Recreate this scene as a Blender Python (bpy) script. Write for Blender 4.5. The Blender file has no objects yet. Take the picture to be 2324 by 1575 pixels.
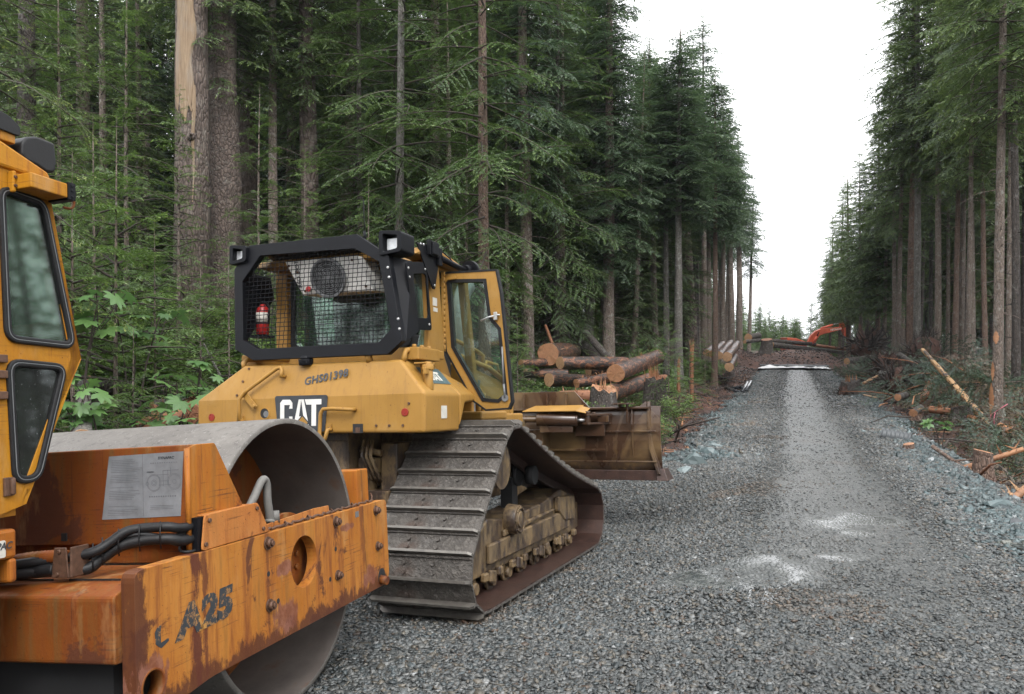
import bpy, bmesh, math, random
import numpy as np
from mathutils import Vector, Matrix, Euler
R = math.radians
rng = np.random.default_rng(11)
random.seed(5)
scn = bpy.context.scene
COL = scn.collection

# ------------------------------------------------------------------ mesh builder
class MB:
    def __init__(s):
        s.v = []; s.f = []; s.m = []; s.sm = []
    def add(s, vs, fs, mi=0, sm=False):
        o = len(s.v)
        s.v += [tuple(map(float, p)) for p in vs]
        for f in fs:
            s.f.append(tuple(i + o for i in f)); s.m.append(mi); s.sm.append(sm)
    def hexa(s, p, mi=0):
        s.add(p, [(0,3,2,1),(4,5,6,7),(0,1,5,4),(1,2,6,5),(2,3,7,6),(3,0,4,7)], mi)
    def box(s, c, d, rot=None, mi=0):
        c = Vector(c); x, y, z = d[0]/2, d[1]/2, d[2]/2
        p = [Vector(q) for q in [(-x,-y,-z),(x,-y,-z),(x,y,-z),(-x,y,-z),(-x,-y,z),(x,-y,z),(x,y,z),(-x,y,z)]]
        if rot is not None: p = [rot @ q for q in p]
        s.hexa([q + c for q in p], mi)
    def bx(s, x0, x1, y0, y1, z0, z1, mi=0):
        s.box(((x0+x1)/2,(y0+y1)/2,(z0+z1)/2),(abs(x1-x0),abs(y1-y0),abs(z1-z0)),None,mi)
    def prism(s, poly, ax, a, b, mi=0, a_shift=(0,0)):
        n = len(poly)
        def P(u, v, t):
            return {'x':(t,u,v),'y':(u,t,v),'z':(u,v,t)}[ax]
        vs = [P(u,v,a) for u,v in poly] + [P(u+a_shift[0],v+a_shift[1],b) for u,v in poly]
        fs = [tuple(range(n))[::-1], tuple(range(n,2*n))] + [(i,(i+1)%n,n+(i+1)%n,n+i) for i in range(n)]
        s.add(vs, fs, mi)
    def loft(s, secs, mi=0, sm=True, caps=True, closed=True):
        n = len(secs[0]); o = []
        vs = [p for q in secs for p in q]; fs = []
        for k in range(len(secs)-1):
            for i in range(n if closed else n-1):
                j = (i+1) % n
                fs.append((k*n+i, k*n+j, (k+1)*n+j, (k+1)*n+i))
        s.add(vs, fs, mi, sm)
        if caps and closed:
            b = len(s.v) - len(vs)
            s.f.append(tuple(range(b, b+n))[::-1]); s.m.append(mi); s.sm.append(False)
            e = b + (len(secs)-1)*n
            s.f.append(tuple(range(e, e+n))); s.m.append(mi); s.sm.append(False)
    def ringpts(s, c, t, r, n, up=None):
        t = Vector(t).normalized()
        a = up if up is not None else (Vector((0,0,1)) if abs(t.z) < .9 else Vector((1,0,0)))
        u = t.cross(a).normalized(); w = u.cross(t).normalized()
        return [Vector(c) + (u*math.cos(2*math.pi*i/n) + w*math.sin(2*math.pi*i/n))*r for i in range(n)]
    def cyl(s, p0, p1, r0, r1=None, n=16, mi=0, caps=True):
        p0, p1 = Vector(p0), Vector(p1); r1 = r0 if r1 is None else r1
        t = p1 - p0
        s.loft([s.ringpts(p0,t,r0,n), s.ringpts(p1,t,r1,n)], mi, True, caps)
    def ring(s, p0, p1, ro, ri, n=24, mi=0):
        p0, p1 = Vector(p0), Vector(p1); t = p1-p0
        q = [s.ringpts(p0,t,ro,n), s.ringpts(p1,t,ro,n), s.ringpts(p1,t,ri,n), s.ringpts(p0,t,ri,n)]
        vs = [p for k in q for p in k]; fs = []
        for k in range(4):
            for i in range(n):
                j=(i+1)%n; kk=(k+1)%4
                fs.append((k*n+i,k*n+j,kk*n+j,kk*n+i))
        o = len(s.f); s.add(vs, fs, mi, False)
        for k in (0,2):
            for i in range(n): s.sm[o+k*n+i] = True
    def tube(s, path, r, n=8, mi=0, caps=True):
        path = [Vector(p) for p in path]
        rs = r if hasattr(r,'__len__') else [r]*len(path)
        secs = []; u = None
        for i, p in enumerate(path):
            t = (path[min(i+1,len(path)-1)] - path[max(i-1,0)]).normalized()
            if u is None:
                a = Vector((0,0,1)) if abs(t.z) < .9 else Vector((1,0,0))
                u = t.cross(a).normalized()
            u = (u - t*u.dot(t)).normalized(); w = t.cross(u)
            secs.append([p + (u*math.cos(2*math.pi*k/n)+w*math.sin(2*math.pi*k/n))*rs[i] for k in range(n)])
        s.loft(secs, mi, True, caps)
    def bolt(s, p, ax, r=.014, h=.012, mi=0):
        p = Vector(p); ax = Vector(ax); s.cyl(p, p+ax*h, r, r*.9, 6, mi)
        for k in range(1, 3): s.sm[-k] = False
    def sphere(s, c, r, n=12, mi=0, sc=(1,1,1)):
        secs = []
        for i in range(1, n//2):
            a = math.pi*i/(n//2)
            secs.append([Vector(c)+Vector((math.sin(a)*math.cos(2*math.pi*k/n)*sc[0],math.sin(a)*math.sin(2*math.pi*k/n)*sc[1],-math.cos(a)*sc[2]))*r for k in range(n)])
        s.loft(secs, mi, True, True)
    def build(s, name, mat, parent=None, bevel=0, seg=2, loc=None, fixn=True):
        me = bpy.data.meshes.new(name)
        me.from_pydata(s.v, [], s.f)
        for m in (mat if isinstance(mat, (list,tuple)) else [mat]): me.materials.append(m)
        me.polygons.foreach_set('material_index', s.m)
        me.polygons.foreach_set('use_smooth', s.sm)
        me.update()
        if fixn:
            bm = bmesh.new(); bm.from_mesh(me); bmesh.ops.remove_doubles(bm, verts=bm.verts, dist=1e-5); bmesh.ops.recalc_face_normals(bm, faces=bm.faces); bm.to_mesh(me); bm.free()
        return link(name, me, parent, bevel, seg, loc)

def link(name, me, parent=None, bevel=0, seg=2, loc=None):
    o = bpy.data.objects.new(name, me); COL.objects.link(o)
    if parent is not None: o.parent = parent
    if loc is not None: o.location = loc
    if bevel:
        b = o.modifiers.new('edge', 'BEVEL'); b.width = bevel; b.segments = seg
        b.limit_method = 'ANGLE'; b.angle_limit = R(35); b.use_clamp_overlap = True
    return o
def npmesh(name, V, Q, mats, smooth=False, attr=None, mi=None):
    """numpy mesh; Q (n,k) faces; attr dict name->(per vertex float)"""
    me = bpy.data.meshes.new(name)
    V = np.asarray(V, np.float32); Q = np.asarray(Q, np.int32)
    n, k = Q.shape
    me.vertices.add(len(V)); me.vertices.foreach_set('co', V.ravel())
    me.loops.add(n*k); me.loops.foreach_set('vertex_index', Q.ravel())
    me.polygons.add(n)
    me.polygons.foreach_set('loop_start', np.arange(0, n*k, k, dtype=np.int32))
    me.polygons.foreach_set('loop_total', np.full(n, k, np.int32))
    me.update(calc_edges=True)
    if smooth: me.polygons.foreach_set('use_smooth', np.ones(n, bool))
    for m in mats: me.materials.append(m)
    if mi is not None: me.polygons.foreach_set('material_index', np.asarray(mi, np.int32))
    for a, d in (attr or {}).items():
        d = np.asarray(d, np.float32)
        if d.ndim == 1:
            at = me.attributes.new(a, 'FLOAT', 'POINT'); at.data.foreach_set('value', d)
        else:
            at = me.attributes.new(a, 'FLOAT_COLOR', 'POINT'); at.data.foreach_set('color', d.ravel())
    return me
def empty(name, loc, rot=(0,0,0)):
    o = bpy.data.objects.new(name, None); COL.objects.link(o)
    o.location = loc; o.rotation_euler = rot; o.empty_display_size = .2
    return o
def tag(o, label=None, cat=None, group=None, kind=None):
    if label: o['label'] = label
    if cat: o['category'] = cat
    if group: o['group'] = group
    if kind: o['kind'] = kind
    return o
def holed(mb, outer, holes, ax, a, b, mi=0):
    from mathutils.geometry import tessellate_polygon
    P = {'x':lambda u,v,t:(t,u,v),'y':lambda u,v,t:(u,t,v),'z':lambda u,v,t:(u,v,t)}[ax]
    loops = [outer]+list(holes); flat = [p for l in loops for p in l]
    tri = tessellate_polygon([[Vector((p[0],p[1],0)) for p in l] for l in loops])
    n = len(flat)
    mb.add([P(u,v,a) for u,v in flat]+[P(u,v,b) for u,v in flat],
           [tuple(t) for t in tri]+[tuple(i+n for i in t)[::-1] for t in tri], mi)
    o = 0
    for l in loops:
        k = len(l)
        mb.add([P(u,v,a) for u,v in l]+[P(u,v,b) for u,v in l], [(i,(i+1)%k,k+(i+1)%k,k+i) for i in range(k)], mi)
def circ2(c, r, n=28): return [(c[0]+r*math.cos(2*math.pi*i/n), c[1]+r*math.sin(2*math.pi*i/n)) for i in range(n)]
def dup(root, name=None):
    c = root.copy(); COL.objects.link(c)
    for ch in list(root.children):
        d = ch.copy(); COL.objects.link(d); d.parent = c
        for g in list(ch.children):
            e = g.copy(); COL.objects.link(e); e.parent = d
    return c
def lettering(body, size, o, u, v, n, mat, parent, name='lettering', bold=.0, shear=0., depth=.002, spacing=1.0, ws=1.0):
    cu = bpy.data.curves.new('t', 'FONT'); cu.body = body; cu.size = size; cu.offset = bold; cu.shear = shear
    cu.extrude = depth; cu.space_character = spacing; cu.resolution_u = 3
    ob = bpy.data.objects.new('t', cu); COL.objects.link(ob)
    bpy.context.view_layer.update()
    me = bpy.data.meshes.new_from_object(ob.evaluated_get(bpy.context.evaluated_depsgraph_get()))
    bpy.data.objects.remove(ob); bpy.data.curves.remove(cu)
    o, u, v, n = Vector(o), Vector(u).normalized(), Vector(v).normalized(), Vector(n).normalized()
    for q in me.vertices: q.co = o + u*q.co.x*ws + v*q.co.y + n*(q.co.z + depth)
    me.materials.clear(); me.materials.append(mat)
    return link(name, me, parent)

# ------------------------------------------------------------------ camera model
CAM = Vector((-0.37, 0.0, 2.0)); YAW = R(19.16); PITCH = R(-0.43); FPX = 800.0
def at(dx, depth):
    """ground x, y of a point seen in column dx of the 2324 px wide view at that depth"""
    X = (dx*.44062 - 512)/FPX*depth
    return (CAM.x + X*math.cos(YAW) - depth*math.sin(YAW), X*math.sin(YAW) + depth*math.cos(YAW))
def sst(a, b, x):
    t = np.clip((np.asarray(x, float)-a)/(b-a), 0, 1); return t*t*(3-2*t)
def road_left(y):
    y = np.asarray(y, float)
    return -2.1 - 5.3*(1 - sst(10.6, 14.2, y)) + .12*np.sin(y*1.3) + .08*np.sin(y*3.7)
def road_right(y):
    y = np.asarray(y, float)
    return 2.1 + .10*np.sin(y*1.1+1) + .08*np.sin(y*3.1) + .45*np.exp(-((y-13)/3.)**2)*0
def road_z(x, y):
    x = np.asarray(x, float); y = np.asarray(y, float)
    L = .45 + .045*x - .075*y
    k = .12
    M = np.log(np.exp(np.clip(L/k,-40,40)) + 1)*k          # near slope running into the climbing road
    w = sst(-2.6, -.3, x)
    Lc = L*(1 - sst(9.6, 13.6, y))
    z = Lc*(1-w) + M*w
    crown = -.03*np.clip(np.abs(x)-.3, 0, 2)**1.3*sst(12, 18, y)
    return z + crown + .95*sst(59, 78, y)*0
def gz(x, y):
    x = np.asarray(x, float); y = np.asarray(y, float)
    zr = road_z(np.clip(x, road_left(y), road_right(y)), y)
    dl = np.clip(road_left(y) - x, 0, None); dr = np.clip(x - road_right(y), 0, None)
    left = -.10*sst(0, .5, dl) + .28*sst(.5, 2.6, dl) + .10*np.clip(dl-1.5, 0, 16) + .02*np.clip(dl-17.5, 0, 60)
    left = left + sst(-.1, 1.4, dl)*(1.0*(1-sst(8.5, 13.5, y)))
    right = -.42*sst(0, 1.1, dr) + .02*np.clip(dr-3, 0, 40)
    heap = np.exp(-((dr-2.3)/1.25)**2)*(sst(19, 24, y)*(1-sst(46, 62, y)))*1.15
    heap = heap + np.exp(-((dr-3.2)/1.0)**2)*np.exp(-((y-26)/3.5)**2)*.5
    far = 1.20*sst(59.5, 68, y) - 1.15*sst(68.5, 74, y) + .012*np.clip(y-110, 0, 300)
    return zr + left + right + heap + far
def gzf(x, y): return float(gz(x, y))
def cam_depth(x, y): return (x-CAM.x)*-math.sin(YAW) + (y-CAM.y)*math.cos(YAW)
def cam_px(x, y):
    d = cam_depth(x, y)
    return 512 + FPX*((x-CAM.x)*math.cos(YAW) + (y-CAM.y)*math.sin(YAW))/max(d, .01), d

# ------------------------------------------------------------------ materials
class N:
    def __init__(s, name):
        s.mat = bpy.data.materials.new(name); s.mat.use_nodes = True
        s.nt = s.mat.node_tree; s.nt.nodes.clear()
        s.out = s.nt.nodes.new('ShaderNodeOutputMaterial')
        s.p = s.nt.nodes.new('ShaderNodeBsdfPrincipled')
        s.nt.links.new(s.p.outputs[0], s.out.inputs[0])
        s.tc = s.nt.nodes.new('ShaderNodeTexCoord')
    def put(s, sock, val):
        if isinstance(val, bpy.types.NodeSocket): s.nt.links.new(val, sock)
        else:
            if sock.type == 'RGBA' and len(val) == 3: val = (*val, 1)
            sock.default_value = val
    def co(s, scale=(1,1,1), kind='Object', rot=(0,0,0), loc=(0,0,0)):
        m = s.nt.nodes.new('ShaderNodeMapping'); s.nt.links.new(s.tc.outputs[kind], m.inputs[0])
        m.inputs['Scale'].default_value = scale; m.inputs['Rotation'].default_value = rot; m.inputs['Location'].default_value = loc
        return m.outputs[0]
    def noise(s, sc=5, det=4, ro=.6, vec=None, dist=0., fac=True):
        n = s.nt.nodes.new('ShaderNodeTexNoise'); s.nt.links.new(vec if vec is not None else s.tc.outputs['Object'], n.inputs['Vector'])
        n.inputs['Scale'].default_value = sc; n.inputs['Detail'].default_value = det; n.inputs['Roughness'].default_value = ro; n.inputs['Distortion'].default_value = dist
        return n.outputs[0 if fac else 1]
    def voro(s, sc=5, vec=None, feat='F1', out=0, rnd=1.):
        n = s.nt.nodes.new('ShaderNodeTexVoronoi'); n.feature = feat
        s.nt.links.new(vec if vec is not None else s.tc.outputs['Object'], n.inputs['Vector'])
        n.inputs['Scale'].default_value = sc; n.inputs['Randomness'].default_value = rnd
        return n.outputs[out]
    def ramp(s, f, a, b, va=0., vb=1., interp='LINEAR'):
        n = s.nt.nodes.new('ShaderNodeMapRange'); n.interpolation_type = interp
        s.nt.links.new(f, n.inputs[0]); n.inputs[1].default_value = a; n.inputs[2].default_value = b
        n.inputs[3].default_value = va; n.inputs[4].default_value = vb
        return n.outputs[0]
    def mix(s, f, a, b, mode='MIX'):
        n = s.nt.nodes.new('ShaderNodeMix'); n.data_type = 'RGBA'; n.blend_type = mode
        s.put(n.inputs[0], f); s.put(n.inputs[6], a); s.put(n.inputs[7], b)
        return n.outputs[2]
    def math(s, op, a, b=0.):
        n = s.nt.nodes.new('ShaderNodeMath'); n.operation = op
        s.put(n.inputs[0], a); s.put(n.inputs[1], b); return n.outputs[0]
    def attr(s, name, out=0):
        n = s.nt.nodes.new('ShaderNodeAttribute'); n.attribute_name = name; return n.outputs[out]
    def rand(s): 
        n = s.nt.nodes.new('ShaderNodeObjectInfo'); return n.outputs['Random']
    def sep(s, v, i):
        n = s.nt.nodes.new('ShaderNodeSeparateXYZ'); s.nt.links.new(v, n.inputs[0]); return n.outputs[i]
    def bump(s, h, strength=.5, dist=.01, nrm=None):
        n = s.nt.nodes.new('ShaderNodeBump'); s.nt.links.new(h, n.inputs['Height'])
        n.inputs['Strength'].default_value = strength; n.inputs['Distance'].default_value = dist
        if nrm is not None: s.nt.links.new(nrm, n.inputs['Normal'])
        return n.outputs[0]
    def done(s, col, rough=.6, nrm=None, metal=0., spec=.5):
        s.put(s.p.inputs['Base Color'], col); s.put(s.p.inputs['Roughness'], rough); s.put(s.p.inputs['Metallic'], metal)
        s.p.inputs['Specular IOR Level'].default_value = spec
        if nrm is not None: s.nt.links.new(nrm, s.p.inputs['Normal'])
        return s.mat

def plain(name, col, rough=.5, metal=0., var=.25, sc=6, bump=.1, spec=.5):
    n = N(name); a = n.noise(sc, 5, .65)
    c = n.mix(n.ramp(a, .3, .75), tuple(k*(1-var) for k in col), tuple(min(1, k*(1+var)) for k in col))
    return n.done(c, n.ramp(a, .3, .7, rough*.85, min(1, rough*1.15)), n.bump(n.noise(sc*9, 3), bump, .003), metal, spec)

def paint_yellow():
    n = N('weathered_yellow_paint')
    a = n.noise(2.2, 5, .62); s1 = n.noise(3, 4, .6, n.co((9,9,.9))); sp = n.noise(55, 2, .5)
    c = n.mix(n.ramp(a, .35, .7), (.26,.137,.027), (.325,.174,.038))
    c = n.mix(n.ramp(s1, .53, .74, 0, .6), c, (.20,.105,.028))
    c = n.mix(n.ramp(n.noise(1.6, 7, .72), .52, .72, 0, .55), c, (.34,.215,.085))
    c = n.mix(n.ramp(sp, .70, .74, 0, .7), c, (.09,.035,.014))
    return n.done(c, n.ramp(a, .3, .7, .42, .60), n.bump(n.noise(24, 3), .05, .002), 0, .3)
def paint_dusty():
    n = N('muddy_yellow_paint')
    a = n.noise(2.4, 6, .7, dist=.6); b = n.noise(7, 6, .72, n.co((1,1,.5)))
    c = n.mix(n.ramp(a, .35, .65), (.135,.094,.052), (.185,.122,.054))
    c = n.mix(n.ramp(b, .42, .57), c, (.040,.026,.019))
    c = n.mix(n.ramp(n.noise(2.6, 5, .65, n.co((1.6,1.6,.35), loc=(3,1,2))), .58, .66), c, (.022,.014,.011))
    return n.done(c, n.ramp(b, .45, .6, .62, .38), n.bump(n.noise(30, 5, .7), .35, .008))
def paint_blade():
    n = N('mud_stained_blade_paint')
    a = n.noise(1.25, 5, .62, n.co((1,1.15,.42), loc=(1.3,.4,2)), .5); b = n.noise(9, 6, .7)
    c = n.mix(n.ramp(n.noise(2.2, 5, .65), .35, .7), (.100,.060,.025), (.16,.095,.035))
    c = n.mix(n.ramp(a, .42, .54), c, (.046,.024,.014))
    c = n.mix(n.ramp(b, .60, .72, 0, .75), c, (.07,.038,.022))
    z = n.sep(n.tc.outputs['Object'], 2)
    c = n.mix(n.math('MULTIPLY', n.ramp(z, 1.0, .78), n.ramp(b, .3, .55)), c, (.035,.021,.015))
    return n.done(c, n.ramp(a, .45, .55, .5, .22), n.bump(n.noise(30, 4, .7), .2, .006))
def steel_track():
    n = N('muddy_track_steel')
    a = n.noise(4, 7, .72, dist=.4); b = n.noise(28, 6, .72)
    c = n.mix(n.ramp(a, .35, .65), (.050,.045,.041), (.110,.098,.086))
    c = n.mix(n.ramp(b, .52, .68, 0, .8), c, (.20,.185,.165))
    c = n.mix(n.ramp(n.noise(3, 4, .6), .55, .72, 0, .8), c, (.06,.028,.017))
    h = n.math('ADD', n.math('MULTIPLY', n.ramp(a, .45, .7), 1.5), b)
    return n.done(c, n.ramp(a, .35, .65, .35, .62), n.bump(h, .8, .02), .25)
def steel_inner():
    n = N('rusty_wet_track_steel')
    a = n.noise(5, 6, .7)
    c = n.mix(n.ramp(a, .35, .65), (.030,.017,.014), (.065,.034,.026))
    c = n.mix(n.ramp(n.noise(60, 3, .6), .64, .7, 0, .5), c, (.16,.12,.10))
    return n.done(c, .42, n.bump(n.noise(60, 5), .4, .006), .2)
def rust_paint(name, base, lo, amount=.5, dirt=.4, low=None):
    n = N(name)
    st = n.noise(2.2, 6, .68, n.co((7,7,.55))); bl = n.noise(2.3, 6, .66, dist=.5); sp = n.voro(34); sp2 = n.noise(70, 3, .6)
    c = n.mix(n.ramp(n.noise(1.6, 5, .6), .32, .7), lo, base)
    c = n.mix(n.ramp(st, .56-.12*amount, .68, 0, .9), c, (.15,.042,.014))
    c = n.mix(n.ramp(st, .34, .50, dirt, 0), c, (.12,.066,.022))
    c = n.mix(n.ramp(bl, .62-.08*amount, .645-.07*amount, 0, .9), c, (.085,.028,.014))
    for rt, ln in ((R(13),(1,2,3)), (R(-4),(5,1,0)), (R(24),(2,7,4))):
        sc = n.noise(3.5, 3, .5, n.co((1.0,1.0,34), rot=(0,rt,0), loc=ln)); wh = n.noise(2.6, 4, .6, n.co(loc=ln))
        f = n.math('MULTIPLY', n.ramp(sc, .60, .63), n.ramp(wh, .56, .66))
        c = n.mix(n.math('MULTIPLY', f, .35+.5*amount), c, (.062,.022,.014))
    dp = n.noise(1.6, 5, .7, n.co((11,11,.35), loc=(4,4,4)))
    c = n.mix(n.ramp(dp, .655-.04*amount, .70-.04*amount, 0, .35+.5*amount), c, (.085,.026,.012))
    lt = n.noise(1.9, 5, .65, n.co((3,3,1), loc=(7,2,5)))
    c = n.mix(n.ramp(lt, .56, .68, 0, .45), c, (.40,.235,.10))
    if low:
        ed = n.math('ADD', n.ramp(n.sep(n.tc.outputs['Object'], 2), low[0], low[1]), n.ramp(n.sep(n.tc.outputs['Object'], 0), -1.22, -1.36))
        f = n.math('MULTIPLY', n.ramp(n.math('ADD', n.math('MULTIPLY', ed, .42), n.noise(7, 6, .72, n.co((1.6,1.6,.8)))), .66, .76), .9)
        c = n.mix(f, c, (.075,.024,.012))
        X_, Z_ = n.sep(n.tc.outputs['Object'], 0), n.sep(n.tc.outputs['Object'], 2); nz = n.noise(9, 6, .75, n.co((1.4,1.4,.5)))
        for cx, w_, k_ in ((-.985,.075,.95), (-.93,.05,.8), (.62,.06,.6), (-.44,.035,.6)):
            g = n.ramp(n.math('ABSOLUTE', n.math('SUBTRACT', X_, cx)), w_, .0)
            f = n.ramp(n.math('ADD', n.math('MULTIPLY', g, .36), nz), .70, .80, 0, k_); c = n.mix(f, c, (.085,.024,.014))
        for cx, cz, rx, rz in ((-.29,.53,.17,.13), (-.27,.76,.14,.05), (.70,.52,.16,.10), (.42,.86,.12,.03), (-1.26,.52,.13,.13)):
            d = n.math('ADD', n.math('POWER', n.math('MULTIPLY', n.math('SUBTRACT', X_, cx), 1/rx), 2.), n.math('POWER', n.math('MULTIPLY', n.math('SUBTRACT', Z_, cz), 1/rz), 2.))
            f = n.ramp(n.math('ADD', n.math('MULTIPLY', n.ramp(d, 1.2, 0.), .42), nz), .74, .79, 0, .85); c = n.mix(f, c, n.mix(n.ramp(n.noise(14, 5, .7), .4, .6), (.13,.042,.026), (.22,.095,.065)))
    m = n.math('MULTIPLY', n.ramp(sp, .13, .05), n.ramp(n.noise(3, 3), .42, .6))
    c = n.mix(m, c, (.06,.02,.01))
    c = n.mix(n.ramp(sp2, .66, .70, 0, .5), c, (.10,.035,.014))
    return n.done(c, n.ramp(bl, .4, .7, .5, .8), n.bump(n.math('ADD', n.math('MULTIPLY', bl, .6), sp2), .25, .005), 0, .25)
def drum_mat():
    n = N('dusty_drum_steel')
    a = n.noise(3, 6, .65); b = n.noise(48, 5, .7)
    c = n.mix(n.ramp(a, .35, .65), (.095,.086,.077), (.15,.138,.124))
    c = n.mix(n.ramp(n.noise(20, 6, .75), .54, .64, 0, .75), c, (.055,.048,.043))
    c = n.mix(n.ramp(n.noise(26, 5, .78), .585, .63, 0, .7), c, (.20,.19,.175))
    c = n.mix(n.ramp(n.voro(42), .09, .04, 0, .8), c, (.50,.49,.47))
    return n.done(c, .62, n.bump(b, .35, .006), .0)
def drum_in():
    n = N('rusty_drum_interior')
    a = n.noise(3.5, 6, .65)
    c = n.mix(n.ramp(a, .35, .65), (.075,.062,.055), (.12,.10,.088))
    c = n.mix(n.ramp(n.noise(7, 4, .6), .6, .7, 0, .6), c, (.10,.045,.022))
    return n.done(c, .7, n.bump(a, .2, .01))
def glass(name, tint, refl=.16, drops=.35):
    n = N(name); nt = n.nt; nt.nodes.remove(n.p)
    t = nt.nodes.new('ShaderNodeBsdfTransparent'); t.inputs[0].default_value = (*tint, 1)
    g = nt.nodes.new('ShaderNodeBsdfGlossy'); g.inputs['Roughness'].default_value = .04; g.inputs[0].default_value = (.9,.95,.95,1)
    lw = nt.nodes.new('ShaderNodeLayerWeight'); lw.inputs[0].default_value = .35
    f = n.ramp(lw.outputs['Fresnel'], 0, 1, refl, .7)
    dr = n.math('MULTIPLY', n.ramp(n.noise(95, 2), .66, .71), drops)
    d = nt.nodes.new('ShaderNodeBsdfDiffuse'); d.inputs[0].default_value = (.5,.52,.5,1)
    m = nt.nodes.new('ShaderNodeMixShader'); nt.links.new(f, m.inputs[0]); nt.links.new(t.outputs[0], m.inputs[1]); nt.links.new(g.outputs[0], m.inputs[2])
    m2 = nt.nodes.new('ShaderNodeMixShader'); nt.links.new(n.math('ADD', dr, .03), m2.inputs[0]); nt.links.new(m.outputs[0], m2.inputs[1]); nt.links.new(d.outputs[0], m2.inputs[2])
    nt.links.new(m2.outputs[0], n.out.inputs[0]); return n.mat
def foliage(name, dark, light, tip, tipamt=1., transl=.28):
    n = N(name); nt = n.nt; nt.nodes.remove(n.p)
    t = n.attr('tip', 2); hu = n.attr('hue', 2)
    c = n.mix(n.ramp(hu, 0, 1), dark, light)
    c = n.mix(n.ramp(t, .55, 1., 0, tipamt), c, tip)
    r = n.rand()
    c = n.mix(n.ramp(r, 0, 1, 0, .45), c, n.mix(.5, c, (.030,.043,.026)))
    d = nt.nodes.new('ShaderNodeBsdfDiffuse'); nt.links.new(c, d.inputs[0])
    tr = nt.nodes.new('ShaderNodeBsdfTranslucent'); nt.links.new(c, tr.inputs[0])
    g = nt.nodes.new('ShaderNodeBsdfGlossy'); g.inputs['Roughness'].default_value = .45; g.inputs[0].default_value = (.9,.95,1,1)
    m = nt.nodes.new('ShaderNodeMixShader'); m.inputs[0].default_value = transl
    nt.links.new(d.outputs[0], m.inputs[1]); nt.links.new(tr.outputs[0], m.inputs[2])
    m2 = nt.nodes.new('ShaderNodeMixShader'); m2.inputs[0].default_value = .045
    nt.links.new(m.outputs[0], m2.inputs[1]); nt.links.new(g.outputs[0], m2.inputs[2])
    nt.links.new(m2.outputs[0], n.out.inputs[0]); return n.mat
def bark(name, a, b, lichen=.4, sc=1., lc=(.26,.26,.24)):
    n = N(name)
    v = n.co((14*sc,14*sc,2.6*sc)); f = n.noise(1.4, 7, .7, v, .4); g = n.noise(1.2*sc, 4, .6)
    pl = n.voro(1.0, n.co((22*sc,22*sc,7*sc)), 'DISTANCE_TO_EDGE')
    c = n.mix(n.ramp(f, .35, .66), a, b)
    c = n.mix(n.ramp(pl, .12, .0, 0, .6), c, tuple(k*.35 for k in a))
    c = n.mix(n.math('MULTIPLY', n.ramp(n.noise(5*sc, 6, .72), .53, .66), lichen), c, lc)
    c = n.mix(n.ramp(g, .58, .75, 0, .35), c, (.035,.045,.018))
    return n.done(c, .85, n.bump(n.math('ADD', f, n.math('MULTIPLY', n.ramp(pl, 0, .2), .8)), .9, .03))
def cutwood(name, a, b):
    n = N(name)
    w = n.nt.nodes.new('ShaderNodeTexWave'); w.wave_type = 'RINGS'; w.rings_direction = 'X'
    n.nt.links.new(n.tc.outputs['Object'], w.inputs[0]); w.inputs['Scale'].default_value = 9; w.inputs['Distortion'].default_value = 2.; w.inputs['Detail'].default_value = 3
    c = n.mix(n.ramp(n.noise(4, 5, .6), .35, .65), a, b)
    c = n.mix(n.ramp(w.outputs[1], .5, 1, 0, .55), c, tuple(k*.5 for k in a))
    c = n.mix(n.ramp(n.noise(3.2, 5, .7), .52, .68, 0, .7), c, tuple(k*.38 for k in a))
    c = n.mix(n.ramp(n.noise(13, 4, .7), .6, .72, 0, .5), c, (.11,.05,.025))
    return n.done(c, .6, n.bump(n.noise(35, 3), .2, .004))
def barewood():
    n = N('weathered_bare_wood')
    f = n.noise(2, 6, .7, n.co((16,16,.9)), .3); k = n.noise(3, 5, .7, n.co((22,22,.6), loc=(3,3,3)))
    c = n.mix(n.ramp(f, .35, .65), (.145,.095,.055), (.26,.185,.115))
    c = n.mix(n.ramp(n.noise(1.3, 5, .65, n.co((2,2,.5))), .5, .68, 0, .6), c, (.20,.185,.165))
    c = n.mix(n.ramp(k, .63, .68, 0, .8), c, (.06,.04,.027))
    return n.done(c, .75, n.bump(f, .6, .012))
def logbark():
    n = N('wet_scraped_log_bark')
    f = n.noise(3, 7, .72, n.co((2.2,7,7)), .5); pz = n.noise(4.2, 5, .66, n.co((1.1,2.2,2.2)), .9)
    c = n.mix(n.ramp(f, .36, .64), (.011,.008,.007), (.048,.034,.029))
    c = n.mix(n.ramp(pz, .515, .56), c, n.mix(n.ramp(f, .38, .62), (.085,.028,.015), (.26,.115,.058)))
    c = n.mix(n.ramp(n.noise(11, 5, .7), .6, .68, 0, .7), c, (.15,.14,.13))
    return n.done(c, n.ramp(pz, .5, .6, .45, .38), n.bump(f, .9, .03))
def peeled():
    n = N('half_peeled_pole')
    f = n.noise(3, 6, .7, n.co((3,12,12))); p = n.noise(3.0, 6, .7, n.co((.9,3,3)), .6)
    c = n.mix(n.ramp(f, .38, .62), (.24,.125,.055), (.42,.27,.135))
    c = n.mix(n.ramp(p, .52, .55), c, n.mix(n.ramp(f, .4, .6), (.022,.015,.012), (.075,.055,.046)))
    return n.done(c, .6, n.bump(n.math('ADD', f, p), .6, .012))
def splinter():
    n = N('splintered_red_wood')
    f = n.noise(3, 6, .7, n.co((1.2,12,12)))
    c = n.mix(n.ramp(f, .36, .62), (.10,.034,.017), (.26,.115,.055))
    return n.done(c, .7, n.bump(f, .7, .02))
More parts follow.
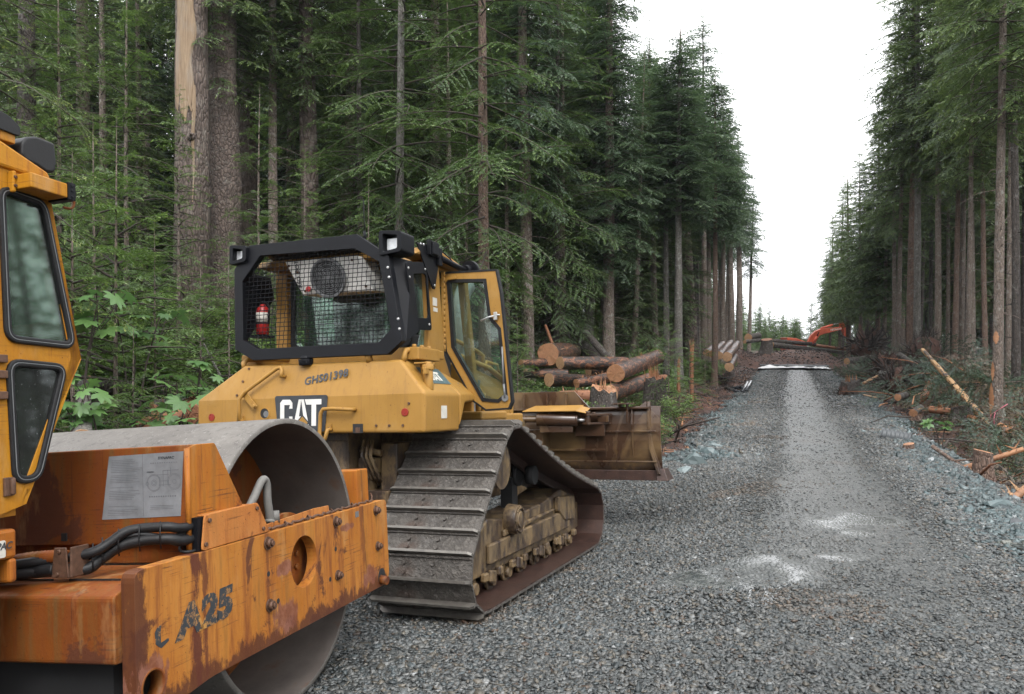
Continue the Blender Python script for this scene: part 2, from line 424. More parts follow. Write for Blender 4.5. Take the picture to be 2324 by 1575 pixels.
def soil():
    n = N('churned_forest_soil')
    a = n.noise(.9, 8, .7); b = n.noise(9, 7, .72)
    c = n.mix(n.ramp(b, .35, .65), (.028,.015,.012), (.080,.040,.029))
    c = n.mix(n.ramp(a, .46, .64, 0, .7), c, (.115,.045,.026))
    c = n.mix(n.ramp(n.voro(19, n.co((1,1,1))), .16, .06, 0, .5), c, (.20,.09,.04))
    g = n.attr('green', 2)
    gc = n.mix(n.ramp(b, .35, .65), (.018,.030,.010), (.052,.075,.022))
    c = n.mix(n.math('MULTIPLY', g, n.ramp(n.noise(1.6, 6, .7), .35, .5)), c, gc)
    return n.done(c, .8, n.bump(b, 1., .06))
def road_mat():
    n = N('wet_crushed_rock')
    v = n.noise(2.5, 5, .6)
    cell = n.voro(23, feat='F1', out=1); edge = n.voro(23, feat='DISTANCE_TO_EDGE'); fine = n.noise(75, 5, .7)
    g = n.sep(cell, 0)
    c = n.mix(n.ramp(g, 0, 1), (.046,.053,.054), (.125,.131,.127))
    lane = n.attr('lane', 2)
    c = n.mix(n.math('MULTIPLY', lane, .6), c, n.mix(n.ramp(fine, .35, .65), (.058,.058,.053), (.130,.127,.116)))
    c = n.mix(n.ramp(edge, .07, .0, 0, .7), c, (.018,.02,.02))
    c = n.mix(n.ramp(n.noise(.55, 5, .65), .58, .7, 0, .35), c, (.10,.062,.042))
    wet = n.attr('wet', 2)
    ro = n.mix(wet, (.40,.40,.40), (.11,.11,.11))
    h = n.math('ADD', n.ramp(edge, 0, .25), n.math('MULTIPLY', fine, .6))
    bn = n.nt.nodes.new('ShaderNodeBump'); n.nt.links.new(h, bn.inputs['Height']); bn.inputs['Distance'].default_value = .02
    n.nt.links.new(n.ramp(wet, 0, .8, .85, .11), bn.inputs['Strength'])
    return n.done(c, ro, bn.outputs[0])
def stone_mat(name='crushed_stone'):
    n = N(name)
    col = n.attr('col', 0); f = n.noise(40, 4, .6)
    c = n.mix(n.ramp(f, .3, .7, 0, .5), col, n.mix(.5, col, (.02,.024,.024)))
    return n.done(c, n.ramp(f, .3, .7, .30, .5), n.bump(f, .3, .004))

M = {}
M['yellow'] = paint_yellow(); M['dusty'] = paint_dusty(); M['blade'] = paint_blade()
M['track'] = steel_track(); M['inner'] = steel_inner()
M['roller'] = rust_paint('rusty_orange_plate_paint', (.40,.145,.014), (.27,.076,.007), .85, .5)
M['roller_dirty'] = rust_paint('grimy_orange_paint', (.24,.066,.006), (.12,.032,.005), .95, .8)
M['roller_cab'] = rust_paint('yellow_cab_paint', (.42,.195,.010), (.34,.135,.008), .12, .3)
M['plate'] = rust_paint('scratched_rusty_plate_paint', (.44,.182,.034), (.33,.110,.012), .85, .5, (.545,.40))
M['pale_orange'] = rust_paint('faded_orange_paint', (.42,.17,.045), (.33,.105,.022), .35, .3)
M['drum'] = drum_mat(); M['drum_in'] = drum_in()
M['black'] = plain('black_painted_steel', (.0055,.006,.008), .5, .0, .3, 5, .12, .16)
M['rubber'] = plain('black_rubber', (.010,.010,.011), .5, 0, .3, 12, .2, .3)
M['hose'] = plain('grey_hydraulic_hose', (.13,.125,.115), .6, 0, .25, 9, .2)
M['dark'] = plain('dark_interior', (.010,.010,.011), .7, 0, .3, 4, .1)
M['white'] = plain('dirty_white_paint', (.62,.61,.58), .5, 0, .12, 5, .05)
M['offwhite'] = plain('faded_sticker_white', (.52,.50,.45), .6, 0, .2, 14, .05)
M['red'] = plain('red_enamel', (.36,.018,.016), .35, 0, .2, 8, .05)
M['reflector'] = plain('dull_red_reflector', (.22,.018,.010), .3, 0, .2, 30, .1)
M['steel'] = plain('bright_steel', (.5,.5,.5), .3, .9, .15, 9, .08)
M['grouser'] = plain('worn_grouser_steel', (.125,.115,.102), .42, .35, .35, 14, .3)
M['bolt'] = plain('rusty_bolt_steel', (.10,.052,.032), .6, .3, .4, 40, .2)
M['lens'] = plain('headlamp_lens', (.62,.64,.66), .12, .3, .15, 30, .2)
M['charcoal'] = plain('charcoal_decal', (.030,.034,.040), .45, 0, .3, 18, .05)
M['bluegrey'] = plain('blue_grey_decal', (.045,.075,.085), .45, 0, .3, 18, .05)
M['decal'] = plain('silver_instruction_decal', (.215,.225,.24), .42, .1, .30, 7, .05)
M['decal_ink'] = plain('faded_decal_ink', (.12,.125,.135), .6, 0, .3, 20, 0)
M['glass'] = glass('tinted_cab_glass', (.34,.47,.37), .02, .06)
M['glass_doz'] = glass('clean_tinted_glass', (.62,.74,.67), .02, .05)
M['glass_dark'] = glass('dark_cab_glass', (.14,.17,.165), .03, .10)
M['exc'] = plain('orange_red_excavator_paint', (.50,.088,.038), .45, 0, .22, 3, .05)
M['grey'] = plain('grey_painted_metal', (.16,.165,.17), .45, .2, .25, 6, .1)
M['pipe'] = plain('black_plastic_pipe', (.022,.024,.028), .25, 0, .3, 4, .05)
M['culvert'] = plain('galvanised_culvert', (.065,.07,.074), .45, .3, .3, 7, .1)
M['fabric'] = plain('white_geotextile', (.58,.58,.58), .8, 0, .2, 3, .3)
M['soil'] = soil(); M['road'] = road_mat(); M['stone'] = stone_mat()
M['bark'] = bark('grey_brown_bark', (.115,.088,.072), (.23,.182,.148), .6, 1., (.34,.34,.31))
M['bark_red'] = bark('reddish_bark', (.11,.066,.050), (.20,.135,.10), .35)
M['bark_big'] = bark('coarse_plated_bark', (.060,.044,.037), (.150,.113,.094), .40, .6, (.25,.23,.20))
M['bark_dark'] = bark('dark_wet_bark', (.034,.027,.024), (.085,.068,.058), .35)
M['bark_pale'] = bark('lichen_pale_bark', (.10,.092,.08), (.19,.175,.155), .8)
M['twig'] = plain('dark_twig', (.042,.032,.026), .85, 0, .4, 9, .3)
M['barewood'] = barewood()
M['cut'] = cutwood('fresh_cut_wood', (.33,.185,.095), (.44,.27,.15))
M['cut_orange'] = cutwood('orange_cut_wood', (.25,.115,.055), (.35,.175,.085))
M['log'] = logbark(); M['peeled'] = peeled(); M['splinter'] = splinter()
M['fol'] = foliage('hemlock_foliage', (.058,.094,.028), (.106,.160,.044), (.19,.255,.065), .85, .42)
M['fol_blue'] = foliage('spruce_foliage', (.050,.090,.042), (.088,.142,.060), (.138,.20,.076), .8, .42)
M['fol_light'] = foliage('young_hemlock_foliage', (.062,.115,.024), (.108,.182,.038), (.20,.29,.065), .9, .42)
M['fol_bright'] = foliage('fresh_tipped_foliage', (.070,.115,.028), (.115,.175,.038), (.34,.40,.09), 1., .38)
M['leaf'] = foliage('broad_leaf', (.072,.155,.042), (.115,.22,.062), (.16,.29,.07), .8, .4)
M['under'] = foliage('undergrowth_leaf', (.070,.130,.026), (.125,.205,.042), (.21,.30,.065), .8, .34)
M['bough'] = foliage('cut_conifer_bough', (.040,.066,.042), (.066,.098,.052), (.085,.13,.07), .7)
M['brownfol'] = foliage('dry_brown_bough', (.085,.060,.034), (.12,.082,.044), (.14,.115,.045), .7)
# ================================================================== GROUND, ROAD, GRAVEL
def axis(parts):
    out=[]
    for a,b,s in parts: out += list(np.arange(a,b,s))
    return np.array(out+[parts[-1][1]])
def vnoise(x,y,seed=0):
    """cheap smooth value noise"""
    r=np.random.default_rng(seed).random((64,64))
    xi=np.floor(x).astype(int); yi=np.floor(y).astype(int); fx=x-xi; fy=y-yi
    fx=fx*fx*(3-2*fx); fy=fy*fy*(3-2*fy)
    g=lambda a,b: r[a%64,b%64]
    return (g(xi,yi)*(1-fx)+g(xi+1,yi)*fx)*(1-fy)+(g(xi,yi+1)*(1-fx)+g(xi+1,yi+1)*fx)*fy
def fbm(x,y,seed=0,o=4):
    t=0; a=.5
    for k in range(o): t=t+a*vnoise(x*2**k+17*k,y*2**k+5*k,seed+k); a*=.5
    return t-.47
def grid(name,xs,ys,zf,mats,attrs=None,smooth=True):
    X,Y=np.meshgrid(xs,ys); Z=zf(X,Y); V=np.stack([X,Y,Z],-1).reshape(-1,3)
    nx,ny=len(xs),len(ys); i=np.arange(ny-1)[:,None]*nx+np.arange(nx-1)[None,:]
    Q=np.stack([i,i+1,i+nx+1,i+nx],-1).reshape(-1,4)
    at={k:f(X,Y).ravel() for k,f in (attrs or {}).items()}
    return npmesh(name,V,Q,mats,smooth,at)
def inroad(x,y): return ((x>road_left(y)-.1)&(x<road_right(y)+.1)&(y<59.8)).astype(float)
def ground_z(x,y):
    z=gz(x,y); off=np.maximum(road_left(y)-x, x-road_right(y)); out=sst(0,.8,off)
    end=sst(59,61,y); out=np.maximum(out,end)
    z=z+out*(fbm(x*.55,y*.55,3)*.45+fbm(x*2.1,y*2.1,9)*.16)
    return z-.09*(1-sst(.0,.35,off))*(1-end)
xs=axis([(-420,-80,40),(-80,-40,4),(-40,-14,.8),(-14,14,.22),(14,40,.8),(40,80,4),(80,420,40)])
ys=axis([(-60,-8,6),(-8,2,.5),(2,34,.22),(34,64,.4),(64,120,1.),(120,200,8),(200,620,60)])
def green(x,y):
    dl=road_left(y)-x; dr=x-road_right(y)
    return np.maximum(sst(1.6,4.5,dl+fbm(x*.8,y*.8,21)*3), .38*sst(.8,2.6,dr+fbm(x*.9,y*.9,22)*2.5))*(1-.9*sst(58,64,y)*(np.abs(x-1)<6))
tag(link('ground', grid('ground',xs,ys,ground_z,[M['soil']],{'green':green})), kind='structure')
# road sheet
ys=axis([(-4,14,.10),(14,30,.2),(30,59.2,.35)]); U=np.concatenate([[-.04,-.015],np.linspace(0,1,90),[1.02,1.06]])
Yg=np.repeat(ys[:,None],len(U),1); Ug=np.repeat(U[None,:],len(ys),0)
Xl,Xr=road_left(Yg)-.05,road_right(Yg)+.05
Xg=Xl+(Xr-Xl)*Ug
Zg=road_z(np.clip(Xg,Xl,Xr),Yg)+fbm(Xg*1.6,Yg*1.6,31)*.035+fbm(Xg*9,Yg*9,32)*.018
Zg-=.035*np.exp(-((np.abs(Xg-.1)-.85)/.22)**2)*sst(8,14,Yg)
Zg-=np.where(Ug<0,-Ug*8,0)+np.where(Ug>1,(Ug-1)*6,0)
lane=np.exp(-((Xg-.15)/1.05)**4)*sst(4,9,Yg)*np.clip(.75+fbm(Xg*1.2,Yg*.5,33)*1.6,0,1)
def blob(cx,cy,rx,ry,rot=0.):
    c,s=math.cos(rot),math.sin(rot); dx=(Xg-cx)*c+(Yg-cy)*s; dy=-(Xg-cx)*s+(Yg-cy)*c
    return np.clip(1.25-np.sqrt((dx/rx)**2+(dy/ry)**2),0,1)
wet=np.zeros_like(Xg); tilt=np.zeros_like(Xg)
for dx,d,rx,ry in ((1685,6.4,.46,1.0),(1740,6.5,.30,.85),(1610,6.5,.40,.5),(1900,8.75,.30,.35),(1975,8.9,.35,.30),(1925,8.3,.3,.2),(1890,7.3,.35,.18)):
    cx,cy=at(dx,d); b_=blob(cx,cy,rx,ry,-YAW); tilt=np.where(b_>wet,(.085 if dx<1850 else .05)*(-(Xg-cx)*math.sin(YAW)+(Yg-cy)*math.cos(YAW)),tilt); wet=np.maximum(wet,b_)
wet=np.clip(wet*1.7,0,1)*sst(-.22,.10,fbm(Xg*3.5,Yg*3.5,35))
Zf=road_z(np.clip(Xg,Xl,Xr),Yg)+.012+tilt; Zg=Zg+(Zf-Zg)*np.clip(wet*1.4,0,.8)
V=np.stack([Xg,Yg,Zg],-1).reshape(-1,3); nx,ny=len(U),len(ys)
i=np.arange(ny-1)[:,None]*nx+np.arange(nx-1)[None,:]; Q=np.stack([i,i+1,i+nx+1,i+nx],-1).reshape(-1,4)
tag(link('gravel_road', npmesh('gravel_road',V,Q,[M['road']],True,{'lane':lane.ravel(),'wet':np.clip(wet+.0,0,1).ravel()})), kind='structure')

# crushed stone
CUBE=np.array([(-1,-1,-1),(1,-1,-1),(1,1,-1),(-1,1,-1),(-1,-1,1),(1,-1,1),(1,1,1),(-1,1,1)],float)
CQ=np.array([(0,3,2,1),(4,5,6,7),(0,1,5,4),(1,2,6,5),(2,3,7,6),(3,0,4,7)])
RK=CUBE[None]*(1+rng.uniform(-.62,.12,(24,8,1)))+rng.uniform(-.22,.22,(24,8,3))
RK*=np.array([1.15,.8,.45])
def randrot(n):
    q=rng.normal(size=(n,4)); q/=np.linalg.norm(q,axis=1)[:,None]; w,x,y,z=q.T
    return np.stack([1-2*(y*y+z*z),2*(x*y-z*w),2*(x*z+y*w),2*(x*y+z*w),1-2*(x*x+z*z),2*(y*z-x*w),2*(x*z-y*w),2*(y*z+x*w),1-2*(x*x+y*y)],1).reshape(n,3,3)
def flatrot(n,tilt=.35):
    a=rng.uniform(0,2*np.pi,n); t=rng.normal(0,tilt,n); b=rng.uniform(0,2*np.pi,n)
    c,s=np.cos(a),np.sin(a); O=np.zeros(n); I=np.ones(n)
    Rz=np.stack([c,-s,O,s,c,O,O,O,I],1).reshape(n,3,3)
    c,s=np.cos(t),np.sin(t); Rx=np.stack([I,O,O,O,c,-s,O,s,c],1).reshape(n,3,3)
    c,s=np.cos(b),np.sin(b); Rb=np.stack([c,-s,O,s,c,O,O,O,I],1).reshape(n,3,3)
    return Rb@Rx@Rz
PAL=np.array([(.075,.090,.095),(.11,.118,.118),(.15,.152,.145),(.15,.135,.11),(.20,.205,.20),(.040,.045,.047),(.30,.31,.31),(.115,.082,.06)])
PALE=np.array([(.060,.088,.092),(.080,.112,.116),(.10,.128,.130),(.095,.10,.095),(.15,.185,.188),(.034,.046,.05),(.32,.34,.345),(.08,.068,.05)])
def stones(name,x,y,z,size,pal,p,tilt=.5):
    n=len(x); r=flatrot(n,tilt); T=RK[rng.integers(0,24,n)]*size[:,None,None]
    V=np.einsum('nij,nkj->nki',r,T)+np.stack([x,y,z],1)[:,None,:]
    Q=(np.arange(n)[:,None,None]*8+CQ[None]).reshape(-1,4)
    c=pal[rng.choice(len(pal),n,p=p)]*rng.uniform(.42,.92,(n,1))
    C=np.repeat(np.concatenate([c,np.ones((n,1))],1)[:,None,:],8,1).reshape(-1,4)
    big=fbm(x*.45,y*.45,51); c=c*(1+np.clip(big*1.5,-.35,.5))[:,None]*np.where((fbm(x*.8,y*.8,52)>.22)[:,None],np.array([1.12,.93,.80]),1.)
    C=np.repeat(np.concatenate([c,np.ones((n,1))],1)[:,None,:],8,1).reshape(-1,4)
    return tag(link(name,npmesh(name,V.reshape(-1,3),Q,[M['stone']],False,{'col':C})),kind='stuff')
def visible(x,y,m=280):
    d=(x-CAM.x)*-math.sin(YAW)+y*math.cos(YAW); X=((x-CAM.x)*math.cos(YAW)+y*math.sin(YAW))
    px=512+FPX*X/np.maximum(d,.1); return (d>1.6)&(px>-m)&(px<1024+m)
PX=[.17,.25,.24,.14,.07,.09,.01,.03]
def scatter(n,y0,y1):
    y=rng.uniform(y0,y1,n); xl=road_left(y)-.15; xr=road_right(y)+.15
    x=xl+(xr-xl)*rng.random(n); k=visible(x,y); return x[k],y[k]
def lanef(x,y): return np.exp(-((x-.15)/1.05)**4)*sst(4,9,y)
gs=[]
for n,y0,y1,s0,s1 in ((115000,1.0,8.5,.008,.021),(88000,8.5,15,.010,.024),(34000,15,26,.016,.034),(26000,26,60,.022,.05)):
    x,y=scatter(n,y0,y1); ln=lanef(x,y); k=rng.random(len(x))>ln*(.72+.2*sst(7,12,y)); x,y,ln=x[k],y[k],ln[k]
    s=rng.uniform(s0,s1,len(x))*(1-.45*ln)*np.where(rng.random(len(x))<.06,1.5,1.); gs.append((x,y,s))
x=np.concatenate([g[0] for g in gs]); y=np.concatenate([g[1] for g in gs]); s=np.concatenate([g[2] for g in gs])
# thin the stones out where water stands
keep=np.ones(len(x),bool)
for dx,d,rx,ry in ((1690,6.5,.36,.80),(1740,6.5,.26,.70),(1900,8.75,.30,.35),(1975,8.9,.35,.30)):
    cx,cy=at(dx,d); c,s_=math.cos(YAW),math.sin(YAW); ex=((x-cx)*c+(y-cy)*s_)/rx; ey=(-(x-cx)*s_+(y-cy)*c)/ry
    keep&=(ex**2+ey**2>1.1)|(rng.random(len(x))<.9)
x,y,s=x[keep],y[keep],s[keep]
stones('gravel',x,y,road_z(x,y)+fbm(x*1.6,y*1.6,31)*.035+s*.18,s,PAL,PX,.35)
# coarse blue-green rock along both shoulders
ex=[];ey=[];es=[]
for side,n,y0,y1 in ((1,27000,1.5,20),(1,12000,20,59.5),(-1,9000,10.2,30),(-1,6000,30,59.5)):
    y=y0+(y1-y0)*rng.random(n); o=rng.normal(.04,.26,n)
    x=np.where(side>0,road_right(y)+o,road_left(y)-o); k=visible(x,y); ex.append(x[k]);ey.append(y[k]); es.append(rng.uniform(.013,.036,k.sum())*np.where(rng.random(k.sum())<.05,1.9,1.))
# spill of coarse rock round the corner behind the blade
y=rng.uniform(9.8,15,7000); x=road_left(y)+rng.normal(0,.32,7000); ex.append(x);ey.append(y);es.append(rng.uniform(.018,.06,7000))
x,y,s=map(np.concatenate,(ex,ey,es))
off=np.maximum(road_left(y)-x,x-road_right(y))
z=np.where(off<0,road_z(x,y),np.maximum(gz(x,y)-.02,road_z(np.clip(x,road_left(y),road_right(y)),y)-off*.55))
stones('shoulder_rock',x,y,z+s*.25,s,PALE,[.20,.24,.20,.10,.12,.10,.02,.02],.6)
# a few big angular boulders at the landing corner and the right shoulder
bcount=0
for dx,d,sz,lab in ((1578,13.2,.26,'large pale blue angular boulder at the landing corner behind the blade'),(1600,14.2,.22,'second angular boulder behind the largest one at the landing corner'),(1556,12.6,.16,'small split boulder in front of the largest one by the dozer blade'),(1622,15.3,.17,'flat blue grey boulder on the left road shoulder past the landing corner'),
                  (2262,9.6,.20,'flat grey slab of rock on the right road shoulder below the cut stump'),(2292,9.4,.16,'small dark rock beside the flat slab on the right road shoulder')):
    bm=bmesh.new(); bmesh.ops.create_icosphere(bm,subdivisions=2,radius=1)
    rr=random.Random(bcount)
    pl=[(Vector((rr.gauss(0,1),rr.gauss(0,1),rr.gauss(0,1))).normalized(),rr.uniform(.45,.8)) for _ in range(11)]
    for v in bm.verts:
        for nn,dd in pl:
            t=v.co.dot(nn)-dd
            if t>0: v.co-=nn*t
        v.co.x*=1.25; v.co.z*=.7
    me=bpy.data.meshes.new('boulder'); bm.to_mesh(me); bm.free(); me.materials.append(M['stone'])
    c=PALE[[2,1,4,2,1,5][bcount]]; a=me.attributes.new('col','FLOAT_COLOR','POINT'); a.data.foreach_set('color',np.tile(np.array([*c,1],np.float32),len(me.vertices)))
    o=link('boulder',me); xx,yy=at(dx,d); o.location=(xx,yy,float(ground_z(np.array(xx),np.array(yy)))+sz*.35); o.scale=(sz,)*3; o.rotation_euler=(rr.uniform(-.3,.3),rr.uniform(-.3,.3),rr.uniform(0,6))
    tag(o,lab,'boulder','boulders on the road shoulder'); bcount+=1
# churned soil clods and wood chips on the bare ground
n=14000; y=rng.uniform(10,75,n); sd=rng.random(n)<.5
x=np.where(sd,road_left(y)-np.abs(rng.normal(.3,1.6,n))-.3,road_right(y)+.5+np.abs(rng.normal(0,2.2,n)))
kk=y>61; x=np.where(kk,rng.uniform(-5,6,n),x)
k=visible(x,y); x,y=x[k],y[k]; n=len(x)
CH=np.array([(.034,.020,.016),(.05,.028,.021),(.075,.036,.023),(.16,.07,.032),(.27,.13,.06),(.02,.014,.012)])
stones('soil_clods',x,y,ground_z(x,y)+.01,rng.uniform(.015,.05,n)*np.where(y>35,1.7,1.),CH,[.25,.27,.17,.10,.05,.16],1.0)
# ================================================================== TREES AND PLANTS
def kite_faces(n): return (np.arange(n)[:,None]*4+np.array([0,1,2,3])[None])
class Fol:
    """collects leaf kites: base, direction, side, length, width, tip value"""
    def __init__(s): s.V=[]; s.t=[]; s.h=[]
    def kites(s,P,D,S,l,w,tip,hue):
        l=np.asarray(l)[:,None]; w=np.asarray(w)[:,None]
        V=np.stack([P,P+D*l*.45+S*w*.5,P+D*l,P+D*l*.45-S*w*.5],1); s.V.append(V); s.t.append(np.repeat(tip,4)); s.h.append(np.repeat(hue,4))
def norm(a): return a/np.maximum(np.linalg.norm(a,axis=-1,keepdims=True),1e-9)
def spray(L,seed,kl,kw,step=.085,wid=.40,droop=.22,lift=.12,lacy=1.):
    """one flat drooping conifer bough along +x; returns kites (n,4,3), tip, hue and the stick polyline"""
    g=np.random.default_rng(seed)
    def axisp(t): return np.stack([L*t*(1-.06*t), .04*L*np.sin(3*t+seed), lift*L*t-droop*L*t**2.2],-1)
    P=[];D=[];S=[];LL=[];T=[]
    ts=np.arange(.10,1.0,step/L)
    for i,t in enumerate(ts):
        sd=1 if i%2 else -1
        if g.random()<.20*lacy: continue
        tl=L*wid*min(1,.25+t*2.2)*(1-t)**.62*g.uniform(.4,1.3)+kl*.8
        a=np.radians(g.uniform(32,76))*sd; p0=axisp(np.array(t)); tg=norm(axisp(np.array(min(t+.02,1)))-p0)
        d=np.array([math.cos(a)*tg[0],math.sin(a),tg[2]*math.cos(a)])
        m=max(2,int(tl/(kl*.42))); dr=g.uniform(.05,.34)
        for j in range(m):
            u=(j+.3)/m; q=p0+d*tl*u+np.array([0,0,-dr*tl*u*u]); dd=norm(d+np.array([0,0,-2*dr*u]))
            for k in (-1,1):
                b=k*np.radians(g.uniform(28,58)); ca,sa=math.cos(b),math.sin(b)
                kd=np.array([dd[0]*ca-dd[1]*sa,dd[0]*sa+dd[1]*ca,dd[2]+g.normal(0,.16)])
                P.append(q+g.normal(0,.006,3)); D.append(kd); LL.append(kl*g.uniform(.65,1.25)*(1-.25*u)); T.append(.25+.55*u*(.4+.6*t)+g.uniform(0,.12))
        q=p0+d*tl+np.array([0,0,-dr*tl]); P.append(q-d*kl*.4); D.append(norm(d+np.array([0,0,-2*dr]))); LL.append(kl*1.25); T.append(.85+g.uniform(0,.15))
    P=np.array(P);D=norm(np.array(D)); n=len(P)
    up=np.tile([0,0,1.],(n,1))+g.normal(0,.32,(n,3)); S=norm(np.cross(D,up)); LL=np.array(LL)
    w=np.full(n,kw)*g.uniform(.7,1.3,n)
    l=LL[:,None]; ww=w[:,None]
    V=np.stack([P,P+D*l*.45+S*ww*.5,P+D*l,P+D*l*.45-S*ww*.5],1)
    stick=axisp(np.linspace(0,.96,6))
    return V,np.array(T),stick
SPR={}
def sprays(kl):
    if kl not in SPR:
        SPR[kl]={}
        for L in (.5,1.0,1.7,2.6,3.6):
            kk=max(kl,L*.018) if kl<.2 else kl
            st=max(.075,kl*.70) if L>.6 else kl*.6
            SPR[kl][L]=[spray(L,s*7+int(L*10),kk,kk*.30,st) for s in range(3)]
    return SPR[kl]
def tree_meshes(name,H,c0,Rm,kl,seed,mats,dia=.4,per=5,dz=.42,pitch=(-18,22),shape=.85,dead=14,lean=.0,jit=.35,topthin=1.,gap=.1,trunkmat='bark',flare=1.35,minr=.25):
    """returns (trunk mesh, crown mesh)"""
    g=np.random.default_rng(seed); S=sprays(kl)
    bend=g.normal(0,.012,2)*H*.35; ph=g.uniform(0,6)
    def ax(z):
        t=np.asarray(z)/H; return np.stack([bend[0]*np.sin(2.2*t+ph)-bend[0]*math.sin(ph)+lean*H*t, bend[1]*np.sin(2.7*t+ph)-bend[1]*math.sin(ph), np.asarray(z,float)],-1)
    # trunk
    m=MB(); nz=26; secs=[]; ns=12
    zz=np.concatenate([[-.6,0,.25,.6,1.2],np.linspace(2,H,nz-5)])
    for z in zz:
        t=max(0,z)/H; r=dia/2*((1-t)**.72*.96+.02)*(1+(flare-1)*math.exp(-max(z,0)/.45))
        c=ax(z); secs.append([c+np.array([math.cos(a),math.sin(a),0])*r*(1+.10*math.sin(3*a+z*.6+seed)+g.normal(0,.025)) for a in np.arange(ns)*2*math.pi/ns])
    m.loft(secs,0,True,True)
    for k in range(dead):
        z=g.uniform(min(1.2,c0*.3),max(c0*1.15,2.)); a=g.uniform(0,6.28); L=g.uniform(.15,1.3)*(.5+Rm*.25); c=ax(z); r=dia/2*(1-z/H)
        d=np.array([math.cos(a),math.sin(a),g.uniform(-.35,.15)]); q=c+d*(r*.7)
        m.tube([q,q+d*L*.5+np.array([0,0,g.normal(0,.05)]),q+d*L+np.array([g.normal(0,.08),g.normal(0,.08),-.14*L])],[.016,.010,.004],4,0,False)
    tm=bpy.data.meshes.new(name+'_trunk'); tm.from_pydata(m.v,[],m.f); tm.polygons.foreach_set('use_smooth',m.sm); tm.materials.append(M[trunkmat]); tm.update()
    # crown
    KV=[];KT=[];KH=[]; st=MB()
    z=c0
    while z<H-.15:
        t=(z-c0)/(H-c0)
        R0=Rm*((1-t)**shape)*min(1,.55+t*4)+minr*(1-t)
        nb=max(2,int(per*(1 if t<.9 else .6)))
        a0=g.uniform(0,6.28)
        for b in range(nb):
            if g.random()<gap: continue
            L=R0*g.uniform(1-jit,1+jit*.55)
            if L<.18: L=.18
            a=a0+2*math.pi*b/nb+g.normal(0,.35); pi_=np.radians(pitch[0]+(pitch[1]-pitch[0])*t+g.normal(0,12))
            key=min(S,key=lambda k:abs(k-L)); V,T,sk=S[key][g.integers(0,3)]
            s=L/key; ca,sa=math.cos(a),math.sin(a); cp,sp=math.cos(pi_),math.sin(pi_); ro=g.normal(0,.22); cr,sr=math.cos(ro),math.sin(ro)
            Rx=np.array([[1,0,0],[0,cr,-sr],[0,sr,cr]]); Ry=np.array([[cp,0,-sp],[0,1,0],[sp,0,cp]]); Rz=np.array([[ca,-sa,0],[sa,ca,0],[0,0,1]])
            A=Rz@Ry@Rx; c=ax(z+g.normal(0,dz*.35)); r=dia/2*(1-z/H)*.6
            o=c+np.array([ca,sa,0])*r
            KV.append((V*s)@A.T+o); hue=np.clip(.35+g.normal(0,.22)+.25*t,0,1); KT.append(np.clip(T*(.82+.3*g.random()),0,1)); KH.append(np.full(len(T),hue))
            if L>.5:
                q=(sk*s)@A.T+o; rr=.010+.007*L; st.tube(q[::2] if L<1.2 else q,np.linspace(rr,.004,len(q[::2] if L<1.2 else q)),4,0,False)
        z+=dz*(.7+.6*g.random())*(1 if t<.85 else .7)
    V=np.concatenate(KV).reshape(-1,3); T=np.repeat(np.concatenate(KT),4); Hh=np.repeat(np.concatenate(KH),4)
    nk=len(V)//4; sv=np.array(st.v) if st.v else np.zeros((0,3))
    Q=kite_faces(nk)
    if len(sv):
        sq=np.array(st.f)+len(V); Q=np.concatenate([Q,sq]); V=np.concatenate([V,sv]); T=np.concatenate([T,np.zeros(len(sv))]); Hh=np.concatenate([Hh,np.zeros(len(sv))])
    mi=np.concatenate([np.zeros(nk),np.ones(len(Q)-nk)])
    cm=npmesh(name+'_crown',V,Q,[M[mats],M['twig']],False,{'tip':T,'hue':Hh},mi)
    return tm,cm
PROTO={}
def proto(key,n,**k):
    PROTO[key]=[(tree_meshes(key,seed=100*len(PROTO)+i*13+1,**k),k['H'],k.get('dia',.4)) for i in range(n)]
proto('full',2,H=18,c0=.9,Rm=2.0,kl=.075,mats='fol',per=6,dz=.32,shape=.75,dia=.36,dead=6)
proto('mid',3,H=23,c0=4.0,Rm=2.3,kl=.09,mats='fol',per=8,dz=.32,shape=.52,dia=.40,dead=16,pitch=(-22,20))
proto('midblue',2,H=24,c0=5.5,Rm=2.15,kl=.10,mats='fol_blue',per=8,dz=.31,shape=.55,dia=.42,dead=16,pitch=(-24,16),gap=.08)
proto('edge',3,H=21,c0=10.5,Rm=2.35,kl=.14,mats='fol_blue',per=8,dz=.36,shape=.62,dia=.40,dead=16,pitch=(-24,20),gap=.06)
proto('bare',3,H=23,c0=8.6,Rm=2.1,kl=.12,mats='fol',per=6,dz=.38,shape=.62,dia=.34,dead=26,pitch=(-20,18),gap=.08,trunkmat='bark')
proto('barefar',2,H=22,c0=5.0,Rm=2.7,kl=.17,mats='fol',per=8,dz=.4,shape=.68,dia=.36,dead=14,pitch=(-20,18),trunkmat='bark')
proto('spire',2,H=11,c0=.4,Rm=2.2,kl=.22,mats='fol_light',per=8,dz=.30,shape=.9,dia=.22,dead=0,pitch=(-14,25))
proto('sapling',3,H=3.6,c0=.25,Rm=1.05,kl=.04,mats='fol_light',per=4,dz=.20,shape=.8,dia=.05,dead=2,pitch=(-8,30),gap=.08,minr=.2)
proto('youngtree',2,H=8.5,c0=.5,Rm=1.8,kl=.05,mats='fol_light',per=5,dz=.30,shape=.8,dia=.13,dead=3,pitch=(-12,26),gap=.08)
proto('bright',1,H=13,c0=1.2,Rm=2.5,kl=.042,mats='fol_bright',per=4,dz=.40,shape=.55,dia=.32,dead=8,pitch=(-24,10),gap=.05,trunkmat='bark_dark')
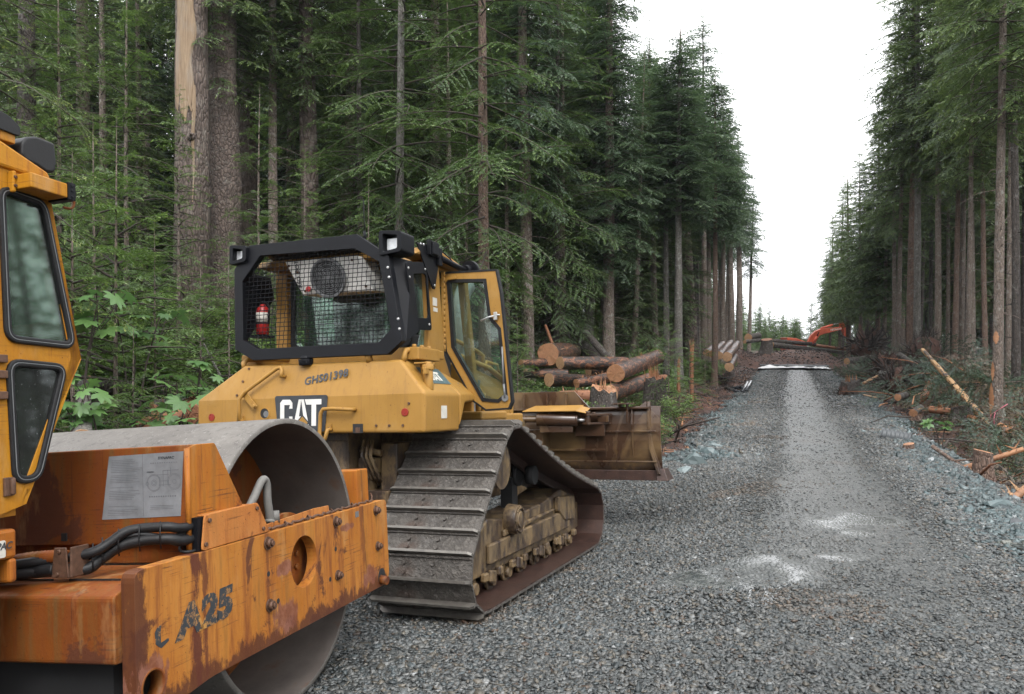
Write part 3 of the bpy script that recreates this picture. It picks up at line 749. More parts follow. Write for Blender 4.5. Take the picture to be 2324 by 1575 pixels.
proto('tallbig',1,H=34,c0=16,Rm=4.0,kl=.12,mats='fol',per=4,dz=.6,shape=.5,dia=1.0,dead=6,pitch=(-22,10),gap=.2,trunkmat='bark_big',flare=1.5)
proto('bough_tree',1,H=19,c0=3.0,Rm=2.6,kl=.062,mats='fol_light',per=5,dz=.46,shape=.55,dia=.36,dead=20,pitch=(-20,12),gap=.12,trunkmat='bark_red')
ntree=0
def tree(key,x,y,H=None,dia=None,label='',group=None,cat='tree',name='conifer_tree',rot=None,lean=(0,0),bark_=None,wide=None,k=None,zoff=0.):
    global ntree
    (tm,cm),h0,d0=PROTO[key][(ntree if k is None else k)%len(PROTO[key])]; ntree+=1
    H=H or h0; s=H/h0; r=empty(name,(x,y,gzf(x,y)-.05+zoff),(lean[0],lean[1],random.uniform(0,6.28) if rot is None else rot))
    t=link('trunk',tm,r); kk=(dia or d0*s)/d0; t.scale=(kk,kk,s)
    c=link('crown',cm,r); w=wide or max(s,.92 if key in('edge','mid','midblue','barefar') else 0); c.scale=(w,w,s)
    if bark_:
        t.material_slots[0].link='OBJECT'; t.material_slots[0].material=M[bark_]
    return tag(r,label,cat,group)
def treepx(key,dx,d,**k): x,y=at(dx,d); return tree(key,x,y,**k)
taken=[]
SKY=np.array([(0,-900),(1390,-900),(1410,-120),(1445,40),(1480,75),(1520,75),(1560,40),(1600,-15),(1640,80),(1665,175),(1700,300),(1740,460),(1765,700),(1800,700),(1850,560),(1890,430),(1940,340),(1975,290),(2000,150),(2040,-60),(2100,-900),(9000,-900)],float)
def maxH(x,y,z,e=18):
    px,d=cam_px(x,y); dx=px/.44062; yy=max(np.interp(dx+k,SKY[:,0],SKY[:,1]) for k in (-e,0,e)); return 2.0+(770-yy)*.44062*d/FPX-z
def free(x,y,r): return all((x-a)**2+(y-b)**2>(r+c)**2*.25 for a,b,c in taken)
def T(key,dx,d,r=1.,**k):
    x,y=at(dx,d); taken.append((x,y,r*2)); k['H']=min(k.get('H') or 99,max(3,maxH(x,y,gzf(x,y),3)*.99)); return tree(key,x,y,**k)
G_left='conifers of the left forest'; G_right='slender conifers of the right stand'
# --- left foreground giants
def snag():
    x,y=at(428,19.5); taken.append((x,y,3)); r=empty('broken_snag',(x,y,gzf(x,y)-.3),(0,R(.8),.4))
    tag(r,'thick dead trunk with a long strip of bare pale wood above its bark','tree')
    g=np.random.default_rng(4); m=MB(); ns=26; zs=np.concatenate([[-.3,.1,.4,.8,1.3],np.linspace(1.9,15.5,34)])
    def rad(z): return .44*(1-.018*z)*(1+.28*math.exp(-max(z,0)/.8))
    secs=[[np.array([math.cos(a),math.sin(a),0])*rad(z)*(1+.05*math.sin(3*a+.4*z)+g.normal(0,.015))+np.array([.03*math.sin(z*.4),0,z]) for a in np.arange(ns)*2*math.pi/ns] for z in zs]
    m.loft(secs,0,True,True)
    for z,a in ((11.0,2.6),(9.4,3.0),(4.6,1.2),(6.0,5.0)):
        d=Vector((math.cos(a),math.sin(a),-.1)); m.sphere(d*rad(z)*.95+Vector((0,0,z)),.10,8,0,(1,1,1.2)); m.tube([d*rad(z)*.9+Vector((0,0,z)),d*(rad(z)+.18)+Vector((0,0,z+.05))],[.06,.02],6)
    m.build('trunk',M['bark_big'],r,fixn=False)
    # bare strip wrapped round the camera side, slightly proud
    cd=math.atan2(CAM.y-y,CAM.x-x)-.4
    m=MB(); V=[];F=[]; nz=40; na=16
    for i in range(nz+1):
        z=6.5+ (15.4-6.5)*i/nz
        for j in range(na+1):
            u=j/na; lo=-1.15+.05*math.sin(z*3.1); hi=.10+.08*math.sin(z*2.3)+.10*math.sin(z*5.3)
            if z<7.2: lo=lo+ (7.2-z)*.3*math.sin(z*9)
            a=cd+lo+(hi-lo)*u; e=.012 if 0<j<na else -.01
            rr=rad(z)*(1+.05*math.sin(3*a+.4*z))+.012+e; V.append((math.cos(a)*rr+.03*math.sin(z*.4),math.sin(a)*rr,z+ (.18*math.sin(u*11)+.1*math.sin(u*23))*(1-i/nz)**3))
    for i in range(nz):
        for j in range(na): F.append((i*(na+1)+j,i*(na+1)+j+1,(i+1)*(na+1)+j+1,(i+1)*(na+1)+j))
    m.add(V,F,0,True)
    V=[];F=[]
    for i in range(21):
        z=4.4+2.8*i/20; w=.03+.10*(i/20); c0=cd+.05+.03*math.sin(z*4)
        for j in (-1,1):
            a=c0+w*j; rr=rad(z)*(1+.05*math.sin(3*a+.4*z))+.02; V.append((math.cos(a)*rr+.03*math.sin(z*.4),math.sin(a)*rr,z))
    for i in range(20): F.append((2*i,2*i+1,2*i+3,2*i+2))
    m.add(V,F,0,True)
    m.build('bare_wood',M['barewood'],r,fixn=False)
snag()
T('tallbig',508,20.6,1.6,H=34,dia=1.02,label='broadest grey trunk just right of the bare-wood snag',rot=.3)
T('tallbig',474,21.8,1.2,H=33,dia=.8,label='grey trunk half hidden behind the bare-wood snag',rot=2.3)
T('tallbig',562,23.5,1.2,H=33,dia=.72,label='thick trunk standing farther back just right of the broadest grey trunk',rot=4.1)
T('bare',545,21,.6,H=26,dia=.34,label='slim dark trunk leaning right between the thick trunks',lean=(0,R(4)),bark_='bark_dark',k=0)
T('bare',618,22,.6,H=26,dia=.30,label='narrow straight trunk right of the thick trunks by the snag',k=0)
T('bare',705,23,.8,H=27,dia=.62,label='curving trunk rising over the bulldozer cab at left',lean=(0,R(3)),bark_='bark_big',k=1)
T('bright',-75,9.4,1.5,H=13.5,label='near tree whose drooping boughs end in yellow green tips at upper left',rot=.6)
T('full',64,14.5,1.,H=19,dia=.44,label='dark wet trunk behind the yellow cab at upper left',bark_='bark_dark',rot=1.1,k=0)
T('mid',190,22,1.,H=24,dia=.46,label='grey trunk veiled by green boughs left of the snag',k=1)
# --- left wall of conifers, nearest row seen between the snag and the road
T('full',318,26,1.2,H=15,label='pointed dark green conifer left of the snag',k=1)
T('full',235,20,1.2,H=13,label='bushy conifer behind the roller cab roof',k=0)
T('mid',655,30,1.,H=25,label='conifer with hanging boughs behind the narrow straight trunk',k=2)
T('mid',790,24,1.1,H=24,label='broad hemlock behind the bulldozer cab roof',k=0)
T('bough_tree',905,20,1.2,H=21,dia=.26,label='thin lichened trunk with bright low boughs behind the radio aerial',bark_='bark_pale',rot=2.0)
T('mid',985,25,1.,H=24,label='dense hemlock left of the reddish trunk',k=1)
T('bough_tree',1100,18.5,1.3,H=19,dia=.30,label='reddish slim trunk with long spreading boughs rising behind the bulldozer door',bark_='bark_red',rot=4.4)
T('bough_tree',1262,26.5,1.0,H=18,dia=.22,label='slim tree whose bright layered boughs hang just above the log pile',bark_='bark_dark',rot=1.0)
T('full',1020,23.5,1.,H=12,label='leafy conifer filling the gap left of the reddish slim trunk',k=1)
T('full',1150,24.5,1.,H=10,label='short leafy conifer behind the open bulldozer door',k=0)
T('bough_tree',820,21.5,1.0,H=16,dia=.2,label='light green tree with layered boughs over the bulldozer roof',bark_='bark_dark',rot=5.2)
T('midblue',1200,25,1.,H=25,label='dense dark spruce right of the reddish trunk',k=0)
T('full',1275,27,1.,H=15,label='full conifer with boughs hanging over the log pile',k=1)
T('midblue',1382,28,1.1,H=19,dia=.46,label='tall open-topped spruce standing against the sky at centre',k=1)
T('midblue',1335,29,1.,H=17,dia=.40,label='pale-trunked conifer just left of the open-topped spruce',k=0,bark_='bark_pale')
T('edge',1490,33,.8,H=14,dia=.30,label='slightly leaning slim trunk, leftmost of the roadside trunks',lean=(0,R(2)),k=0,bark_='bark')
T('edge',1512,31,.8,H=13,dia=.27,label='straight pale grey trunk between the leaning slim trunk and the whitish one',k=1,bark_='bark_pale')
T('edge',1541,30,.8,H=13.5,dia=.36,label='whitish lichened trunk among the left roadside trunks',k=2,bark_='bark_pale')
T('edge',1568,41,1.2,H=18,dia=.85,label='broad dark trunk behind the whitish one',k=0,bark_='bark_big')
T('edge',1598,45,1.,H=20.5,dia=.36,label='tallest pointed conifer with a ragged top left of the sky gap',k=1)
T('edge',1622,36,.8,H=14.5,dia=.30,label='dark brown trunk rising beside the second log deck',k=2,bark_='bark_red')
T('edge',1662,60,.9,H=19,dia=.55,label='grey trunk right of the dark brown one',k=0)
T('edge',1678,68,.9,H=19,dia=.62,label='thickest trunk at the end of the left forest edge',k=1)
T('edge',1700,84,.9,H=18,dia=.45,label='last leafy conifer leaning over the sky gap on the left',k=2,lean=(0,R(2)))
T('edge',1640,52,.8,H=18,dia=.4,label='boughy conifer behind the dark brown trunk',k=2)
# --- right stand, nearest trunks
RL=[(2262,18.5,.27,23,'bark','nearest slender trunk at right with an orange scraped foot'),
 (2288,23,.24,22,'bark','thin trunk just right of the scraped one'),
 (2308,21,.25,22,'bark_dark','dark trunk at the right picture edge'),
 (2238,27,.22,20,'bark_red','reddish trunk half hidden by the scraped one'),
 (2207,29,.27,22,'bark','straight trunk standing over the cut stump'),
 (2196,25,.20,18,'bark','leaning slim trunk left of the straight one'),
 (2180,34,.30,23,'bark','trunk with many knots in the middle of the right stand'),
 (2165,31,.26,22,'bark_red','trunk behind the long debarked pole'),
 (2150,38,.24,21,'bark','thin trunk behind the top of the debarked pole'),
 (2128,31,.30,22,'bark','trunk rising from the splintered end of the pole'),
 (2112,40,.26,22,'bark_dark','dark thin trunk between two paler ones'),
 (2082,33,.36,25,'bark_pale','tall pale trunk bare high up at the front of the right stand'),
 (2066,34,.44,24,'bark_red','broad red-brown trunk beside the tall pale one'),
 (2038,35,.26,20,'bark','short-crowned trunk left of the red-brown one'),
 (2030,41,.28,21,'bark','trunk standing behind the slash heap'),
 (2006,45,.27,20,'bark','thin trunk left of the slash heap top'),
 (1992,46,.34,21,'bark_red','stout trunk over the upturned root wad'),
 (1955,60,.34,21,'bark','trunk right of the excavator arm'),
 (1926,66,.50,22,'bark_red','stout red-brown trunk just behind the excavator stick'),
 (1905,76,.40,20,'bark','trunk behind the bend of the excavator boom'),
 (1882,84,.36,19,'bark','trunk above the excavator boom foot')]
for dx,d,dia,H,bk,lab in RL:
    dia*=.88
    T('bare' if d<44 else 'barefar',dx,d,.55,H=H,dia=dia,label=lab,bark_=bk,group=G_right,lean=(random.gauss(0,.008),random.gauss(0,.012)))
# --- the forest behind, trees nothing tells apart
def fill(n,x0,x1,y0,y1,keys,Hs,label,group,rmin,cond=None,dias=None,tries=40000,barks=(None,)):
    c=0
    for _ in range(tries):
        if c>=n: break
        x,y=random.uniform(x0,x1),random.uniform(y0,y1)
        px,d=cam_px(x,y)
        if d<10 or px<-150 or px>1180: continue
        if cond and not cond(x,y,px,d): continue
        if not free(x,y,rmin): continue
        taken.append((x,y,rmin)); c+=1
        hh=min(random.uniform(*Hs),maxH(x,y,gzf(x,y))*random.uniform(.88,1.0))
        if hh<5: taken.pop(); c-=1; continue
        tree(random.choice(keys),x,y,H=hh,dia=random.uniform(*dias) if dias else None,label=label,group=group,bark_=random.choice(barks),lean=(random.gauss(0,.014),random.gauss(0,.014)))
    return c
n1=fill(44,-26,-5.2,17,46,['mid','mid','midblue','edge'],(18,26),'dark conifer packed among others inside the left forest',G_left,1.8,lambda x,y,px,d: px<700 and d>(29 if 150<px<330 or 470<px<690 else 19),(.25,.5),barks=(None,'bark_dark','bark_red'))
n2=fill(40,-16,-5.0,36,85,['edge'],(15,22),'distant conifer along the far left edge of the clearing','conifers of the far left edge',2.2,lambda x,y,px,d: px>560,(.28,.5),barks=(None,'bark_dark'))
n3=fill(14,-45,-18,20,60,['mid','edge','full'],(20,28),'dark conifer deep in the left forest',G_left,3.0,lambda x,y,px,d: px>-60)
n4=fill(22,5.6,26,26,62,['bare','bare','barefar'],(18,24),'slender bare-stemmed conifer deep in the right stand',G_right,1.35,lambda x,y,px,d: px<1130 and d>24,(.13,.25),barks=('bark','bark_dark','bark_dark','bark_red'))
n5=fill(42,5.4,22,60,125,['barefar','edge'],(15,20),'far conifer beyond the excavator on the right','far conifers on the right',2.2,lambda x,y,px,d: px>820,(.22,.42),barks=('bark','bark_dark'))
n8=fill(40,-21,-5.8,19,42,['full','full','youngtree'],(7,13),'shorter leafy conifer filling the left forest between the tall trunks','shorter conifers of the left forest',1.5,lambda x,y,px,d: px<640 and d>(28 if 150<px<320 or px>470 else 19.5))
n9=fill(26,-17,-6.3,88,132,['full'],(9,15),'far leafy conifer behind the end of the left forest edge','conifers behind the left forest edge',2.0,lambda x,y,px,d: px>600)
n6=fill(36,-9,8,112,150,['spire'],(5.5,10),'small pale green conifer closing the far end of the clearing','small conifers at the far end',1.5)
n7=fill(16,5,16,118,170,['edge'],(13,17),'far conifer beyond the excavator on the right','far conifers on the right',2.6)
# --- saplings and young hemlocks on the left bank
SAP=[(165,9.6,3.9,'young hemlock pressed against the roller cab window'),(262,10.6,4.6,'young hemlock with layered boughs left of the snag foot'),(352,11.4,3.4,'short young hemlock behind the broad leaves'),(300,9.2,2.6,'low young hemlock hanging over the fallen log'),
     (455,12.5,3.2,'young hemlock at the foot of the snag'),(520,14,3.6,'young hemlock left of the bulldozer screen'),(586,15.5,4.4,'young hemlock right behind the bulldozer tank'),(215,13,5.2,'tall sapling behind the layered young hemlock')]
for dx,d,H,lab in SAP: T('sapling',dx,d,.3,H=H,label=lab,cat='sapling',name='sapling',group='young hemlocks on the left bank')
for dx,d,H,lab in ((135,14.5,8.2,'leafy young conifer behind the work light on the roller cab'),(405,16.5,6.4,'young conifer just left of the snag'),(590,18.5,7.0,'young conifer between the thick trunks and the bulldozer'),(690,17,5.5,'young conifer showing through the bulldozer cab'),(290,17.5,9.0,'tall young conifer with a thin dark stem left of the snag'),(835,17,5.0,'young conifer behind the bulldozer cab')):
    T('youngtree',dx,d,.5,H=H,label=lab,cat='young tree',name='young_conifer',group='young conifers on the left bank')
for dx,d,H,lab in ((1518,19.5,2.9,'slim sapling with a bare leader beside the splintered stump'),(1450,23,2.2,'low sapling behind the log pile'),(1175,15.5,2.3,'sapling between the cab door and the log pile'),(1600,29,2.6,'sapling in front of the second log deck'),(1565,24,2.4,'bushy sapling right of the log pile')):
    T('sapling',dx,d,.3,H=H,label=lab,cat='sapling',name='sapling',group='saplings by the log piles')

# --- broad-leaved plants
def leafmesh(n_lobe=7,r=.16,cup=.25):
    pts=[(0,0)]; k=n_lobe
    for i in range(k*4+1):
        a=math.radians(-150+300*i/(k*4)); ph=(i%4)
        q=r*(1.0 if ph==2 else (.62 if ph==0 else .80))*(1-.25*abs(math.sin(a/2))**2)
        pts.append((q*math.cos(a),q*math.sin(a)))
    V=[(x,y,-cup*(x*x+y*y)/r) for x,y in pts]; F=[(0,i,i+1) for i in range(1,len(pts)-1)]
    return np.array(V),np.array(F)
LV,LF=leafmesh()
def broadplant(seed,h,n,rad,size):
    g=np.random.default_rng(seed); V=[];F=[];T=[];Hh=[]; st=MB(); o=0
    ns=max(2,n//6)
    for s in range(ns):
        a=g.uniform(0,6.28); top=np.array([math.cos(a)*rad*g.uniform(.2,.7),math.sin(a)*rad*g.uniform(.2,.7),h*g.uniform(.6,1)])
        st.tube([(0,0,-.1),tuple(top*.5+np.array([0,0,.1*h])),tuple(top)],[.012,.010,.007],5,0,False)
        for k in range(n//ns):
            b=g.uniform(0,6.28); q=top+np.array([math.cos(b),math.sin(b),0])*g.uniform(.1,.38)*rad+np.array([0,0,g.uniform(-.3,.12)*h*.6])
            st.tube([tuple(top-np.array([0,0,g.uniform(0,.2)*h])),tuple(q)],[.005,.003],4,0,False)
            sc=size*g.uniform(.65,1.2); e=Euler((g.normal(0,.35),g.normal(.25,.35),b)); mm=np.array(e.to_matrix())
            V.append((LV*sc/.16)@mm.T+q); F.append(LF+o); o+=len(LV); T.append(np.full(len(LV),g.uniform(.2,.9))); Hh.append(np.full(len(LV),g.random()))
    V=np.concatenate(V);F=np.concatenate(F);
    lm=npmesh('broad_leaves',V,F,[M['leaf']],False,{'tip':np.concatenate(T),'hue':np.concatenate(Hh)})
    sm=bpy.data.meshes.new('plant_stem'); sm.from_pydata(st.v,[],st.f); sm.materials.append(M['twig']); sm.update()
    return lm,sm
BP=[broadplant(5,1.9,26,.75,.17),broadplant(9,1.5,20,.65,.15),broadplant(14,.55,9,.28,.15)]
def bplant(k,dx,d,s,lab,z=0,gr='broad-leaved plants on the left bank'):
    x,y=at(dx,d); r=empty('broad_leaved_plant',(x,y,gzf(x,y)-.03+z),(0,0,random.uniform(0,6))); r.scale=(s,s,s); link('leaves',BP[k][0],r); link('stem',BP[k][1],r); tag(r,lab,'plant',gr)
for k,dx,d,s,lab,z in ((0,255,8.7,1.0,'broad-leaved plant with big maple-like leaves beside the roller window',.35),(1,350,9.0,1.05,'broad-leaved plant hanging pale leaves over the log',.2),(0,430,10.5,1.1,'broad-leaved plant at the foot of the snag',.3),(1,175,9.5,1.2,'broad-leaved plant touching the yellow cab',.5),(1,300,10.5,1.2,'broad-leaved plant behind the big-leaved one',.5)): bplant(k,dx,d,s,lab,z)
bplant(2,2137,16.0,1.15,'single bright green broad-leaved plant in front of the slash heap',0,'broad-leaved plants on the right')
# shrubs: leafy clumps
def shrub(seed,h,rad,n,kl):
    g=np.random.default_rng(seed); st=MB(); P=[];D=[];T=[]
    for s in range(9):
        a=g.uniform(0,6.28); e=np.array([math.cos(a)*rad*g.uniform(.3,1),math.sin(a)*rad*g.uniform(.3,1),h*g.uniform(.55,1.05)])
        pts=[np.zeros(3),e*np.array([.35,.35,.6]),e*np.array([.75,.75,.95]),e*np.array([1.1,1.1,.92])]
        st.tube([tuple(p) for p in pts],[.010,.007,.005,.003],4,0,False)
        for k in range(n//9):
            t=g.uniform(.2,1)**.7; i=min(2,int(t*3)); f=t*3-i; q=pts[i]*(1-f)+pts[i+1]*f
            P.append(q+g.normal(0,.10*rad+.04,3)*np.array([1,1,.7])); b=g.uniform(0,6.28); D.append([math.cos(b),math.sin(b),g.normal(-.1,.35)]); T.append(t*g.uniform(.4,1.1))
    P=np.array(P);D=norm(np.array(D));N_=len(P);S=norm(np.cross(D,np.tile([0,0,1.],(N_,1))+g.normal(0,.4,(N_,3))))
    f=Fol(); f.kites(P,D,S,kl*g.uniform(.6,1.3,N_),kl*.5*g.uniform(.7,1.2,N_),np.clip(np.array(T),0,1),g.random(N_))
    V=np.concatenate(f.V).reshape(-1,3)
    lm=npmesh('shrub_leaves',V,kite_faces(N_),[M['under']],False,{'tip':np.concatenate(f.t),'hue':np.concatenate(f.h)})
    sm=bpy.data.meshes.new('shrub_stem'); sm.from_pydata(st.v,[],st.f); sm.materials.append(M['twig']); sm.update(); return lm,sm
SB_=[shrub(3,1.1,.75,1500,.075),shrub(8,.8,.65,1300,.06),shrub(12,1.5,.8,1700,.08)]
def sh(x,y,s,lab,gr,k=None):
    k=random.randrange(3) if k is None else k
    r=empty('shrub',(x,y,gzf(x,y)-.04),(0,0,random.uniform(0,6))); r.scale=(s,s,s*random.uniform(.8,1.1)); link('foliage',SB_[k][0],r); link('stem',SB_[k][1],r); tag(r,lab,'shrub',gr)
c=0
while c<64:
    x,y=random.uniform(-15,-6.8),random.uniform(6.5,19); px,d=cam_px(x,y)
    if px<-20 or px>330 or d<8.2 or x>road_left(y)-1.2: continue
    sh(x,y,random.uniform(.8,1.4),'leafy green shrub in the thicket left of the bulldozer','shrubs of the left thicket'); c+=1
c=0
while c<34:
    x,y=random.uniform(-9,-3.6),random.uniform(15.5,46); px,d=cam_px(x,y)
    if x>road_left(y)-2.6 or not free(x,y,.8) or px<500 or (d<24 and px<655): continue
    sh(x,y,random.uniform(.6,1.1),'low green shrub on the bank by the log piles','shrubs by the log piles'); c+=1
for dx,d,s,lab in ((1420,13.6,.42,'small leafy shrub at the foot of the cut stump behind the blade'),(1290,14.5,.45,'small shrub left of the cut stump'),(1500,13.8,.5,'small shrub between the two stumps'),(1540,18,.6,'bright shrub right of the splintered stump')):
    x,y=at(dx,d); sh(x,y,s,lab,'shrubs by the log piles')
# ground cover: leaf litter of small plants
def cover(name,x,y,z,kl,mat,h=.12,tipv=.6):
    n=len(x); b=rng.uniform(0,6.28,n); D=norm(np.stack([np.cos(b),np.sin(b),rng.normal(.25,.4,n)],1)); S=norm(np.cross(D,np.tile([0,0,1.],(n,1))+rng.normal(0,.4,(n,3))))
    P=np.stack([x,y,z+rng.random(n)**1.5*h],1); f=Fol(); f.kites(P,D,S,kl*rng.uniform(.6,1.4,n),kl*.5*rng.uniform(.7,1.2,n),np.clip(rng.random(n)*tipv+.2,0,1),rng.random(n))
    tag(link(name,npmesh(name,np.concatenate(f.V).reshape(-1,3),kite_faces(n),[M[mat]],False,{'tip':np.concatenate(f.t),'hue':np.concatenate(f.h)})),kind='stuff')
n=150000; y=8+52*rng.random(n)**1.5; x=road_left(y)-1.9-11*rng.random(n)**1.3; k=visible(x,y)&(fbm(x*.9,y*.9,41)>-.10-.25*sst(2,5,road_left(y)-x)); x,y=x[k],y[k]
cover('undergrowth',x,y,ground_z(x,y),.075,'under',.35)

# the wood far behind read as one mass, and unseen trees added for reflections
def wood(name,n,reg,seed):
    g=np.random.default_rng(int(seed*2)); KV=[];KT=[];KH=[]; m=MB(); S=sprays(.30); c=0
    while c<n:
        x,y=reg(g); px,d=cam_px(x,y)
        if (px>-60 and px<1100 and d>0) if seed>=4 else (d<12 or px<-220 or px>1260): c+=.05; continue
        z0=gzf(x,y); H=g.uniform(15,24) if seed>=4 else min(g.uniform(16,24),maxH(x,y,z0)*.95); c+=1
        if H<6: continue
        m.tube([(x,y,z0-.3),(x,y,z0+H*.5),(x,y,z0+H)],[.2,.14,.02],6,0,False)
        z=z0+g.uniform(1.0,3.5)
        while z<z0+H:
            t=(z-z0)/H; L=(2.6*(1-t)**.7+.3)
            for b in range(4):
                key=min(S,key=lambda k:abs(k-L)); V,T_,sk=S[key][g.integers(0,3)]
                A=np.array(Euler((g.normal(0,.2),g.uniform(.1,.45),g.uniform(0,6.28))).to_matrix())*(L/key)
                KV.append(V@A.T+np.array([x,y,z])); KT.append(T_*.9); KH.append(np.full(len(T_),g.random()))
            z+=g.uniform(.5,.9)
    V=np.concatenate(KV).reshape(-1,3); Q=kite_faces(len(V)//4); nk=len(Q); T_=np.repeat(np.concatenate(KT),4); Hh=np.repeat(np.concatenate(KH),4)
    sv=np.array(m.v); Q=np.concatenate([Q,np.array(m.f)+len(V)]); V=np.concatenate([V,sv]); T_=np.concatenate([T_,np.zeros(len(sv))]); Hh=np.concatenate([Hh,np.zeros(len(sv))])
    tag(link(name,npmesh(name,V,Q,[M['fol_blue'],M['bark_dark']],False,{'tip':T_,'hue':Hh},np.concatenate([np.zeros(nk),np.ones(len(Q)-nk)]))),kind='stuff')
wood('far_and_unseen_wood',150,lambda g:(-24-36*g.random(),4+110*g.random()),2)
wood('far_and_unseen_wood',150,lambda g:(24+34*g.random(),18+130*g.random()),3)

wood('far_and_unseen_wood',70,lambda g:((-34+24*g.random(),86+40*g.random()) if g.random()<.5 else (10+18*g.random(),95+50*g.random())),3.5)
wood('far_and_unseen_wood',42,lambda g:(g.uniform(-45,45),g.uniform(-45,-14)),4)  # unseen trees behind the camera, added so the cab glass reflects dark
wood('far_and_unseen_wood',38,lambda g:(g.uniform(9,45),g.uniform(-12,45)),5)  # unseen trees outside the right frame edge, added to darken the roller pane
# ================================================================== BULLDOZER
def rounded(poly, r, n=4):
    out = []; k = len(poly)
    for i in range(k):
        a, b, c = Vector(poly[i-1]), Vector(poly[i]), Vector(poly[(i+1)%k])
        d1 = (a-b); d2 = (c-b); rr = min(r, d1.length*.45, d2.length*.45)
        p, q = b+d1.normalized()*rr, b+d2.normalized()*rr
        for t in range(n+1):
            t /= n; out.append(tuple(p*(1-t)**2 + b*2*t*(1-t) + q*t*t))
    return out
def frame2d(mb, outer, inner, ax, a, b, mi=0):
    """flat frame between two polygons of equal point count, extruded along ax"""
    n = len(outer)
    P = {'x':lambda u,v,t:(t,u,v),'y':lambda u,v,t:(u,t,v),'z':lambda u,v,t:(u,v,t)}[ax]
    vs = [P(u,v,a) for u,v in outer]+[P(u,v,a) for u,v in inner]+[P(u,v,b) for u,v in outer]+[P(u,v,b) for u,v in inner]
    fs = []
    for i in range(n):
        j=(i+1)%n
        fs += [(i,j,n+j,n+i),(2*n+j,2*n+i,3*n+i,3*n+j),(i,2*n+i,2*n+j,j),(n+j,3*n+j,3*n+i,n+i)]
    mb.add(vs, fs, mi)
def inset(poly, d):
    n=len(poly); c=Vector((0,0)); out=[]
    area=sum(poly[i][0]*poly[(i+1)%n][1]-poly[(i+1)%n][0]*poly[i][1] for i in range(n))
    sg = 1 if area>0 else -1
    for i in range(n):
        a,b,c=Vector(poly[i-1]),Vector(poly[i]),Vector(poly[(i+1)%n])
        n1=Vector((-(b-a).y,(b-a).x)).normalized()*sg; n2=Vector((-(c-b).y,(c-b).x)).normalized()*sg
        m=(n1+n2).normalized(); k=d/max(.35,m.dot(n1)); out.append(tuple(b+m*k))
    return out

doz = empty('bulldozer', (-3.986, 5.608, -.147), (R(-2.6), R(4.3), R(88.01)))
tag(doz, 'yellow crawler bulldozer with open cab door and black rear screen', 'bulldozer')

# ---- tank / rear body
prof = [(-1.085,1.395),(-1.09,1.695),(-.835,1.965),(.66,1.965),(1.09,1.675),(1.085,1.395)]
m = MB()
rear = [(-.20,y,z) if z<1.8 else (-.125,y,z) for y,z in prof]
# rear face split at the crease (z about 1.69)
vs = rear + [(.42,y,z) for y,z in prof]
m.add(vs, [(0,1,4,5),(1,2,3,4),(6,11,10,7),(7,10,9,8),(0,6,7,1),(1,7,8,2),(2,8,9,3),(3,9,10,4),(4,10,11,5),(5,11,6,0)])
tank = m.build('fuel_tank', M['yellow'], doz, .022, 3)
# fender right of the cab, sloping forward
for sgn in (-1, 1):
    m = MB()
    yo, yi = sgn*1.09, sgn*.80
    p = [(.43,yo,1.42),(.53,yo,1.62),(.97,yo*.985,1.655),(.97,yo*.985,1.70),(.43,yo,1.695)]
    q = [(.43,yi,1.42),(.53,yi,1.62),(.97,yi,1.655),(.97,yi,1.76),(.43,yi,1.955)]
    n=5; vs=p+q
    fs=[tuple(range(5)),tuple(range(5,10))[::-1]]+[(i,5+i,5+(i+1)%5,(i+1)%5) for i in range(5)]
    if sgn>0: fs=[f[::-1] for f in fs]
    m.add(vs, fs); m.build('fender', M['yellow'], doz, .035, 3)
# lower rear chassis, transmission case and final drive housings
m = MB()
m.bx(.02,.55,-.27,.30,.92,1.392); m.bx(.10,.9,-.60,.60,.52,.92)
m.bx(.55,2.9,-.52,.52,.62,1.39)
m.prism([(-.62,1.30),(-.47,1.30),(-.47,.45),(-.62,.55)],'x',.2,.75)
m.prism([(.62,1.30),(.47,1.30),(.47,.45),(.62,.55)],'x',.2,.75)
m.bx(.005,.019,-.26,-.05,1.0,1.33); m.bx(-.06,.06,-.16,.16,.62,.80)
m.bx(.12,.34,-.46,-.30,1.05,1.18); m.bx(.10,.26,-.40,-.32,.86,1.06)
m.cyl((.30,-.62,1.08),(.30,-.30,1.08),.07,None,12); m.cyl((.16,-.5,1.22),(.16,-.3,1.25),.03,None,8)
for yy in (-.36,-.40,-.44): m.tube([(.12,yy,1.33),(.05,yy-.02,1.2),(.14,yy-.05,1.02),(.3,yy,.95)],.016,6)
for k in range(5): m.bolt((-.001+.006,-.22+.04*k,1.02),(-1,0,0),.012)
m.build('chassis', M['dusty'], doz, .008, 1)
m = MB(); m.cyl((.0,.02,.98),(.02,.02,.98),.16,None,24); m.ring((-.05,.02,.98),(.02,.02,.98),.17,.13,24)
m.build('drawbar_cover', M['dark'], doz)
m = MB(); m.prism(rounded([(-.36,.84),(-.245,.86),(-.25,1.08),(-.36,1.06)],.02),'x',-.01,.04)
m.bolt((-.011,-.30,.95),(-1,0,0),.03); m.build('hitch_bracket', M['dusty'], doz, .006)

# rear plane helper : points on the tank's rear face
def rx(z): return -.20 if z<=1.69 else -.20+.075*(z-1.69)/.275
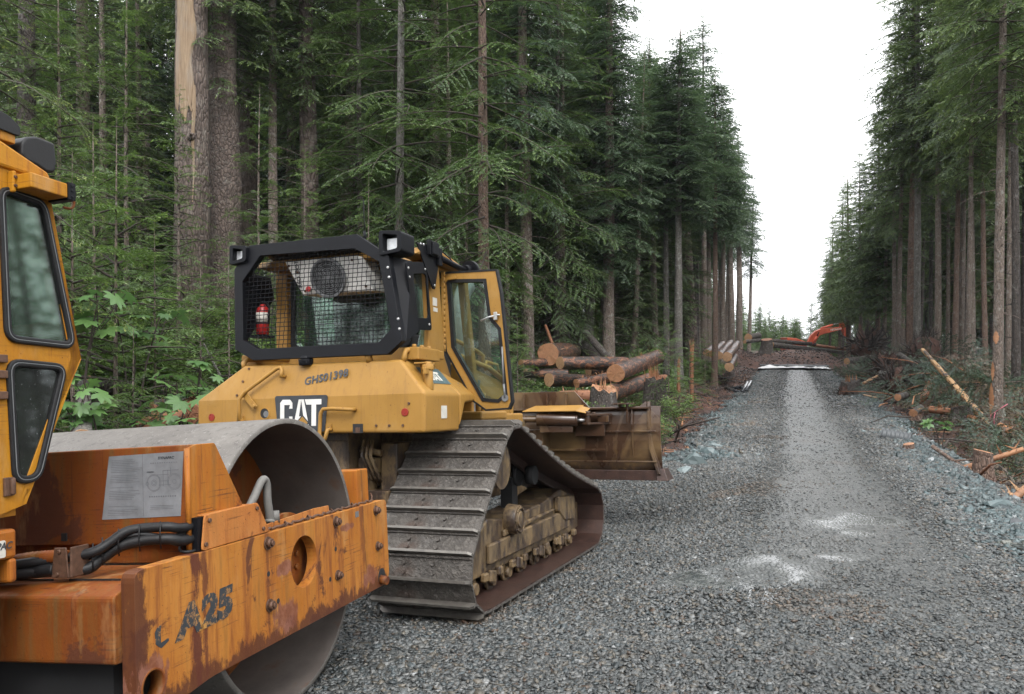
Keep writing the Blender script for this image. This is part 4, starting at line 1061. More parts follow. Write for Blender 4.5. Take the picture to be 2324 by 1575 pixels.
# handles
for path in ([(.603,1.50),(.60,1.68),(.56,1.735),(.28,1.925),(.24,1.935),(.222,1.905),(.223,1.86)],
             [(-.257,1.425),(-.235,1.352),(-.205,1.345),(-.182,1.39),(-.192,1.555),(-.215,1.587),(-.30,1.590),(-.476,1.580)]):
    m = MB()
    pts=[Vector((rx(z)-.055,y,z)) for y,z in path]
    ends=[Vector((rx(path[0][1])+.005,*path[0]))]+pts+[Vector((rx(path[-1][1])+.005,*path[-1]))]
    fine=[]
    for i in range(len(ends)-1):
        for t in (0,.5): fine.append(ends[i].lerp(ends[i+1],t))
    fine.append(ends[-1])
    m.tube(fine,.0155,8)
    y,z=path[0]; m.box((rx(z)-.01,y+.02,z+.01),(.012,.05,.07))
    m.build('grab_handle', M['yellow'], doz)
m = MB(); m.prism([(.585,1.70),(.545,1.735),(.44,1.62),(.478,1.59)],'x',-.225,-.235); m.bolt((-.235,.468,1.622),(-1,0,0),.016,.012)
m.build('handle_strap', M['yellow'], doz, .003)
m = MB(); m.tube([(-.07,-.83,1.94),(-.08,-.845,1.99),(-.06,-.845,2.035),(.02,-.845,2.05),(.2,-.845,2.06),(.22,-.845,2.0)],.022,8)
m.build('top_grab_rail', M['yellow'], doz)
m = MB(); m.tube([(-.10,.68,1.94),(-.10,.69,1.99),(-.07,.67,2.02),(.1,.5,2.03),(.2,.45,2.02)],.022,8)
m.build('top_grab_rail', M['yellow'], doz)
# badge with the three letters
bd = [(.283,1.700),(-.224,1.698),(-.150,1.408),(.283,1.408)]
bd = [(.285,1.70),(-.225,1.70),(-.20,1.41),(.25,1.41)]
m = MB(); m.prism(rounded(bd,.025),'x',-.2025,-.2065); badge = m.build('badge_plate', M['charcoal'], doz)
def letters_cat(mb, o, u, v, n, w, h, t=.002):
    o,u,v,n=Vector(o),Vector(u),Vector(v),Vector(n)
    def put(poly):
        k=len(poly); a=[o+u*p[0]*w+v*p[1]*h for p in poly]; b=[q+n*t for q in a]
        mb.add(a+b,[tuple(range(k))[::-1],tuple(range(k,2*k))]+[(i,(i+1)%k,k+(i+1)%k,k+i) for i in range(k)])
    # C
    put([(.0,.12),(.06,0),(.06,1),(0,.88)]); put([(.06,0),(.10,0),(.10,1),(.06,1)])
    put([(.10,.80),(.24,.80),(.24,1),(.10,1)]); put([(.10,0),(.24,0),(.24,.20),(.10,.20)])
    put([(.24,.80),(.24,1),(.30,.88),(.30,.66),(.22,.66),(.22,.80)][:5]); put([(.24,0),(.24,.20),(.22,.36),(.30,.36),(.30,.12)])
    # A
    put([(.33,0),(.43,0),(.515,1),(.455,1)]); put([(.70,0),(.60,0),(.515,1),(.575,1)]); put([(.435,.18),(.595,.18),(.575,.36),(.455,.36)])
    # T
    put([(.64,.80),(1.0,.80),(1.0,1),(.60,1)][:4]); put([(.765,0),(.875,0),(.875,.80),(.765,.80)])
m = MB(); letters_cat(m,(-.207,.228,1.455),(0,-1,0),(0,0,1),(-1,0,0),.395,.213); m.build('badge_letters', M['white'], badge)
m = MB(); m.prism([(.01,1.545),(-.055,1.48),(.01,1.415),(.075,1.48)],'x',-.2095,-.2125); wd=m.build('warning_diamond', M['charcoal'], doz)
m = MB(); m.prism([(.01,1.530),(-.042,1.48),(.01,1.43),(.062,1.48)],'x',-.2127,-.214); m.build('diamond_face', M['yellow'], wd)
lettering('GHS01398', .090, (rx(1.79)-.001, .022, 1.783), (0,-.41,.062), (.26,.13,1), (-1,0,.26), M['charcoal'], doz, 'serial_lettering', .0025, .10, .0012, 1.06)
for y,z in ((.932,1.534),(-.915,1.553)):
    m = MB(); m.cyl((-.195,y,z),(-.206,y,z),.031,None,20); m.build('reflector', M['reflector'], doz, .002)
m = MB(); m.ring((-.190,.387,1.56),(-.206,.387,1.56),.050,.042,24); ht=m.build('tow_hole', M['yellow'], doz)
m = MB(); m.cyl((-.2015,.387,1.56),(-.2035,.387,1.56),.0418,None,24); m.cyl((-.204,.372,1.555),(-.2045,.372,1.555),.026,None,16,1); m.build('hole_recess', [M['dark'],M['grey']], ht)
m = MB(); m.bx(-.2045,-.198,-.545,-.455,1.396,1.468); m.bx(-.206,-.2046,-.52,-.48,1.40,1.44,1); m.build('latch_notch', [M['dark'],M['bolt']], doz)
m = MB()
for y,z in ((-.665,1.453),(-.78,1.453),(-.898,1.453),(.604,1.938),(.640,1.831),(.675,1.715),(-.95,1.62)):
    m = MB(); m.bolt((rx(z)-.001,y,z),(-1,0,0),.011,.009); m.build('bolt_head', M['bolt'], doz)
m = MB(); m.bolt((rx(1.43)-.012,-.25,1.43),(-1,0,0),.017,.014); m.build('bolt_head', M['bolt'], doz)
# filler caps and necks
m = MB(); m.cyl((-.13,.035,1.95),(-.135,.035,2.0),.058,.062,14); m.cyl((-.13,.035,2.0),(-.13,.035,2.022),.052,.045,14); m.box((-.13,.035,2.03),(.03,.09,.02))
m.build('fuel_cap', M['black'], doz, .003)
m = MB(); m.cyl((-.10,-.545,1.95),(-.125,-.545,2.02),.030,None,14); m.cyl((-.125,-.545,2.02),(-.13,-.545,2.035),.033,None,12,1); m.build('vent_cap', [M['yellow'],M['grey']], doz)
m = MB()
m.cyl((-.03,-1.03,1.72),(-.02,-1.02,1.88),.040,None,14); m.cyl((-.02,-1.02,1.88),(-.02,-1.02,1.925),.050,.046,14); m.cyl((-.02,-1.02,1.925),(-.02,-1.02,1.945),.034,.026,14)
m.cyl((.04,-.98,1.76),(.04,-.97,1.93),.042,None,14); m.box((.02,-.97,1.935),(.17,.10,.012)); m.box((-.09,-1.04,1.87),(.05,.03,.05))
m.build('oil_filler', M['yellow'], doz, .003)
# ROPS mount
m = MB(); m.bx(-.02,.36,-.94,-.80,1.967,2.065); m.bx(.36,.46,-.93,-.80,1.99,2.06)
for x in (.04,.17,.30): m.bolt((x,-.87,2.065),(0,0,1),.022,.03)
m.build('cab_mount', M['yellow'], doz, .008)
m = MB(); m.bx(-.02,.36,.62,.78,1.967,2.065); m.build('cab_mount', M['yellow'], doz, .008)
# right fender badge, white sticker, slot latch
nrm = Vector((0,-.27,.255)).normalized()   # chamfer normal
def cham(x, t):   # t 0 = outer edge, 1 = inner edge of the sloping side
    sl = max(0, (x-.43)/.54)
    yo=-1.09*(1-.015*sl); zo=1.695+.005*sl; yi=-.835+.035*min(1,sl*2); zi=1.965-.20*sl
    return Vector((x, yo+(yi-yo)*t, zo+(zi-zo)*t))
def chamquad(x0,x1,t0,t1,off):
    a=[cham(x0,t0),cham(x1,t0),cham(x1,t1),cham(x0,t1)]
    nn=(a[1]-a[0]).cross(a[3]-a[0]).normalized(); 
    if nn.z<0: nn=-nn
    return [q+nn*off for q in a], nn
m = MB(); a,nn=chamquad(.02,.415,.30,.78,.002); b=[q+nn*.002 for q in a]; m.hexa(a+b); sb=m.build('side_badge', M['bluegrey'], doz)
m = MB(); u=(a[1]-a[0]).normalized(); v=(a[3]-a[0]).normalized()
letters_cat(m, a[0]+u*.09+v*.035+nn*.0025, u, v, nn, .22,.10,.0015); m.build('badge_letters', M['offwhite'], sb)
m = MB(); m.bx(.07,.17,-1.0885,-1.092,1.50,1.60); m.build('sticker', M['offwhite'], doz)
m = MB(); a,nn=chamquad(.60,.72,.3,.62,.003); m.hexa(a+[q+nn*.003 for q in a]); m.bolt(sum(a,Vector())/4+nn*.006,nn,.012,.008); m.build('latch_plate', M['grey'], doz)
# ---- cab
cab = MB()
cab.prism([(-.03+.38,2.0),(.45,2.0),(.42,2.84),(.33,2.84)],'y',.58,.70)      # left rear post
cab.prism([(.40,2.03),(.70,2.03),(.60,2.82),(.36,2.82)],'y',-.82,-.74)     # right rear post (wide)
cab.prism([(1.45,1.75),(1.54,1.75),(1.30,2.82),(1.22,2.82)],'y',.62,.72)
cab.prism([(1.45,1.75),(1.54,1.75),(1.30,2.82),(1.22,2.82)],'y',-.78,-.70)
cab.bx(.34,.46,-.80,.70,1.97,2.10); cab.bx(.34,1.28,-.78,.70,2.80,2.84)
cab.bx(.30,1.6,-.76,-.71,1.66,1.80); cab.bx(.30,1.6,.66,.71,1.66,1.90); cab.bx(1.50,1.56,-.72,.66,1.5,2.02)
cab.prism([(.46,2.10),(.70,2.10),(.95,1.75),(.46,1.70)],'y',-.80,-.77)
cabo = cab.build('cab', M['yellow'], doz, .012, 2)
m = MB()
m.prism([(-.66,2.83),(-.58,2.895),(.58,2.895),(.66,2.83)],'x',.10,1.30)
m.prism([(.10,2.84),(.16,2.905),(.48,2.915),(.48,2.84)],'y',-.86,-.66); m.prism([(.52,2.84),(.52,2.93),(.62,2.945),(.98,2.89),(.98,2.83)],'y',-.86,-.66)
m.prism([(.10,2.84),(.16,2.905),(.98,2.915),(.98,2.83)],'y',.60,.74)
m.build('roof', M['yellow'], doz, .02, 2)
m = MB(); m.bx(.44,1.25,-.70,.58,1.80,1.84); m.bx(.48,.52,-.62,.55,1.84,2.10)
m.bx(.60,.95,-.30,.25,1.85,2.10); m.prism([(.55,2.08),(.68,2.08),(.62,2.62),(.52,2.60)],'y',-.26,.22); m.bx(1.05,1.3,-.6,.5,1.84,2.2); m.bx(.6,1.1,-.52,-.40,1.85,2.25); m.bx(.6,1.1,.34,.46,1.85,2.25)
m.bx(1.22,1.26,-.1,.02,2.1,2.8)
m.build('cab_interior', M['dark'], doz, .02)
# rear cab window
outer=rounded([(-.66,2.11),(.57,2.11),(.57,2.79),(-.66,2.79)],.08); inner=rounded([(-.615,2.155),(.525,2.155),(.525,2.745),(-.615,2.745)],.06)
m = MB(); frame2d(m,outer,inner,'x',.385,.405); rw=m.build('rear_window', M['rubber'], doz)
m = MB(); m.prism(inner,'x',.393,.397); m.build('pane', M['glass_doz'], rw)
m = MB(); m.prism([(.72,2.12),(1.42,2.12),(1.24,2.76),(.70,2.76)],'y',.655,.66); m.build('side_window', M['glass_doz'], doz)
m = MB(); m.prism([(-.60,2.05),(.55,2.05),(.50,2.78),(-.55,2.78)],'x',1.40,1.405,0,(0,0)); m.build('windscreen', M['glass_doz'], doz)
# side window panel, black steel with an opening
outer=rounded([(-.06,2.745),(.30,2.80),(.385,2.235),(.06,2.215)],.03); inner=rounded([(.03,2.66),(.29,2.705),(.335,2.33),(.075,2.315)],.05)
m = MB(); frame2d(m,outer,inner,'y',-.855,-.84)
for p in ((-.03,2.70),(-.01,2.63),(.26,2.735),(.09,2.26),(.33,2.28)): m.bolt((p[0],-.856,p[1]),(0,-1,0),.012,.008,1)
sp=m.build('side_guard_panel', [M['black'],M['steel']], doz, .003)
m = MB(); m.prism([(.0,2.68),(.31,2.72),(.345,2.31),(.05,2.30)],'y',-.80,-.795); m.build('pane', M['glass_doz'], sp)
m = MB(); m.prism([(.30,2.24),(.36,2.24),(.34,2.09),(.24,2.09)],'y',-.80,-.79); m.build('lower_pane', M['glass_doz'], sp)
# rear screen guard
go=[(.66,3.005),(.80,2.80),(.735,2.105),(.54,2.005),(-.745,2.005),(-.87,2.105),(-.715,2.80),(-.41,3.005)]
gi=[(.535,2.905),(.705,2.69),(.655,2.18),(.50,2.10),(-.655,2.10),(-.765,2.205),(-.635,2.755),(-.40,2.885)]
def gx(z): return -.13+.08*(z-2.0)
m = MB()
n=len(go)
vs=[(gx(z)-.035,y,z) for y,z in go]+[(gx(z)-.035,y,z) for y,z in gi]+[(gx(z)+.03,y,z) for y,z in go]+[(gx(z)+.03,y,z) for y,z in gi]
fs=[]
for i in range(n):
    j=(i+1)%n; fs+=[(i,n+i,n+j,j),(2*n+j,3*n+j,3*n+i,2*n+i),(i,j,2*n+j,2*n+i),(n+j,n+i,3*n+i,3*n+j)]
m.add(vs,fs)
# flanges running forward to the cab
for i in (6,5,4): 
    pass
m.hexa([(gx(2.8)+.03,-.715,2.80),(gx(2.8)+.03,-.70,2.80),(gx(2.1)+.03,-.855,2.105),(gx(2.1)+.03,-.87,2.105),(.06,-.845,2.77),(.06,-.83,2.77),(.12,-.86,2.20),(.12,-.875,2.20)])
m.hexa([(gx(3.0)+.03,.66,3.005),(gx(3.0)+.03,-.41,3.005),(gx(3.0)+.03,-.41,2.985),(gx(3.0)+.03,.66,2.985),(.30,.66,2.93),(.30,-.45,2.93),(.30,-.45,2.91),(.30,.66,2.91)])
m.hexa([(gx(2.8)+.03,.80,2.80),(gx(2.8)+.03,.785,2.80),(gx(2.1)+.03,.72,2.105),(gx(2.1)+.03,.735,2.105),(.36,.79,2.80),(.36,.775,2.80),(.36,.73,2.60),(.36,.745,2.60)])
for y,z in ((-.69,2.70),(-.705,2.62),(-.80,2.28),(-.815,2.20)): m.bolt((gx(z)-.036,y-.03,z),(-1,0,0),.013,.01,1)
guard=m.build('rear_screen_guard', [M['black'],M['steel']], doz, .010, 2)
# wire mesh clipped to the inner outline
def clip_line(poly, fix, val):
    xs=[]
    for i in range(len(poly)):
        a,b=poly[i],poly[(i+1)%len(poly)]
        if (a[fix]-val)*(b[fix]-val)<0:
            t=(val-a[fix])/(b[fix]-a[fix]); xs.append(a[1-fix]+t*(b[1-fix]-a[1-fix]))
    return sorted(xs)
big=inset(gi,-.02); m=MB(); sp_=.043
y=-.80; k=0
while y<.74:
    s=clip_line(big,0,y)
    if len(s)>=2:
        pts=[]; nz=max(3,int((s[-1]-s[0])/(sp_/1.0)))
        for i in range(nz+1):
            z=s[0]+(s[-1]-s[0])*i/nz; w=.0035*(1 if (i+k)%2 else -1); pts.append((gx(z)+.005+w,y+.0025*(1 if i%2 else -1),z))
        m.tube(pts,.0032,4,0,False)
    y+=sp_; k+=1
z=2.06
while z<2.93:
    s=clip_line(big,1,z)
    if len(s)>=2: m.tube([(gx(z)+.005,s[0],z),(gx(z)+.005,s[-1],z)],.0032,4,0,False)
    z+=sp_*.86
m.build('wire_mesh', M['black'], guard)
# condenser unit hanging behind the rear window
q=[(.10,.50,2.80),(.10,-.36,2.80),(.10,-.40,2.52),(.10,.34,2.52)]
m = MB()
m.hexa([(.02,.37,2.86),(.02,-.36,2.85),(.10,-.46,2.56),(.10,.235,2.565),(.30,.37,2.87),(.30,-.36,2.87),(.36,-.46,2.58),(.36,.235,2.58)])
ac=m.build('condenser_unit', M['white'], doz, .012, 2)
fc=Vector((.052,-.06,2.69)); fn=Vector((-.97,0,-.26)).normalized()
m = MB(); m.cyl(fc,fc+fn*.006,.155,None,32); m.build('fan_recess', M['dark'], ac)
m = MB()
for r_ in (.15,.134,.118,.102,.086,.07,.054,.038): m.ring(fc+fn*.012,fc+fn*.018,r_,r_-.006,32)
u=fn.cross(Vector((0,0,1))).normalized(); w=fn.cross(u)
for a in range(6):
    d=u*math.cos(a*math.pi/6)+w*math.sin(a*math.pi/6); m.tube([fc+fn*.016-d*.15,fc+fn*.016+d*.15],.003,4)
m.cyl(fc+fn*.012,fc+fn*.024,.024,None,16); m.ring(fc,fc+fn*.03,.168,.152,32)
m.build('fan_grille', M['grey'], ac)
dn=Vector((-.97,0,-.26)).normalized()
m = MB(); m.cyl(Vector((.068,.155,2.612)),Vector((.060,.155,2.612)),.024,None,20); m.build('red_dot', M['red'], ac)
lettering('RED DOT', .055, Vector((.058,.215,2.625)), (.26,0,-.97) if False else (-.26,0,.97), (0,1,0), (-1,0,0), M['charcoal'], ac, 'unit_lettering', .001, 0, .001)
m = MB()
for p in ((.03,.33,2.82),(.03,-.30,2.82),(.085,.20,2.60),(.085,-.40,2.60),(.045,.25,2.76)):
    m = MB(); m.bolt(p,dn,.012,.008); m.build('screw', M['bolt'], ac)
# work lights
for (y0,y1,z0,z1,x0,x1,ly,lz) in ((-.845,-.64,2.80,3.005,-.12,.10,-.735,2.895),(.655,.83,2.84,3.015,-.13,.05,.755,2.92)):
    m = MB(); o=rounded([(y0,z0+.02),(y1,z0),(y1,z1),(y0,z1-.02)],.025); i=rounded([(y0+.04,z0+.05),(y1-.035,z0+.03),(y1-.035,z1-.03),(y0+.04,z1-.05)],.015)
    frame2d(m,o,i,'x',x0,x1); m.bx(x1-.02,x1-.01,y0+.02,y1-.02,z0+.02,z1-.02); hs=m.build('work_light', M['black'], doz, .004)
    m = MB(); m.prism(rounded([(ly-.052,lz-.05),(ly+.052,lz-.05),(ly+.052,lz+.05),(ly-.052,lz+.05)],.015),'x',x0+.055,x0+.07); m.build('lamp_glass', M['lens'], hs, .006)
m = MB(); m.tube([(-.02,-.45,3.0),(-.02,-.44,3.3)],.004,6); m.cyl((-.02,-.45,2.96),(-.02,-.45,3.04),.010,None,8); m.build('radio_aerial', M['black'], doz)
# triangular mirror bracket, lamp on arm
m = MB(); m.prism([(.11,2.935),(.27,2.955),(.50,2.87),(.50,2.78),(.44,2.59),(.40,2.59)],'y',-.862,-.85)
m.bx(.28,.44,-.90,-.862,2.86,2.985); m.bx(.30,.42,-.915,-.90,2.87,2.97); m.bx(.46,.52,-.895,-.862,2.80,2.95)
for p in ((.17,2.93),(.22,2.935),(.42,2.62)): m.bolt((p[0],-.863,p[1]),(0,-1,0),.013,.01,1)
m.build('mirror_bracket', [M['black'],M['steel']], doz, .004)
m = MB(); m.tube([(.50,-.88,2.87),(.80,-.885,2.85),(.98,-.90,2.83)],[.028,.026,.03],8); m.cyl((.96,-.90,2.835),(1.05,-.90,2.85),.045,.05,14); m.cyl((1.05,-.905,2.85),(1.10,-.905,2.86),.085,.085,24)
m.tube([(.55,-.88,2.93),(.70,-.88,2.90),(.78,-.885,2.86)],.006,5)
m.build('round_mirror', M['black'], doz)
# sticker on post, hinge strip
m = MB(); m.bx(.47,.55,-.8205,-.823,2.46,2.53); m.bx(.48,.56,-.8205,-.823,2.41,2.445); m.build('post_sticker', M['offwhite'], doz)
# ---- door, swung open across the machine
do=[(-.765,2.785),(-1.305,2.772),(-1.345,2.56),(-1.432,1.63),(-1.405,1.568),(-1.19,1.558),(-1.07,1.64),(-.815,2.08)]
di=[(-.845,2.705),(-1.195,2.685),(-1.235,2.36),(-1.325,2.255),(-1.377,1.685),(-1.305,1.637),(-1.165,1.652),(-.885,2.12)]
m = MB(); frame2d(m,do,di,'x',.735,.775)
door=m.build('door', M['yellow'], doz, .008, 2)
m = MB(); frame2d(m,inset(do,-.006),inset(do,.010),'x',.730,.782); frame2d(m,inset(di,-.016),inset(di,.012),'x',.728,.783); m.build('door_seal', M['rubber'], door)
m = MB(); m.prism(di,'x',.752,.757); m.build('pane', M['glass_doz'], door)
m = MB(); m.bx(.70,.732,-1.315,-1.285,2.33,2.40); m.tube([(.715,-1.31,2.37),(.70,-1.25,2.36),(.69,-1.17,2.33)],.009,6); m.tube([(.715,-1.3,2.375),(.71,-1.34,2.372)],.010,6)
m.build('door_handle', M['steel'], door, .003)
m = MB(); m.tube([(.725,-1.362,1.75),(.725,-1.352,2.10)],.008,6); m.cyl((.72,-1.372,1.66),(.73,-1.372,1.66),.03,None,14); m.tube([(.725,-1.372,1.66),(.725,-1.362,1.78)],.010,6); m.build('gas_strut', M['grey'], door)
m = MB(); m.prism([(-.765,2.73),(-.93,2.735),(-.93,2.715),(-.845,2.71),(-.80,2.66),(-.765,2.66)],'x',.71,.733); m.build('door_stop', M['yellow'], door, .003)
m = MB(); m.bx(.690,.735,-.815,-.795,2.08,2.78)
for k in range(14): m.cyl((.70,-.82,2.10+.05*k),(.70,-.82,2.135+.05*k),.010,None,8)
m.build('door_hinge', M['yellow'], door, .002)
# ---- engine hood in front of the cab
m = MB()
m.hexa([(1.58,-.44,1.40),(3.35,-.40,1.40),(3.35,.40,1.40),(1.58,.44,1.40),(1.58,-.44,2.10),(3.35,-.40,1.86),(3.35,.40,1.86),(1.58,.44,2.10)])
m.bx(3.352,3.42,-.42,.42,1.2,1.84); m.bx(1.62,3.2,-.62,-.442,1.40,1.52); m.bx(1.62,3.2,.442,.62,1.40,1.52)
m.bx(.98,1.6,-1.05,-.62,1.47,1.55); m.bx(.98,1.6,.62,1.05,1.47,1.55); m.bx(1.2,1.26,-.98,-.93,1.40,1.72); m.bx(1.04,1.09,-1.0,-.95,1.54,1.64)
hood=m.build('engine_hood', M['yellow'], doz, .02, 2)
m = MB(); m.prism([(1.62,1.98),(2.35,1.88),(2.30,1.75),(1.62,1.82)],'y',-.4455,-.4475); m.build('hood_decal', M['bluegrey'], hood)
lettering('XL LGP', .09, (1.70,-.449,1.845), (1,0,-.13), (.1,0,1), (0,-1,0), M['offwhite'], hood, 'hood_lettering', .0, 0, .0005)
lettering('CRD-1', .10, (2.45,-.438,1.66), (1,0,-.1), (.1,0,1), (0,-1,0), M['charcoal'], hood, 'hood_number', .002, 0, .0005)
m = MB()
for x in (1.75,2.1): m.prism([(x,1.46),(x+.28,1.46),(x+.12,1.68),(x-.02,1.70)],'y',-.449,-.4435)
m.build('hood_vent', M['grey'], hood)
m = MB()
m.tube([(2.05,-.36,2.02),(2.05,-.36,2.62),(2.07,-.36,2.75),(2.13,-.36,2.84),(2.22,-.36,2.90)],[.085,.085,.086,.088,.09],16,0,False)
m.build('exhaust_stack', M['grey'], doz)
m = MB()
m.tube([(1.6,-.43,2.12),(1.72,-.43,2.28),(2.3,-.43,2.20),(2.46,-.43,2.16),(2.46,-.43,2.08)],.022,8); m.tube([(2.55,-.42,2.0),(2.58,-.42,2.10),(2.9,-.42,2.08),(2.98,-.42,1.95)],.018,8)
m.tube([(1.55,-.46,2.14),(2.6,-.44,2.03),(3.2,-.42,1.88)],.03,8)
m.build('hood_handrail', M['yellow'], doz)

# ---- tracks
def shoe_mesh():
    m = MB(); w=.43
    m.hexa([(-.098,-w,-.012),(.088,-w,-.012),(.088,w,-.012),(-.098,w,-.012),(-.098,-w,.006),(.088,-w,.006),(.088,w,.006),(-.098,w,.006)])
    # grouser bar with clipped corners, leading lip
    g=[(-w,.006),(w,.006),(w,.040),(w-.03,.058),(-w+.03,.058),(-w,.040)]
    m.prism(g,'x',.066,.086,1)
    m.prism([(-w,.006),(w,.006),(w-.02,.020),(-w+.02,.020)],'x',-.098,-.082)
    for y in (-.12,.02,.12,-.02):
        for x in (-.035,.03):
            if abs(y)>.05: m.cyl((x,y,.006),(x,y,.022),.016,.014,6)
    me=bpy.data.meshes.new('track_shoe'); me.from_pydata(m.v,[],m.f); me.materials.append(M['track']); me.materials.append(M['grouser']); me.polygons.foreach_set('material_index',m.m); me.update(); return me
def shoe_back():
    m = MB(); w=.43
    m.bx(-.096,.086,-w+.004,w-.004,-.020,-.0122)
    for y in (-.085,.085): m.bx(-.08,.10,y-.022,y+.022,-.10,-.0202)
    me=bpy.data.meshes.new('shoe_link'); me.from_pydata(m.v,[],m.f); me.materials.append(M['inner']); me.update(); return me
SH, SB = shoe_mesh(), shoe_back()
circ=[((0,.373),.318),((3.1,.373),.318),((.67,1.08),.345)]
def loop_pts(n):
    # counter-clockwise hull (seen from the right side, x forward, z up): bottom, front idler, sprocket, rear idler
    seq=[((0,.373),.318),((3.1,.373),.318),((.67,1.085),.345)]
    pts=[]
    tang=[]
    for i in range(3):
        (c0,r0),(c1,r1)=seq[i],seq[(i+1)%3]
        d=Vector(c1)-Vector(c0); L=d.length; d/=L
        a=math.asin((r0-r1)/L); nrm=Vector((d.y,-d.x)); nv=nrm*math.cos(a)+d*math.sin(a)
        tang.append((Vector(c0)+nv*r0, Vector(c1)+nv*r1, nv))
    path=[]
    for i in range(3):
        p,q,nv=tang[i]; c,r=seq[(i+1)%3]; nxt=tang[(i+1)%3][2]
        for k in range(40):
            t=k/40; e=p.lerp(q,t)
            if i==1: e=e-nv*.055*math.sin(math.pi*t)      # upper run sags a little
            path.append(e)
        a0=math.atan2(nv.y,nv.x); a1=math.atan2(nxt.y,nxt.x)
        while a1<a0: a1+=2*math.pi
        for k in range(30): 
            a=a0+(a1-a0)*k/30; path.append(Vector(c)+Vector((math.cos(a),math.sin(a)))*r)
    path.append(path[0]); s=[0]
    for i in range(1,len(path)): s.append(s[-1]+(path[i]-path[i-1]).length)
    out=[]; L=s[-1]
    def P(t):
        t%=L; k=np.searchsorted(s,t)-1; k=max(0,k); f=(t-s[k])/max(1e-9,s[k+1]-s[k]); return path[k].lerp(path[k+1],f)
    for i in range(n):
        t=L*i/n; a,b=P(t-.085),P(t+.085); out.append(((a+b)/2,(b-a).normalized()))
    return out
NS=48
for sgn,nm in ((-1,'track'),(1,'track')):
    yc=sgn*1.08
    tr=empty('track',(0,yc,0)); tr.parent=doz
    for p,d in loop_pts(NS):
        ang=math.atan2(d.y,d.x)
        # shoe local x along travel (-d so grouser trails), z outward
        o=bpy.data.objects.new('track_shoe',SH); COL.objects.link(o); o.parent=tr
        X=Vector((d.x,0,d.y)); Z=Vector((d.y,0,-d.x)); Yv=Z.cross(X)
        mm=Matrix((X,Yv,Z)).transposed().to_4x4(); mm.translation=Vector((p.x,0,p.y))
        o.matrix_local=mm
    # chain (inner faces and links) as one sub-part
    m = MB()
    for p,d in loop_pts(NS):
        X=Vector((d.x,0,d.y)); Z=Vector((d.y,0,-d.x)); Yv=Z.cross(X)
        mm=Matrix((X,Yv,Z)).transposed(); 
        vs=[mm@v.co+Vector((p.x,0,p.y)) for v in SB.vertices]
        m.add(vs,[tuple(f.vertices) for f in SB.polygons])
    m.build('chain', M['inner'], tr)
    # frame with rollers, idlers, sprocket, final drive
    s=sgn
    fr=MB()
    side=[(.20,.22),(.20,.50),(.55,.66),(1.05,.60),(2.0,.64),(2.55,.72),(2.95,.62),(3.05,.40),(2.95,.22)]
    fr.prism(side,'y',yc-.19,yc+.19)
    fr.prism([(.50,.30),(.50,.46),(2.72,.50),(2.72,.30)],'y',yc-s*.0+ s*.19,yc+s*.235)
    fr.prism([(2.3,.52),(2.3,.66),(2.86,.62),(2.86,.36),(2.5,.40)],'y',yc+s*.19,yc+s*.25)
    fr.prism([(.85,.47),(2.25,.525),(2.27,.55),(.85,.53)],'y',yc+s*.19,yc+s*.222)
    fr.prism([(-.19,.48),(-.19,.25),(.25,.20),(.25,.52),(0,.56)],'y',yc+s*.10,yc+s*.15)
    fr.prism([(3.29,.50),(3.29,.22),(2.95,.20),(2.95,.55)],'y',yc+s*.10,yc+s*.15)
    for k in range(9): fr.box((.42+.31*k,yc+s*.215,.215),(.09,.05,.07))
    for k in range(4): fr.box((.55+.62*k,yc+s*.225,.20),(.13,.04,.10),Matrix.Rotation(.2,3,'Y'))
    fo=fr.build('track_frame',M['dusty'],doz,.012,1)
    m = MB(); hc=(1.02,yc+s*.19,.60); m.cyl(hc,(1.02,yc+s*.30,.60),.135,.125,28); m.cyl((1.02,yc+s*.30,.60),(1.02,yc+s*.315,.60),.075,.07,20); m.ring((1.02,yc+s*.30,.60),(1.02,yc+s*.312,.60),.11,.095,24)
    for a in range(8): m.bolt((1.02+.105*math.cos(a*.785),yc+s*.301,.60+.105*math.sin(a*.785)),(0,s,0),.014,.012)
    m.build('pivot_hub',M['dusty'],fo,.003)
    for k in range(8):
        m = MB(); x=.30+.365*k
        m.cyl((x,yc-.13,.145),(x,yc+s*.16,.145),.085,None,18); m.cyl((x,yc+s*.16,.145),(x,yc+s*.20,.145),.05,.045,14); m.cyl((x,yc+s*.02,.145),(x,yc+s*.05,.145),.105,None,18)
        m.build('bottom_roller',M['dusty'],fo)
    for x in (0,3.1):
        m = MB(); m.cyl((x,yc-.05,.373),(x,yc+.05,.373),.225,None,30); m.cyl((x,yc-.10,.373),(x,yc+.10,.373),.20,None,30); m.cyl((x,yc-.17,.373),(x,yc+.17,.373),.08,None,16); m.build('idler_wheel',M['dusty'],fo)
    m = MB()
    te=[]
    for k in range(25):
        a=2*math.pi*k/25
        for dr,da in ((.255,-.09),(.295,-.035),(.295,.035),(.255,.09)): te.append((.67+dr*math.cos(a+da),1.085+dr*math.sin(a+da)))
    m.prism(te,'y',yc-.035,yc+.035); m.cyl((.67,yc-.28,1.085),(.67,yc+s*.13,1.085),.19,.17,28); m.cyl((.67,yc+s*.13,1.085),(.67,yc+s*.19,1.085),.10,.08,20)
    for a in range(10): m.bolt((.67+.225*math.cos(a*.628),yc+s*.036,1.085+.225*math.sin(a*.628)),(0,s,0),.018,.016)
    m.build('sprocket',M['dusty'],doz)
    m = MB(); m.cyl((1.72,yc-.20,.93),(1.72,yc+s*.12,.93),.09,None,20); m.cyl((1.72,yc+s*.0,.93),(1.72,yc+s*.04,.93),.11,None,20); m.box((1.66,yc-s*.05,.74),(.14,.12,.34)); m.cyl((1.72,yc+s*.12,.93),(1.72,yc+s*.13,.93),.08,None,20)
    m.build('carrier_roller',M['dark'],fo)
